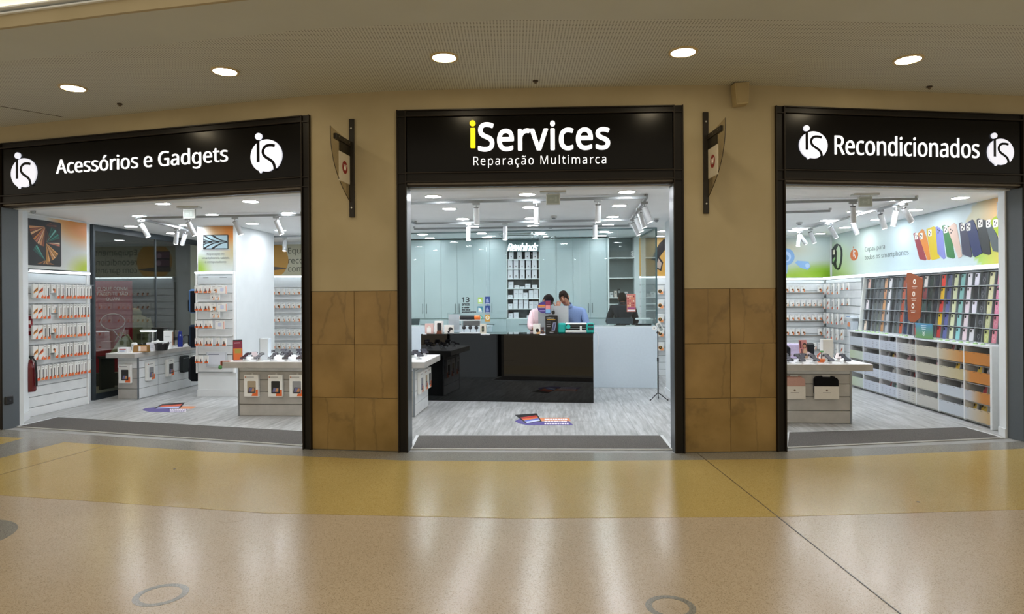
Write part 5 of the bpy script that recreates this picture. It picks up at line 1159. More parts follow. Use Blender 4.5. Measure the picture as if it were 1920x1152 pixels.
eb = obj('earbud_picture', MB().prism(circ(1.56, .42, .17, 26), -.009, -.0047, '#86aede').prism(circ(1.55, .42, .11, 22), -.0095, -.009, '#b7cff0').prism(circ(1.56, .40, .06, 18), -.010, -.0095, '#7ca0d0').prism([(1.48, .30), (1.60, .27), (1.58, .08), (1.47, .06)], -.0088, -.0047, '#9fc2ea'), 'print', p5)
obj('earbud_picture', MB().prism([(1.74, .30), (1.84, .20), (1.98, .15), (2.04, .22), (2.00, .32), (1.78, .34)], -.009, -.0047, '#8fb8e8').prism(circ(1.98, .24, .045, 14), -.0095, -.009, '#b9d2f2'), 'print', p5)
# right wall slats with packs, between the corner and the case wall
rw = slat_rack('white slatboard rack on the right wall, between the corner and the case display', SR-.16, DB-.09, 'r', 1.52, .128, 1.92, depth=.15)
random.seed(21)
led(rw, 0, 1.52, 1.93, -.05, .14, .045)
ls_ = thing('light_shelf', 'long glowing white shelf edge between the case display and the long poster', 'light shelf', rw.matrix_basis @ Vector((1.53, 0, 0)), FACE['r'])
led(ls_, 0, 3.9, 1.93, -.05, .14, .045)
for r in range(5):
    xs = []
    lay2 = [('stick', .14), ('stick', .22), ('stick', .30), ('wide', .42), ('stick', .53), ('stick', .62), ('wide', .74), ('stick', .85), ('small', .95), ('small', 1.06), ('small', 1.17), ('small', 1.28)] if r < 2 else [('stick', .14), ('stick', .22), ('stick', .30), ('wide', .40), ('stick', .50), ('stick', .58), ('wide', .70), ('stick', .81), ('wide', .92)]
    for k, (kd, x) in enumerate(lay2):
        h = {'stick': .2, 'small': .12, 'wide': .19}[kd]
        pack(kd, random.randrange(4), 'narrow orange and white pack, %s from the corner, %s row, right wall rack' % (ORD[k], ROWN[r]), rw.matrix_basis @ Vector((x, -.06-.05*(k % 2), ZR[r]-h)), FACE['r'], 'packs on the right wall rack', parts=False); xs.append(x)
    hooks(rw, xs, ZR[r]+.004, .15)
t = thing('acrylic_shelf', 'small clear shelf with flat white boxes beside the case display', 'shelf', rw.matrix_basis @ Vector((1.32, -.002, 1.20)), FACE['r'])
obj('board', MB().box(-.18, .16, -.14, 0, 0, .008, '#dfe6ea'), 'satin', t)
solo('flat_box', MB().box(-.15, .1, -.1, 0, 0, .03, '#e2e8ee', .003).box(-.12, .02, -.101, -.1, .008, .022, '#7f9cc4'), 'satin', 'flat white and blue box on the small clear shelf', 'box', rw.matrix_basis @ Vector((1.32, -.02, 1.208)), FACE['r'])
t = thing('round_speaker_box', 'white box with an orange disc on the ledge left of the case display', 'box', rw.matrix_basis @ Vector((1.33, -.06, .995)), FACE['r'])
obj('carton', MB().box(-.14, .12, -.05, .04, 0, .15, '#c9d2dc', .003), 'satin', t); obj('disc_picture', MB().prism(circ(-.05, .08, .055, 18), -.052, -.05, '#d98a5c').box(-.11, .01, -.0525, -.05, .01, .05, '#8fa0ad'), 'print', t)
# long wall poster
def pbg(u, v):
    c = hx('#b9c8cc')
    for (cx, cy, r, col, k) in ((0.0, .0, .22, '#8fb02a', 1.), (.05, .35, .2, '#bccfb4', .6), (.30, .4, .22, '#c3d2c4', .7), (.5, .3, .25, '#b9cdd6', .6)):
        d = hypot((u-cx), (v-cy)*.25)/r; c = lerp3(c, hx(col), min(1, max(0, 1-d)*1.5*k))
    x = u*PW; z = v*.83
    dd = hypot((x-5.35)/1.02, (z-.45)/.60)
    if dd < 1.0:                                            # large two-tone disc at the entrance end
        k = min(1, max(0, (x-4.6)/.75))
        c = lerp3(hx('#bdb99c'), hx('#d98c44'), k) if z > .25 else lerp3(hx('#9dc05a'), hx('#e6b64a'), k)
        if .2 < z <= .35: c = lerp3(lerp3(hx('#9dc05a'), hx('#e6b64a'), k), lerp3(hx('#bdb99c'), hx('#d98c44'), k), (z-.2)/.15)
    return c
PW = 5.40; p6 = thing('wall_poster', 'very long poster over the case display with a row of coloured phone cases', 'poster', W(SR-.004, DB-.01, 1.985), FACE['r'])
obj('sheet', poster_grid(PW, .83, pbg, 90, 16), 'print', p6)
def PX(px, py):
    d, z = os_(px, py, SR-.01); return (DB-.01-d, z-1.985)
cases = [('#8c2f3c', [(181, 480), (215, 465), (250, 480), (300, 600), (390, 880), (370, 895), (280, 875)]), ('#cf7f2c', [(255, 480), (320, 410), (345, 420), (400, 560), (450, 870), (430, 892), (400, 880)]),
         ('#c3ac1a', [(388, 410), (500, 368), (525, 380), (590, 860), (480, 890), (455, 870)]), ('#7479b5', [(530, 375), (560, 370), (640, 440), (682, 860), (655, 878), (560, 790)]),
         ('#2f6b3c', [(632, 360), (660, 348), (745, 365), (790, 600), (828, 850), (800, 866), (705, 840)]), ('#c3a99c', [(715, 395), (815, 312), (850, 340), (940, 830), (885, 864), (800, 640)]),
         ('#3c3c50', [(892, 320), (925, 305), (990, 330), (1050, 560), (1095, 830), (1070, 848), (945, 800)]), ('#26305c', [(995, 325), (1095, 262), (1120, 280), (1180, 450), (1250, 780), (1140, 842), (1110, 820)]),
         ('#2c3032', [(1165, 270), (1190, 244), (1290, 270), (1350, 470), (1385, 790), (1355, 810), (1260, 780), (1200, 560)]), ('#4c5458', [(1292, 272), (1370, 268), (1440, 420), (1500, 560), (1500, 765), (1420, 750), (1380, 620)]),
         ('#93a91c', [(1380, 300), (1420, 240), (1500, 190), (1500, 520), (1440, 420)])]
lens = [(233, 520), (305, 520), (443, 470), (575, 440), (685, 415), (775, 440), (950, 378), (1040, 378), (1225, 322), (1350, 325), (1460, 320)]
conv = lambda u, v: PX(1690+u*190/1563, 380+v*140/1152)
for k, (cc, pts) in enumerate(cases):
    q = [conv(u, v) for u, v in pts]
    y = -.0055-.0006*k; c = obj('phone_case_picture', MB().prism(q, y-.0008, -.0046, cc), 'print', p6)
    cx, cz_ = conv(*lens[k]); m = MB().prism(rrect(cx-.045, cx+.045, cz_-.05, cz_+.05, .015, 3), y-.0012, y-.0008, '#e4e2dc' if k not in (3, 5) else cc)
    for ax, az in ((-.016, .022), (.02, .004), (-.008, -.024)): m.prism(circ(cx+ax, cz_+az, .013, 10), y-.0016, y-.0012, '#1c1c20')
    obj('lens_cluster', m, 'print', c)
a = PX(1623, 465); b = PX(1704, 480)
text_at(p6, 'wording', 'Capas para\ntodos os smartphones', (a[0]+b[0])/2-.02, -.006, (a[1]+b[1])/2+.005, width=(b[0]-a[0])*1.02, height=.25, ext=.0006, col='#4f5d5c', lines=1.1, align='LEFT')
m = MB(); x0, z1 = PX(1594, 463); x1, z0 = PX(1609, 488)
cx, cz_ = (x0+x1)/2, z0+(z1-z0)*.4; R = (z1-z0)*.4
m.prism(circ(cx, cz_, R, 24, sx=(x1-x0)/2/R), -.0065, -.0046, '#c9682c').prism(circ(cx-.03, z1-.02, .018, 12), -.0065, -.0046, '#c9682c').box(cx-.045, cx-.025, -.0072, -.0065, cz_-R*.3, cz_+R*.9, '#dfe2df')
sp2 = [(.5, .55), (.15, .62), (-.05, .35), (.1, .0), (.4, -.25), (.5, -.6)]
for q in range(5): 
    p0, p1 = Vector(sp2[q]), Vector(sp2[q+1]); d_ = (p1-p0).normalized(); nn = Vector((-d_.y, d_.x))*.12
    m.prism([(cx+.1*v.x, cz_+R*v.y) for v in (p0+nn, p1+nn, p1-nn, p0-nn)], -.0072, -.0065, '#dfe2df')
obj('emblem', m, 'print', p6)
# smartwatch picture
m = MB(); wc = lambda u, v: PX(1465+u/5.76, 340+v/5.76)
oc = [(600, 672), (640, 690), (660, 740), (662, 800), (655, 880), (635, 950), (610, 962), (580, 945), (560, 905), (545, 870)]
ic = [(608, 692), (625, 705), (640, 750), (640, 800), (635, 870), (618, 925), (606, 940), (595, 900), (590, 860), (590, 840)]
for k in range(9): m.flat([wc(*oc[k]), wc(*oc[k+1]), wc(*ic[k+1]), wc(*ic[k])], -.0056, '#1d2322')
m.flat([wc(550, 730), wc(575, 690), wc(600, 672), wc(612, 700), wc(590, 740)], -.0056, '#2a302f')
wt = obj('watch_picture', m, 'print', p6)
obj('watch_screen', MB().prism([wc(540, 740), wc(552, 728), wc(590, 735), wc(597, 760), wc(597, 860), wc(585, 905), wc(548, 895), wc(540, 870)], -.0075, -.0046, '#0f1414').prism([wc(556, 745), wc(580, 740), wc(580, 790), wc(556, 795)], -.0082, -.0075, '#e9e3c9').prism([wc(552, 850), wc(580, 815), wc(584, 835), wc(558, 885)], -.0082, -.0075, '#8fbf7a'), 'print', wt)
tri = obj('wall_speaker_bracket', MB().box(PW-.22, PW-.02, -.14, -.005, .55, .75, '#8b9092', .006), 'satin', p6)
# case display: leaning compartment wall on the bin cabinet
NC, PIT = 25, .1475
d_near = 8.24; d_far = d_near + NC*PIT
cd = thing('case_display', 'black-backed compartment wall holding phone cases in five rows', 'display rack', W(5.30, d_far, 1.0), FACE['r'])
LX = NC*PIT; RH = .181; lean = radians(-4)
def LP(x, y, z): return (x, y*cos(lean)-z*sin(lean), y*sin(lean)+z*cos(lean))
ML = Matrix.Rotation(-radians(6), 4, 'X')
obj('back_board', MB().box(-.02, LX+.02, .03, .05, 0, RH*5+.02, '#17181b', mat=ML), 'matte', cd)
obj('side_frame', MB().box(-.05, -.02, -.05, .06, 0, RH*5+.03, '#e6eae6', .003, mat=ML), 'satin', cd); obj('side_frame', MB().box(LX+.02, LX+.05, -.05, .06, 0, RH*5+.03, '#e6eae6', .003, mat=ML), 'satin', cd)
for r in range(6): obj('shelf', MB().box(-.02, LX+.02, -.02, .03, RH*r-.004, RH*r+.004, '#b4bbbf', mat=ML), 'satin', cd)
for k in range(NC+1): obj('divider', MB().box(PIT*k-.0025, PIT*k+.0025, -.002, .03, 0, RH*5, '#a3aab0', mat=ML), 'satin', cd)
_cs = {}
def case_mesh(cc, ring):
    if (cc, ring) not in _cs:
        b = MB().prism(rrect(-.042, .042, 0, .158, .012, 3), -.006, .004, cc); 
        b2 = MB().prism(rrect(-.032, -.002 if True else .03, .112, .148, .008, 3), -.0072, -.006, '#141418')
        if ring:
            rc_ = lerp3(hx(cc), (.95, .95, .97), .45); hxr = '#%02x%02x%02x' % tuple(int(v*255) for v in rc_)
            for q in range(14):
                a0, a1 = 2*pi*q/14, 2*pi*(q+1)/14
                b2.flat([(.027*cos(a0), .068+.027*sin(a0)), (.027*cos(a1), .068+.027*sin(a1)), (.022*cos(a1), .068+.022*sin(a1)), (.022*cos(a0), .068+.022*sin(a0))], -.0066, hxr)
            b2.box(-.003, .003, -.0068, -.006, .018, .036, hxr)
        _cs[(cc, ring)] = (b.mesh('shell'), b2.mesh('camera_opening'))
    return _cs[(cc, ring)]
BKc, NV = '#17181c', '#1a2134'
colsets = [  # from the far end to the entrance, per column five rows (top to bottom)
 [BKc]*5, ['#2a2b30', BKc, '#9c93b4', BKc, '#b9a5b4'], ['#e0b9ad', BKc, '#e6dfe4', '#17181c', '#e6d4c4'], [BKc]*5, ['#5c6166']*2+['#5a605f']*3, ['#6d7378', '#62686c', '#5c6062', '#6a716c', '#5f6a60'],
 ['#cf9d78', '#c98f68', '#d09c6c', '#c49672', '#b98a5c'], ['#e6e4ea', '#e0e0e6', '#dcdce2', '#b9bcc2', '#aeb3b7'], ['#23252b', '#1d1f26', BKc, BKc, '#1b1c20'], ['#5c646e', '#525a64', '#4c545c', '#4a5055', '#4c5450'],
 ['#a34a30', '#b4553c', '#a84c34', '#a84b30', '#b0502f'], [NV, '#1c2b44', '#20324c', '#1c2c48', '#1b3150'], [NV, NV, '#1a2c44', NV, '#182032'], ['#8c2f34', NV, NV, BKc, '#d8343c'], ['#e7e1dc', '#8c2f34', '#37504a', '#1b2228', BKc],
 ['#24352f', '#23322c', '#1f3c38', '#223a36', '#1c2c2a'], [NV]*5, ['#e0493c', '#efc52c', '#e0443c', '#efc52c', '#d83c38'], ['#595f80', '#5c6288', '#656b9c', '#6a70a8', '#7078b8'], ['#c9d0a9', '#cbd2ae', '#cdd3ac', '#d2d8b4', '#dfe4c0'],
 ['#7fb3b0', '#86b9b6', '#86b8b2', '#8fc3c2', '#8fc9cc'], ['#e2dfe6', '#e2dbe6', '#dccfd8', '#d9ccd4', '#e3cdd6'], ['#e3e0ee', '#23262c', '#e4e2ef', '#16181c', '#d3d3da'], ['#3a3d44', '#42464f', '#3c4048', '#33363c', '#2c2f34'], ['#dedcae', '#dcdaae', '#d7d6a4', '#b9bd90', '#b3ba78'],
]
colsets = colsets[1:] + [['#d98aa8', '#dd8db0', '#d985a4', '#c9788c', '#cf8090']]
last = ['#8fa3c0', '#8aa0c4', '#8397b8', '#7a8db0', '#7489ac']
colsets = colsets[1:] + [last]
colw = {'white': 0}
def cname(h):
    r, g, b = hx(h); mx, mn = max(r, g, b), min(r, g, b)
    if mx < .17: return 'black'
    if mx-mn < .06: return 'white' if mn > .8 else ('light grey' if mn > .6 else 'grey')
    if mx < .32: return 'navy' if b > r+.03 and b > g else ('dark green' if g > r else 'dark red')
    if r > .8 and g > .7 and b < .4: return 'yellow'
    if r > .75 and g < .4: return 'red'
    if r > g and r > b: return 'terracotta' if b < .3 else ('tan' if b < .5 and g > .5 else ('pink' if b > .5 and g < .75 else 'pale pink'))
    if g >= r and g > b: return 'olive cream' if b < .8 and r > .6 else 'sea green'
    if b > g: return 'lilac blue'
    return 'aqua'
for c in range(len(colsets)):
    for r in range(5):
        cc = colsets[c][r]
        ring = c >= len(colsets)-4 and c != len(colsets)-5 and not (cname(cc) == 'white')
        me = case_mesh(cc, ring)
        t = thing('phone_case', '%s phone case, %s column from the entrance, %s row of the case display' % (cname(cc), ORD[len(colsets)-1-c], ROWN[r]), 'phone case', (0, 0, 0), 0, 'phone cases in the compartment wall')
        p = ML @ Vector(((c+.5+(NC-len(colsets)))*PIT+.02, .006, RH*(4-r)+.006)); wl_ = cd.matrix_basis @ p
        t.location = wl_; t.rotation_euler = (-radians(6), 0, FACE['r'])
        t.rotation_mode = 'XYZ'
        obj('shell', me[0], 'satin', t); obj('camera_opening', me[1], 'print', t)
# bin cabinet
bd = [12.30-.02, 11.76, 11.17, 10.62, 10.07, 9.50, 8.92, 8.37]; bd = [x*.974 for x in bd]; SB = 5.10
bcab = thing('bin_cabinet', 'white long cabinet of open bins with printed fronts under the case display', 'cabinet', W(SB, bd[0], 0), FACE['r'])
XL = [bd[0]-d for d in bd]; LXB = XL[-1]
fz = [(.892, .745), (.656, .517), (.415, .281), (.198, .047)]
oz = [.967, .745, .517, .281]
obj('ledge', MB().box(-.02, LXB+.03, -.02, .36, .967, .993, '#dfe4e8', .003), 'satin', bcab)
obj('back_board', MB().box(0, LXB, .33, .35, .05, .967, '#4c4a46'), 'matte', bcab)
for z in (.03, .283-.014, .50, .73): obj('bin_floor', MB().box(0, LXB, .02, .33, z-.008, z+.006, '#8d8a86'), 'satin', bcab)
for x in XL: obj('divider', MB().box(x-.009, x+.009, -.002, .33, .03, .967, '#eceef0'), 'satin', bcab)
obj('end_panel', MB().box(LXB+.009, LXB+.05, -.03, .35, .0045, .993, '#e3e6e8', .003), 'satin', bcab)
obj('led_strip', MB().box(.02, LXB-.02, .06, .07, .03, .042), 'led', bcab); obj('plinth', MB().box(0, LXB, .08, .33, .0045, .03, '#e8ecee'), 'satin', bcab)
def fcol(c, r, u):
    base = hx('#bcc3cc'); beige = hx('#bdb7a6'); org = hx('#bf7a2c'); green = hx('#b7c3a4')
    if c <= 0: return lerp3(green if r in (0+1, 3) else base, base, u*.5)
    if c <= 2: return lerp3(base, hx('#bfc3d2'), .5)
    if c == 3: return lerp3(hx('#bfc3d2'), beige, .2+.6*u)
    if c == 4: return beige if r < 3 else hx('#b9b6b0')
    if c == 5: return [lerp3(beige, org, u*.9), lerp3(beige, hx('#b9a97c'), u), base, base][r]
    return [org, lerp3(hx('#b9b4a8'), org, min(1, u*4)), lerp3(hx('#b9bcc4'), org, min(1, max(0, u*2.2-.5))), lerp3(base, hx('#bd9a64'), u)][r]
for r, (z1, z0) in enumerate(fz):
    for c in range(7):
        w = XL[c+1]-XL[c]; m = MB().box(0.001, w-.001, .0, .012, 0, z1-z0, fcol(c, r, .5))
        for q in range(8): m.quadc([(w*q/8+(q == 0)*.001, -.0006, .001), (w*(q+1)/8-(q == 7)*.001, -.0006, .001), (w*(q+1)/8-(q == 7)*.001, -.0006, z1-z0-.001), (w*q/8+(q == 0)*.001, -.0006, z1-z0-.001)], [fcol(c, r, q/8), fcol(c, r, (q+1)/8), fcol(c, r, (q+1)/8), fcol(c, r, q/8)])
        f = obj('bin_front', m, 'satin', bcab); f.location = (XL[c], 0, z0)
        if c in (1, 2, 3):
            m = MB()
            for i in range(4):
                for j in range(3 if (i+c+r) % 3 else 4): m.box(w*(.12+i*.23), w*(.12+i*.23)+.035+.01*((i*j) % 2), -.0012, -.0006, .10-.028*j, .104-.028*j, '#5c6068')
            g = obj('printed_list', m, 'print', f); g['kind'] = 'stuff'
        elif c >= 4:
            m = MB()
            for i in range(4): m.box(w*(.1+i*.24), w*(.1+i*.24)+.04, -.0012, -.0006, z1-z0-.012, z1-z0-.008, '#4c4a46')
            g = obj('printed_list', m, 'print', f); g['kind'] = 'stuff'
# boxed cases lying in the bins
random.seed(31)
ccs = ['#2a2a2e', '#c9c9cc', '#b9b2b4', '#6a6c70', '#d7d3d0', '#3c4046', '#a9a3b0', '#b03a3c', '#d9b43c', '#7fb3a8', '#cfa8a8']
_bx = {}
zfl = [.736, .506, .275, .036]
fills = {(0, 1): 1, (0, 2): 5, (0, 3): 4, (0, 4): 2, (0, 5): 4, (0, 6): 1, (1, 1): 2, (1, 2): 5, (1, 3): 4, (1, 4): 2, (1, 5): 3, (1, 6): 4, (2, 1): 1, (2, 2): 3, (2, 3): 4, (2, 4): 2, (2, 5): 2, (2, 6): 3, (3, 1): 2, (3, 2): 4, (3, 3): 4, (3, 4): 2, (3, 5): 2, (3, 6): 5}
for (r, c), n in fills.items():
    w = XL[c+1]-XL[c]
    for k in range(n):
        cc = random.choice(ccs)
        if (r, c) == (0, 5): cc = ['#8a4a4c', '#b9adb0', '#5fa39c', '#8f9ca8'][k]
        if (r, c) == (1, 5): cc = ['#e0b42c', '#8f97a8', '#2a2a2e'][k]
        if cc not in _bx: _bx[cc] = (MB().box(-.045, .045, -.012, .012, 0, .215, '#d4d4d6', .002).mesh('carton'), MB().prism(rrect(-.038, .038, .04, .205, .01, 2), -.0135, -.012, cc).prism(rrect(-.03, -.004, .165, .195, .006, 2), -.0145, -.0135, '#17171a').mesh('case_picture'))
        x = XL[c] + w*(1-.12-.19*(n-1-k)) if (r, c) not in ((0, 2), (1, 2)) else XL[c]+w*(.15+.22*k)
        x = min(XL[c+1]-.065, max(XL[c]+.065, x))
        t = thing('boxed_phone_case', 'boxed %s phone case in %s bin from far end, %s row, %s place' % (cname(cc), ORD[c], ORD[r], ORD[k]), 'boxed case', bcab.matrix_basis @ Vector((x, .075+.035*(k % 2), zfl[r]+.004)), FACE['r'], 'boxed phone cases in the bins')
        t.rotation_euler = (radians(-10), 0, FACE['r']+random.uniform(-.3, .1))
        obj('carton', _bx[cc][0], 'satin', t); obj('case_picture', _bx[cc][1], 'print', t)
# green price pucks on the ledge
pm = MB().cyl((0, 0, 0), (0, 0, .012), .026, 12, '#b4dca0').cyl((0, 0, .012), (0, 0, .022), .014, 10, '#dff0d2').mesh('price_puck')
for k in range(24):
    if k in (8, 9, 12, 13, 14, 15): continue
    solo('price_puck', pm, 'satin', 'pale green price puck on the ledge, %s from the entrance end' % ORD[23-k], 'price tag', bcab.matrix_basis @ Vector(((k+.6)*PIT+.12, .03, .993)), FACE['r'], 'pale green price pucks on the ledge')
# tall rust sign and blue green leaflet stand
def PS(px, py, S): d, z = os_(px, py, S); return d, z
t = thing('rust_info_sign', 'tall rust brown sign with three white round icons on the case display', 'sign', W(5.10, 10.02, 1.0), FACE['r'])
d0 = 10.02
pts = [(d0-os_(px, py, 5.12)[0], os_(px, py, 5.12)[1]-1.0) for px, py in ((1703.5, 513), (1709, 511), (1733, 522), (1733.5, 530), (1729, 596), (1718, 605), (1711, 604), (1706, 599))]
obj('board', MB().prism(pts, -.008, 0, '#98481a'), 'satin', t)
for px, py in ((1718.5, 528.5), (1717, 551.5), (1715.5, 574)):
    dd, z = os_(px, py, 5.12); c = obj('round_icon', MB().prism(circ(d0-dd, z-1.0, .038, 18), -.0088, -.008, '#eee6dd').prism(circ(d0-dd, z-1.0, .016, 12), -.0094, -.0088, '#98481a'), 'print', t)
    for q in (0, 1): obj('caption_line', MB().box(d0-dd-.07+.02*q, d0-dd+.07-.02*q, -.0088, -.008, z-1.0-.075-.022*q, z-1.0-.066-.022*q, '#e6d6c8'), 'print', t)
obj('post', MB().cyl((.12, .03, -.005), (.12, .02, .3), .006, 8, '#8d8f90'), 'metal', t)
t = thing('leaflet_stand', 'blue and green card stand with white arrows on the ledge of the case display', 'sign', W(5.09, 9.98, .993), FACE['r'])
x0 = 9.98-os_(1715, 620, 5.08)[0]; x1 = 9.98-os_(1747, 620, 5.08)[0]
m = MB().box(x0, x1, 0, .006, 0.004, .215, '#5c8f6c')
for q in range(8): m.add([(x0, -.0006, .006+.026*q), (x1, -.0006, .006+.026*q), (x1, -.0006, .032+.026*q), (x0, -.0006, .032+.026*q)], [(0, 1, 2, 3)], lerp3(hx('#6c9a5c'), hx('#4c8cb4'), q/7))
obj('card', m, 'print', t); xc = (x0+x1)/2
for q, z in enumerate((.045, .065, .085)): obj('arrow', MB().prism([(xc-.03, z+.012), (xc, z-.008), (xc+.03, z+.012), (xc+.03, z+.02), (xc, z), (xc-.03, z+.02)], -.0014, -.0006, '#f1f5f1'), 'print', t)
for q, z in enumerate((.18, .155, .13)): obj('text_line', MB().box(xc-.07+.01*q, xc+.07-.01*q, -.0014, -.0006, z, z+.008, '#dbe9ee'), 'print', t)
obj('foot', MB().box(x0, x1, -.03, .04, 0, .004, '#cfd6d8'), 'acrylic', t)
# ================================================================== display tables
def phone_meshes():
    b = MB().prism(rrect(-.037, .037, -.075, .075, .010, 3), -.004, .004, '#34303c')
    return b.mesh('phone')
PHM = phone_meshes()
PHM2 = MB().prism(rrect(-.037, .037, -.075, .075, .010, 3), -.004, .004, '#c9b9bb').mesh('phone')
STM = MB().lathe([(.0, 0), (.045, 0), (.045, .012), (.022, .02), (.014, .05), (.0, .052)], 14, '#eef0f2').mesh('stand')
CLM = MB()
for x, z in ((-.042, -.045), (.042, -.045), (-.042, .05), (.042, .05)): CLM.box(x-.006, x+.006, -.008, .014, z-.008, z+.008, '#2a2830')
CLM = CLM.mesh('security_claw')
def stand_phone(loc, rot, label, group, pale=False, tilt=62, twist=0):
    t = thing('display_phone', label, 'smartphone', loc, rot, group)
    obj('stand', STM, 'satin', t)
    b = obj('phone', PHM2 if pale else PHM, 'gloss', t); b.location = (0, -.01, .072); b.rotation_euler = (-radians(tilt), 0, twist)
    obj('security_claw', CLM, 'satin', b)
    return t
def table(label, s0, s1, d0, d1, bs0, bs1, bd0, bd1, zt=.757, th=.085, grooves=(.115, .32, .515, .61), group='white slatted display tables'):
    t = thing('display_table', label, 'table', W(0, 0, 0), -TH, group)
    obj('top_slab', MB().box(s0, s1, d0, d1, zt-th, zt-.006, b=.003), 'shadedwood', t)
    obj('white_top', MB().box(s0, s1, d0, d1, zt-.006, zt, '#f1f2f3', .002), 'satin', t)
    obj('core', MB().box(bs0+.02, bs1-.02, bd0+.02, bd1-.02, .0045, zt-th, '#7d7f80'), 'matte', t)
    zz = [.006, .165, .34, .50, .62, zt-th]
    for k in range(5):
        obj('slat_board', MB().box(bs0+.022, bs1-.022, bd0, bd0+.02, zz[k]+.004, zz[k+1]-.004, b=.002), 'shadedwood' if s0 < 3 and k < 4 else 'slat', t)  # lower front boards carry the shade in their colour
        for x in (bs0, bs1-.02): obj('side_board', MB().box(x, x+.02, bd0+.022, bd1-.002, zz[k]+.004, zz[k+1]-.004, b=.002), 'slat', t)
    for x in (bs0, bs1-.022): obj('corner_post', MB().box(x, x+.022, bd0-.004, bd0+.022, .0045, zt-th, '#8f9499'), 'metal', t)
    return t
T2 = table('large white display table of phones, between the left and centre entrances', -4.57, -1.79, 8.60, 9.75, -4.41, -1.95, 8.71, 9.62)
T3 = table('white display table of phones near the right entrance', 1.95, 3.835, 8.35, 9.35, 2.1, 3.63, 8.46, 9.22)
ZT = .757
# T2 packs
for k, (px, v) in enumerate(((471, 0), (516, 1), (556, 2), (610, 3), (665, 0), (712, 1))):
    s, z = od(px, 740, 8.66); pack('tablet', v, 'white tablet cover pack, %s from the left on the front of the large table' % ORD[k], W(s, 8.705, .275), -TH, 'tablet cover packs on the large table', cat='boxed cover')
hooks(T2, [], .5) if False else None
for k, (d_, v) in enumerate(((8.95, 2), (9.25, 0), (9.5, 1))):
    pack('tablet', v, 'white tablet cover pack, %s from the front on the right end of the large table' % ORD[k], W(-1.945, d_, .29), -TH+pi/2, 'tablet cover packs on the large table end', cat='boxed cover')
n = 0
px_front = [447+14, 487, 513, 540, 566, 592, 618, 644, 670, 696, 722, 748]
for k, px in enumerate(px_front):
    s, _ = od(px, 680, 8.72)
    if s < -1.88: stand_phone(W(s, 8.72, ZT), -TH-.5, 'dark tilted phone on white stand, front row of large table, %s from left' % ORD[k], 'phones on the large table', tilt=58)
for j, (d_, s00, n_) in enumerate(((8.98, -4.3, 11), (9.26, -4.2, 10), (9.52, -4.1, 10))):
    for k in range(n_):
        s = s00 + k*.235
        if abs(s+4.0) < .14 and j == 0: continue
        if s < -1.85: stand_phone(W(s, d_, ZT), -TH+[.6, -.5, .5][j], '%s phone on white stand, %s row of large table, %s from left' % ('pale' if (k+j) % 4 == 0 else 'dark', ROWN[j+1], ORD[k]), 'phones on the large table', pale=(k+j) % 4 == 0, tilt=[70, 66, 72][j])
s, _ = od(498, 660, 8.95); t = thing('white_plinth_box', 'plain white upright acrylic block among the phones on the large table', 'display block', W(s, 8.95, ZT), -TH)
obj('block', MB().box(-.06, .06, -.05, .05, 0, .30, '#dde6ee', .004), 'satin', t); obj('edge_strip', MB().box(-.066, -.06, -.05, .05, 0, .30, '#9aa6b0'), 'satin', t)
s, _ = od(441, 660, 8.78); t = thing('folded_sign', 'burgundy and orange folded card sign at the left end of the large table', 'sign', W(s+.03, 8.80, ZT), -TH+.55)
a = radians(12)
obj('front_leaf', MB().box(-.06, .06, 0, .006, 0, .29, '#7c2138', mat=Matrix.Rotation(-a, 4, 'X')).box(-.058, .058, -.0012, 0, .01, .17, '#c9642c', mat=Matrix.Rotation(-a, 4, 'X')).box(-.04, .04, -.002, -.0012, .1, .16, '#9c8a3c', mat=Matrix.Rotation(-a, 4, 'X')).box(-.045, .03, -.002, -.0012, .24, .25, '#d9a9b4', mat=Matrix.Rotation(-a, 4, 'X')), 'print', t)
o = obj('rear_leaf', MB().box(-.06, .06, -.006, 0, 0, .29, '#26231f', mat=Matrix.Translation((0, .12, 0)) @ Matrix.Rotation(a, 4, 'X')), 'satin', t)
t = thing('dangling_cable_toy', 'orange and green cable holder hanging over the left edge of the large table', 'cable holder', W(-4.50, 8.62, ZT), -TH)
obj('holder', MB().box(-.10, .03, -.02, .02, 0, .012, '#b4532c', .004).box(-.10, -.088, -.02, .02, -.06, .002, '#b4532c', .003), 'satin', t); obj('green_tag', MB().ball((-.10, -.02, -.075), .03, '#4c8a4c', 10, (1, .4, 1)), 'satin', t)
# T3 goods
for k, (px0, px1, cc, c2, lab) in enumerate(((1471, 1511, '#c39a8e', '#b4877a', 'pink laptop sleeve in a white wrap on the front of the right table'), (1529, 1574, '#0e0e10', '#1c1c20', 'black laptop sleeve in a white wrap on the front of the right table'))):
    s0_, _ = od(px0, 720, 8.40); s1_, _ = od(px1, 720, 8.40); w = s1_-s0_
    t = thing('laptop_sleeve', lab, 'laptop sleeve', W((s0_+s1_)/2, 8.455, .325), -TH, 'laptop sleeves on the right table')
    obj('sleeve', MB().prism(rrect(-w/2, w/2, .0, .26, .05, 5), -.035, -.008, cc), 'fabric', t)
    obj('piping', MB().prism(rrect(-w/2-.006, w/2-.02, .02, .275, .05, 5), -.02, -.003, c2), 'fabric', t)
    obj('paper_wrap', MB().box(-w/2-.003, w/2+.003, -.038, -.004, -.01, .15, '#d9d3c9', .003), 'satin', t)
    obj('printed_mark', MB().prism(circ(0, .10, .013, 10), -.0388, -.038, '#7a6a60').box(-.05, .05, -.0388, -.038, .068, .073, '#8f8880'), 'print', t)
    obj('hanger', MB().box(-.05, .05, -.02, -.006, .26, .285, '#dcdcd8', .004), 'satin', t)
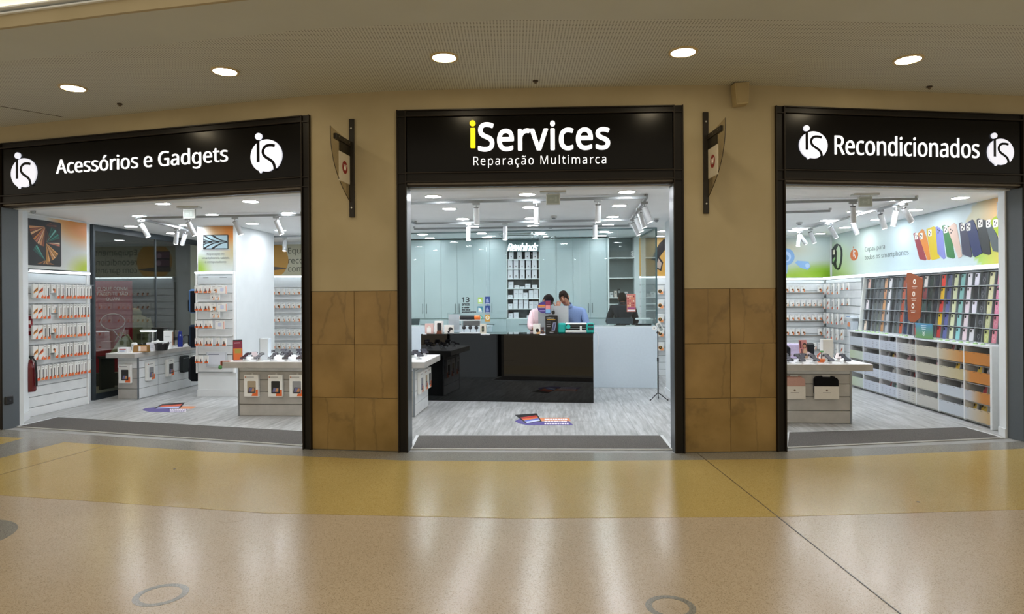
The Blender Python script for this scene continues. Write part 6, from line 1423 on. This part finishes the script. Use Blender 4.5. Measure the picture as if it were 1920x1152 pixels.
for k, px in enumerate((1477, 1499, 1526, 1553, 1584)):
    s, _ = od(px, 680, 8.47); stand_phone(W(s, 8.48, ZT), -TH+.5, 'dark tilted phone on white stand, front row of right table, %s from left' % ORD[k], 'phones on the right table', tilt=56)
for j, (d_, s00, n_) in enumerate(((8.72, 2.2, 7), (8.96, 2.15, 7), (9.18, 2.2, 7))):
    for k in range(n_):
        s = s00+.23*k
        if j == 0 and (abs(s-3.28) < .13): continue
        if j == 1 and (abs(s-2.98) < .14): continue
        if s > 3.72: continue
        stand_phone(W(s, d_, ZT), -TH+[-.5, .6, -.4][j], '%s phone on white stand, %s row of right table, %s from left' % ('pale' if (k+j) % 3 == 0 else 'dark', ROWN[j+1], ORD[k]), 'phones on the right table', pale=(k+j) % 3 == 0, tilt=[70, 66, 72][j])
s, _ = od(1551, 650, 8.72); t = thing('white_plinth_box', 'plain white upright acrylic block at the middle of the right table', 'display block', W(s, 8.74, ZT), -TH)
obj('block', MB().box(-.065, .065, -.05, .05, 0, .285, '#dfe1df', .004), 'satin', t); obj('edge_strip', MB().box(-.065, .065, -.052, -.05, .275, .285, '#f4f4f0'), 'satin', t)
s, _ = od(1507, 650, 8.95); t = thing('portrait_card', 'pink card with a picture of a smiling woman in beige on the right table', 'sign', W(s, 8.94, ZT+.012), -TH+.25)
obj('card', MB().box(-.055, .055, 0, .006, 0, .25, '#c4807c', mat=Matrix.Rotation(-.12, 4, 'X')), 'print', t)
Mx = Matrix.Rotation(-.12, 4, 'X')
obj('figure_picture', MB().prism([(-.01, .0), (.055, .0), (.052, .1), (.03, .14), (.0, .12)], -.0018, -.0008, '#c9a98c', mat=Mx).prism(circ(.022, .175, .033, 16), -.0024, -.0014, '#3a2420', mat=Mx).prism(circ(.02, .168, .021, 14), -.0034, -.0022, '#c08a6a', mat=Mx).prism([(-.006, .1), (.004, .18), (-.0, .2), (-.012, .16)], -.0026, -.0014, '#3a2420', mat=Mx), 'print', t)
obj('printed_heading', MB().box(-.05, -.025, -.0018, -.0006, .14, .235, '#5c2430', mat=Mx).box(-.03, -.018, -.0018, -.0006, .07, .13, '#2a1f24', mat=Mx), 'print', t)
obj('foot', MB().box(-.055, .055, -.03, .03, -.012, .003, '#dadada'), 'satin', t)
s, _ = od(1519, 650, 9.08); t = thing('portable_speaker', 'upright black portable speaker behind the portrait card on the right table', 'speaker', W(s, 9.10, ZT), -TH)
obj('body', MB().box(-.055, .055, -.04, .04, 0, .215, '#17191c', .02), 'satin', t); obj('grille', MB().prism(rrect(-.045, .045, .02, .195, .02, 3), -.043, -.04, '#24272b'), 'fabric', t)
s, _ = od(1473, 650, 8.95); t = thing('portable_speaker', 'rounded black portable speaker at the left of the right table', 'speaker', W(s-.02, 8.98, ZT), -TH)
obj('body', MB().box(-.09, .09, -.05, .05, 0, .19, '#141518', .04), 'satin', t); obj('grille', MB().prism(rrect(-.07, .07, .02, .17, .03, 3), -.053, -.05, '#202226'), 'fabric', t)
s, _ = od(1488, 650, 9.12); t = thing('lilac_speaker', 'lilac white boxy speaker between the black ones on the right table', 'speaker', W(s, 9.14, ZT), -TH)
obj('body', MB().box(-.085, .085, -.04, .04, 0, .2, '#cfc6ec', .015), 'satin', t); obj('grille', MB().prism(rrect(-.07, .07, .015, .185, .01, 3), -.042, -.04, '#d9d2f2'), 'fabric', t)
s, _ = od(1541, 650, 8.58); t = thing('orange_charger_stand', 'orange round charger stand with upright cables on the right table', 'charger', W(s, 8.60, ZT), -TH)
obj('base', MB().cyl((0, 0, 0), (0, 0, .045), .045, 16, '#dd7030'), 'satin', t); obj('loop', MB().tube([(-.04, 0, .03), (-.045, 0, .09), (-.01, 0, .12)], .008, 6, '#d9602c'), 'satin', t); obj('cable', MB().tube([(.0, 0, .04), (.03, 0, .11), (.05, 0, .16)], .006, 6, '#eeeeea').tube([(.0, 0, .04), (.005, 0, .13)], .006, 6, '#2a2a2a'), 'satin', t); obj('green_plug', MB().ball((.005, 0, .135), .022, '#5c9c5c', 8, (1.3, .6, .6)), 'satin', t)
# ================================================================== T1, the left table
T1 = thing('display_table', 'white L-ended display table in front of the dark storefront glass', 'table', W(0, 0, 0), -TH, 'white slatted display tables')
obj('top_slab', MB().box(-7.21, -6.73, 9.95, 12.75, .681, .751, b=.003), 'shadedwood', T1); obj('white_top', MB().box(-7.21, -6.73, 9.95, 12.75, .751, .757, '#f1f2f3', .002), 'satin', T1)
obj('core', MB().box(-7.10, -6.80, 10.13, 12.6, .0045, .681, '#7d7f80'), 'matte', T1)
zz = [.006, .17, .34, .50, .62, .681]
for k in range(5):
    obj('slat_board', MB().box(-7.118, -6.79, 10.105, 10.125, zz[k]+.004, zz[k+1]-.004, b=.002), 'shadedwood' if k < 3 else 'slat', T1)
    for a, b in ((10.13, 10.64), (10.65, 11.6), (11.61, 12.6)): obj('side_board', MB().box(-6.80, -6.78, a, b, zz[k]+.004, zz[k+1]-.004, b=.002), 'slat', T1)
obj('corner_post', MB().box(-6.79, -6.772, 10.10, 10.125, .0045, .681, '#8f9499'), 'metal', T1)
pack('tablet', 3, 'white tablet cover pack on the near end of the left table', W(-6.97, 10.10, .27), -TH, 'tablet cover packs on the left table', cat='boxed cover')
for k, (d_, v, wd) in enumerate(((10.38, 2, 'white ring-light pack with grey picture'), (10.93, 3, 'white tablet cover pack with dark picture'), (11.72, 3, 'white pack beside the grey pouch'))):
    pack('tablet', v, wd + ', on the aisle side of the left table', W(-6.775, d_, .28), -TH+pi/2, 'tablet cover packs on the left table', cat='boxed cover')
t = thing('grey_pouch', 'dark grey zipped pouch hanging on the aisle side of the left table', 'bag', W(-6.775, 11.35, .30), -TH+pi/2)
obj('bag_body', MB().prism(rrect(-.10, .10, 0, .30, .04, 4), -.07, -.006, '#33383a'), 'fabric', t); obj('zip', MB().prism(rrect(-.085, .085, .25, .262, .004, 2), -.073, -.07, '#7a8082'), 'metal', t)
def t1(px, d_, dz=0): s, _ = od(px, 660, d_); return W(s, d_, ZT+dz)
t = thing('wooden_clock', 'tan wooden speaker with a pale front panel on the left table', 'speaker', t1(266, 10.2), -TH+.25)
obj('body', MB().prism([(-.12, 0), (.11, 0), (.10, .115), (-.105, .115)], -.05, .05, '#96703c'), 'satin', t); obj('front_panel', MB().box(-.03, .09, -.053, -.05, .02, .095, '#dcb79a').box(-.03, .0, -.0545, -.053, .02, .095, '#eee9e4'), 'print', t)
t = thing('white_speaker', 'small white rounded gadget behind the wooden speaker', 'gadget', t1(252, 10.42), -TH)
obj('body', MB().box(-.04, .04, -.04, .04, 0, .14, '#eceeef', .018), 'satin', t); obj('button', MB().cyl((0, -.041, .1), (0, -.046, .1), .012, 10, '#b9bcc0'), 'satin', t)
t = thing('white_gadget_box', 'low white box with red print at the near end of the left table', 'box', t1(233, 10.12), -TH)
obj('carton', MB().box(-.08, .08, -.05, .05, 0, .085, '#e8e8ea', .003), 'satin', t); obj('print', MB().box(-.05, .06, -.052, -.05, .05, .06, '#b03a3c').box(-.05, .04, -.052, -.05, .02, .035, '#a9b3cc'), 'print', t)
t = thing('black_bowl', 'black tapered tub on the left table', 'bowl', t1(303.5, 10.55), -TH)
obj('body', MB().lathe([(0, .004), (.085, 0), (.115, .115), (.118, .12), (.108, .118), (.08, .01)], 24, '#151618'), 'satin', t); obj('rim', MB().lathe([(.117, .113), (.121, .116), (.117, .121)], 24, '#222426'), 'gloss', t)
t = thing('white_leaflet_box', 'white printed card box between the wooden speaker and the black tub', 'box', t1(284, 10.5), -TH+.2)
obj('carton', MB().box(-.07, .07, -.03, .03, 0, .135, '#e6e9f1', .003), 'satin', t); obj('print', MB().box(-.05, .05, -.032, -.03, .09, .096, '#9aa3b8').box(-.05, .04, -.032, -.03, .07, .075, '#9aa3b8').box(-.05, .045, -.032, -.03, .05, .055, '#9aa3b8'), 'print', t)
t = thing('white_tool_box', 'small white box set behind the card box on the left table', 'box', t1(296, 10.95), -TH)
obj('carton', MB().box(-.09, .09, -.05, .05, 0, .13, '#eceeee', .006), 'satin', t); obj('lid_handle', MB().tube([(-.03, 0, .13), (0, 0, .15), (.03, 0, .13)], .008, 6, '#e4e6e6'), 'satin', t)
t = thing('desk_lamp', 'white bar-shaped desk lamp standing on the left table', 'lamp', t1(287, 10.75), -TH)
obj('base', MB().cyl((0, 0, 0), (0, 0, .012), .06, 18, '#eceeee'), 'satin', t); obj('stem', MB().cyl((0, 0, .01), (0, 0, .31), .008, 8, '#e4e6e8'), 'satin', t); obj('lamp_bar', MB().box(-.22, .06, -.03, .03, .31, .335, '#f2f4f5', .006), 'satin', t); obj('light_strip', MB().box(-.21, .05, -.02, .02, .305, .3095), 'led', t)
t = thing('coffee_machine', 'black and steel blender machine with a flat dark top on the left table', 'machine', t1(300, 11.35), -TH)
obj('base', MB().box(-.09, .09, -.08, .09, 0, .05, '#17181a', .008), 'satin', t); obj('tower', MB().box(-.08, .08, .02, .09, .05, .33, '#1f2123', .008), 'satin', t); obj('top', MB().box(-.11, .13, -.09, .09, .32, .35, '#121315', .006), 'satin', t); obj('steel_side', MB().box(.08, .10, -.02, .09, .05, .32, '#8f9492'), 'metal', t)
t = thing('white_carton', 'tall white carton with a black dot and copper side on the left table', 'box', t1(316, 11.12), -TH+.35)
obj('carton', MB().box(-.07, .07, -.05, .05, 0, .30, '#eef0f0', .003), 'satin', t); obj('print', MB().prism(circ(.01, .10, .012, 10), -.052, -.05, '#17171a').box(-.05, .03, -.052, -.05, .2, .205, '#a0a4a8'), 'print', t); obj('copper_side', MB().box(.07, .072, -.04, .04, .04, .28, '#a8744c'), 'print', t)
t = thing('steel_tumbler', 'clear and steel tumbler beside the blue bottle on the left table', 'cup', t1(330, 11.75), -TH)
obj('body', MB().lathe([(.035, 0), (.05, .12), (.052, .28)], 18, '#8c8d8a'), 'metal', t); obj('band', MB().lathe([(.0505, .1), (.0525, .15)], 18, '#26282b'), 'satin', t)
t = thing('blue_bottle', 'royal blue drinking bottle with a blue cap on the left table', 'bottle', t1(338, 11.3), -TH)
obj('body', MB().lathe([(0, 0), (.042, .002), (.044, .01), (.044, .20), (.03, .225), (.026, .235)], 20, '#162a8a'), 'gloss', t); obj('cap', MB().cyl((0, 0, .232), (0, 0, .27), .03, 16, '#1c2f8c').tube([(-.028, 0, .26), (-.01, 0, .29), (.03, 0, .27)], .008, 6, '#20348f'), 'satin', t)
t = thing('headphones', 'black over-ear headphones standing beside the blue bottle', 'headphones', t1(349, 11.6), -TH)
hb = [(.07*cos(a), 0, .11+.085*sin(a)) for a in [pi*k/10 for k in range(11)]]
obj('headband', MB().tube(hb, .009, 8, '#17181b'), 'satin', t)
for x in (-.07, .07): obj('ear_cup', MB().cyl((x-.014, 0, .055), (x+.014, 0, .055), .045, 16, '#141518'), 'satin', t)
obj('rest', MB().box(-.08, .08, -.03, .03, 0, .012, '#dcdcdc'), 'satin', t)
t = thing('white_tripod_toy', 'tiny white tripod clip in front of the blue bottle', 'gadget', t1(320, 10.95), -TH)
obj('body', MB().lathe([(.03, 0), (.012, .05), (.014, .1), (0, .105)], 10, '#eceeee'), 'satin', t); obj('clip', MB().box(-.012, .012, -.012, .012, .1, .118, '#b9bcc0', .003), 'satin', t)
# ================================================================== floor stickers
def fsticker(label, poly_, phone, bars, px):
    t = thing('floor_sticker', label, 'floor sticker', (0, 0, .0042), 0, 'floor stickers')
    f2 = lambda pts: [tuple(fl(x, y, .004)[:2]) for x, y in pts]
    obj('purple_film', MB().slab(f2(poly_), 0, .0006, '#5a4f92'), 'print', t)
    obj('orange_bar', MB().slab(f2(bars), .0006, .0009, '#d98a5c'), 'print', t)
    obj('phone_picture', MB().slab(f2(phone), .0009, .0013, '#232528'), 'print', t)
    a, b, c, d = [fl(x, y, .004) for x, y in phone]
    q = lambda u, v: ((a*(1-u)+b*u)*(1-v) + (d*(1-u)+c*u)*v)
    m = MB()
    for k, (v0, v1, cc) in enumerate(((.30, .5, '#b8392f'), (.5, .66, '#dd7a44'), (.66, .8, '#5c6fc0'), (.8, .95, '#cfd9f4'))):
        m.slab([tuple(q(.1, v0+.06)[:2]), tuple(q(.93, v0-.06)[:2]), tuple(q(.93, v1-.06)[:2]), tuple(q(.1, v1+.06)[:2])], .0013, .0015+.00005*k, cc)
    obj('wave_artwork', m, 'print', t)
    x0, x1, y0, y1, nl = px; m = MB(); P0, P1, P2 = fl(x0, y1, .004), fl(x1, y1, .004), fl(x0, y0, .004); rn = random.Random(nl)
    for r_ in range(nl):                                   # printed lines too small to read in the photo
        x_ = .02
        while x_ < .93:
            w_ = rn.uniform(.05, .12); v0, v1 = (r_+.2)/nl, (r_+.78)/nl; c4 = [P0+(P1-P0)*a_+(P2-P0)*b_ for a_, b_ in ((x_, v0), (min(.98, x_+w_), v0), (min(.98, x_+w_), v1), (x_, v1))]
            m.slab([tuple(q_[:2]) for q_ in c4], .0012, .0016, '#efeaf4'); x_ += w_+.02
    o_ = obj('printed_lines', m, 'print', t); o_['kind'] = 'stuff'
fsticker('purple and orange phone-repair floor sticker inside the centre entrance', [(965, 790.5), (973, 786), (984, 785), (1012, 791), (1066, 790), (1075, 797.5), (990, 798), (975, 795)],
         [(965, 778.5), (1006, 775.5), (1016, 791), (985, 794)], [(1012, 784), (1067, 784), (1070, 790), (1014, 790)], (1020, 1068, 785, 797, 3))
fsticker('purple and pink phone floor sticker in the aisle of the left department', [(266, 769.5), (272, 766), (290, 764), (330, 768), (352, 768), (342, 773.5), (280, 773)],
         [(304, 758), (347, 755), (337, 767), (288, 766.5)], [(322, 762), (368, 762.5), (360, 767), (322, 767)], (318, 350, 767, 773, 2))
# ================================================================== people
def skin_mesh(J, E, sub=1, col='#b98468', root='pelvis'):
    """grow one continuous surface over a skeleton: J name -> (x, y, z, r)"""
    names_ = [root] + [k for k in J if k != root]; idx = {k: i for i, k in enumerate(names_)}
    me = bpy.data.meshes.new('sk'); me.from_pydata([J[k][:3] for k in names_], [(idx[a], idx[b]) for a, b in E], [])
    o = bpy.data.objects.new('sk', me); COL.objects.link(o)
    o.modifiers.new('s', 'SKIN'); d = me.skin_vertices[0].data
    for k in names_:
        r = J[k][3]; d[idx[k]].radius = (r if not isinstance(r, tuple) else r[0], r if not isinstance(r, tuple) else r[1])
    d[0].use_root = True
    if sub: s = o.modifiers.new('u', 'SUBSURF'); s.levels = sub; s.render_levels = sub
    dg = bpy.context.evaluated_depsgraph_get(); r = bpy.data.meshes.new_from_object(o.evaluated_get(dg)); bpy.data.objects.remove(o)
    mb = MB(); mb.add([v.co.copy() for v in r.vertices], [list(p.vertices) for p in r.polygons], col, True); bpy.data.meshes.remove(r); return mb
def head_on(mb, P, R, skin, brow='#2a1d18'):
    """face -y; R turns and tilts the head"""
    Mh = Matrix.Translation(P) @ R
    mb.ball((0, 0, 0), 1, skin, 16, (.073, .093, .108), Mh); mb.ball((0, -.03, -.055), 1, skin, 12, (.05, .055, .055), Mh)
    mb.add([(-.012, -.09, .02), (.012, -.09, .02), (.018, -.092, -.028), (-.018, -.092, -.028), (0, -.122, -.022), (0, -.09, .03)], [(0, 1, 5), (1, 2, 4), (0, 4, 3), (1, 4, 5), (0, 5, 4), (2, 3, 4)], skin, True, Mh)
    for s in (-1, 1):
        mb.ball((s*.075, .005, -.005), 1, skin, 8, (.012, .02, .032), Mh)
        mb.ball((s*.03, -.083, .012), 1, '#d9cdc4', 8, (.012, .006, .005), Mh); mb.ball((s*.03, -.088, .011), 1, '#1d1614', 6, (.0055, .003, .005), Mh); mb.ball((s*.03, -.082, .020), 1, skin, 8, (.017, .009, .007), Mh)
        mb.box(s*.032-.018, s*.032+.018, -.093, -.082, .03, .037, brow, mat=Mh)
    mb.box(-.025, .025, -.094, -.084, -.056, -.047, '#8c4f45', mat=Mh)
    return Mh
def hair_mesh(Mh, col, front=.35, back=-.7, seed=1):
    rnd = random.Random(seed); m = MB(); n, k = 28, 14; vs = []; fs = []
    for j in range(k+1):
        for i in range(n):
            an = 2*pi*i/n; y = sin(an); x = cos(an)        # y=-1 is the face side
            side = min(1, max(0, (y+.95)/.85)); low = front + (back-front)*side**.8
            z = 1-(1-low)*j/k; rr = max(0, 1-z*z)**.5
            w = 1.06 + .03*sin(5*an+j*.6) + rnd.uniform(-.02, .02) + (.05 if z > .6 else 0)
            if j == k: w = 1.0
            vs.append((.074*rr*x*w, .095*rr*y*w+.003, .112*z*(1.05 if z > .5 else 1.0)+.004))
    for j in range(k):
        for i in range(n): fs.append((j*n+i, (j+1)*n+i, (j+1)*n+(i+1) % n, j*n+(i+1) % n))
    m.add(vs, fs, col, True, Mh)
    for q in range(46):                                    # short locks over the crown and fringe
        an = rnd.uniform(0, 2*pi); z = rnd.uniform(.45, .97); rr = (1-z*z)**.5
        p = Vector((.078*rr*cos(an), .10*rr*sin(an)+.003, .116*z+.004)); d = Vector((rnd.uniform(-.3, .3), -.8, -.35+rnd.uniform(-.2, .2))).normalized()
        m.cyl(Mh @ p, Mh @ (p + d*.028 + Vector((0, 0, .004))), .007, 5, col, .001, caps=False)
    return m
def hand_on(mb, wrist, direction, palm_n, skin, side=1, curl=.35):
    d = Vector(direction).normalized(); n = Vector(palm_n).normalized(); w = d.cross(n).normalized()*side; p = Vector(wrist)
    Mp = Matrix((w, d, n)).transposed().to_4x4(); Mp.translation = p + d*.045
    mb.ball((0, 0, 0), 1, skin, 10, (.040, .050, .015), Mp)
    for i, (off, L) in enumerate(((-.028, .068), (-.010, .078), (.010, .073), (.027, .056))):
        a = p + d*.085 + w*off; b = a + (d*cos(curl)-n*sin(curl))*L*.5; c = b + (d*cos(2*curl)-n*sin(2*curl))*L*.5
        mb.cyl(a-d*.02, b, .0092, 8, skin, .0085); mb.ball(b, .0087, skin, 6); mb.cyl(b, c, .0085, 8, skin, .007); mb.ball(c, .0072, skin, 6)
    a = p + d*.03 - w*.034; b = a + (d*.6-w*.8)*.035; c = b + (d*.9-w*.2)*.03
    mb.cyl(a+w*.01, b, .011, 8, skin, .0095); mb.ball(b, .0097, skin, 6); mb.cyl(b, c, .0095, 8, skin, .008); mb.ball(c, .008, skin, 6)
def person(label, loc, rot, J, headP, headR, skin, shirt, trousers, hair, hands, front=.35, extra=None, collar=True):
    ft = .0
    E = [('pelvis', 'spine'), ('spine', 'chest'), ('chest', 'neckb'), ('neckb', 'neck'), ('chest', 'shL'), ('shL', 'elL'), ('elL', 'wrL'), ('chest', 'shR'), ('shR', 'elR'), ('elR', 'wrR'),
         ('pelvis', 'hipL'), ('hipL', 'knL'), ('knL', 'anL'), ('pelvis', 'hipR'), ('hipR', 'knR'), ('knR', 'anR'), ('anL', 'toL'), ('anR', 'toR')]
    mb = skin_mesh({k: (v[0], v[1], v[2], v[3]*(.95 if k[:2] in ('wr', 'ne', 'to', 'an') else .78)) for k, v in J.items()}, E, 1, skin)
    Mh = head_on(mb, headP, headR, skin)
    mb.cyl(J['neck'][:3], headP, .052, 12, skin, .05)
    for h in hands: hand_on(mb, *h[:3], skin, *h[3:])
    b = obj('person', mb, 'skin'); tag(place(b, loc, rot), label, 'person')
    S = {k: J[k] for k in ('pelvis', 'spine', 'chest', 'neckb', 'shL', 'shR', 'elL', 'elR')}
    def mid(a, b_, t, r): return tuple(J[a][i]+(J[b_][i]-J[a][i])*t for i in range(3)) + (r,)
    S['cuL'] = mid('elL', 'wrL', .72, J['wrL'][3]+.022); S['cuR'] = mid('elR', 'wrR', .72, J['wrR'][3]+.022)
    S = {k: (v[0], v[1], v[2], v[3]+.014) for k, v in S.items()}; S['neckb'] = (*J['neckb'][:3], J['neckb'][3]+.006)
    ES = [('pelvis', 'spine'), ('spine', 'chest'), ('chest', 'neckb'), ('chest', 'shL'), ('shL', 'elL'), ('elL', 'cuL'), ('chest', 'shR'), ('shR', 'elR'), ('elR', 'cuR')]
    sh = skin_mesh(S, ES, 2, shirt)
    so = obj('shirt', sh, 'fabric', b)
    if collar:
        nb_, nk = Vector(J['neckb'][:3]), Vector(J['neck'][:3]); dd = (nk-nb_).normalized()
        obj('collar', MB().cyl(nk-dd*.06, nk-dd*.02, .078, 14, shirt, .070, caps=False), 'fabric', so)
    Tn = {k: (v[0], v[1], v[2], v[3]+.016) for k, v in J.items() if k in ('pelvis', 'hipL', 'hipR', 'knL', 'knR', 'anL', 'anR')}
    obj('trousers', skin_mesh(Tn, [('pelvis', 'hipL'), ('hipL', 'knL'), ('knL', 'anL'), ('pelvis', 'hipR'), ('hipR', 'knR'), ('knR', 'anR')], 1, trousers), 'fabric', b)
    for s in ('L', 'R'):
        a, t = J['an'+s], J['to'+s]
        obj('shoe', MB().box(min(a[0], t[0])-.045, max(a[0], t[0])+.045, min(a[1], t[1])-.05, max(a[1], t[1])+.05, .0045, .075, '#1b1b1d', .02), 'satin', b)
    obj('hair', hair_mesh(Mh, hair, front), 'fabric', b)
    if extra: extra(b, Mh)
    return b
def J0(**k):
    J = dict(pelvis=(0, 0, .97, .13), spine=(0, -.02, 1.14, .125), chest=(0, -.05, 1.32, .135), neckb=(0, -.06, 1.46, .06), neck=(0, -.07, 1.52, .055),
             shL=(.18, -.05, 1.40, .062), elL=(.25, -.05, 1.13, .045), wrL=(.22, -.2, .95, .03), shR=(-.18, -.05, 1.40, .062), elR=(-.25, -.05, 1.13, .045), wrR=(-.22, -.2, .95, .03),
             hipL=(.09, 0, .88, .10), knL=(.10, -.02, .49, .062), anL=(.10, .02, .10, .042), hipR=(-.09, 0, .88, .10), knR=(-.10, -.02, .49, .062), anR=(-.10, .02, .10, .042), toL=(.11, -.12, .045, .035), toR=(-.11, -.12, .045, .035))
    J.update(k); return J
RX = lambda a: Matrix.Rotation(radians(a), 4, 'X'); RY = lambda a: Matrix.Rotation(radians(a), 4, 'Y'); RZ = lambda a: Matrix.Rotation(radians(a), 4, 'Z')
# blue shirt: faces the mall, bows over the computer, one forearm on the counter, hand to the chin
JB = J0(pelvis=(.03, .06, .96, .13), spine=(.01, .02, 1.12, .13), chest=(-.02, -.06, 1.29, .145), neckb=(-.11, -.11, 1.43, .060), neck=(-.145, -.14, 1.50, .054),
        shL=(.125, -.08, 1.36, .062), elL=(.185, -.19, 1.12, .046), wrL=(-.02, -.27, 1.082, .032), shR=(-.22, -.10, 1.345, .064), elR=(-.325, -.21, 1.20, .046), wrR=(-.30, -.27, 1.425, .03))
def phone_x(b, Mh): obj('held_phone', MB().box(-.36, -.349, -.29, -.215, 1.40, 1.53, '#17171a', .003), 'gloss', b)
person('man in a blue shirt bowing over the silver computer, hand raised to his chin', W(.265, 10.86, 0), -TH, JB, Vector((-.19, -.185, 1.60)), RY(-12) @ RZ(-16) @ RX(18), '#b5826a', '#7f96c2', '#2a2f3a', '#2b211c',
       [((-.02, -.27, 1.082), (-1, -.12, -.08), (0, 0, 1), 1, .2), ((-.30, -.27, 1.425), (.25, -.05, 1), (-.2, -1, 0), 1, .7)], .42)
# pink shirt: stands side-on left of the computer, head bowed
JP = J0(pelvis=(-.09, .05, .95, .115), spine=(-.08, .0, 1.11, .11), chest=(-.05, -.06, 1.28, .12), neckb=(.03, -.12, 1.41, .06), neck=(.065, -.14, 1.455, .055),
        shL=(.05, -.14, 1.33, .06), elL=(.13, -.24, 1.14, .045), wrL=(.26, -.30, 1.085, .03), shR=(-.16, -.02, 1.335, .058), elR=(-.185, -.18, 1.12, .044), wrR=(-.10, -.26, 1.09, .032),
        hipL=(-.0, .05, .87, .095), hipR=(-.17, .05, .87, .095), knL=(-.0, .03, .49, .062), knR=(-.18, .03, .49, .062), anL=(-.0, .07, .10, .042), anR=(-.18, .07, .10, .042), toL=(.03, -.06, .045, .035), toR=(-.15, -.07, .045, .035))
person('dark-haired man in a pale pink shirt, head bowed beside the silver computer', W(-.29, 10.84, 0), -TH, JP, Vector((.105, -.19, 1.545)), RZ(35) @ RX(48), '#a8735c', '#e9ccd2', '#23262e', '#1c1615',
       [((.26, -.30, 1.085), (1, -.15, -.1), (0, 0, 1), 1, .2), ((-.10, -.26, 1.09), (1, -.1, -.1), (0, 0, 1), -1, .3)], .30)
# black shirt: seen from behind, behind the glass, one hand raised
JK = J0(shR=(-.20, -.03, 1.385, .066), shL=(.20, -.03, 1.385, .066), elR=(-.26, -.10, 1.12, .05), wrR=(-.16, -.30, 1.13, .032), elL=(.27, -.09, 1.12, .048), wrL=(.25, -.17, 1.17, .032))
kb = person('person in black seen from behind, working at the lab bench behind the glass', W(1.20, 12.55, 0), -TH+pi, JK, Vector((0, -.10, 1.575)), RX(18), '#a8755e', '#23272d', '#1c1e23', '#17130f',
       [((-.16, -.30, 1.13), (.3, -1, 0), (0, 0, 1), 1, .4), ((.25, -.17, 1.17), (0, -.3, 1), (0, -1, .2), 1, .5)], .30)
b = bpy.data.objects.get('work_bench')
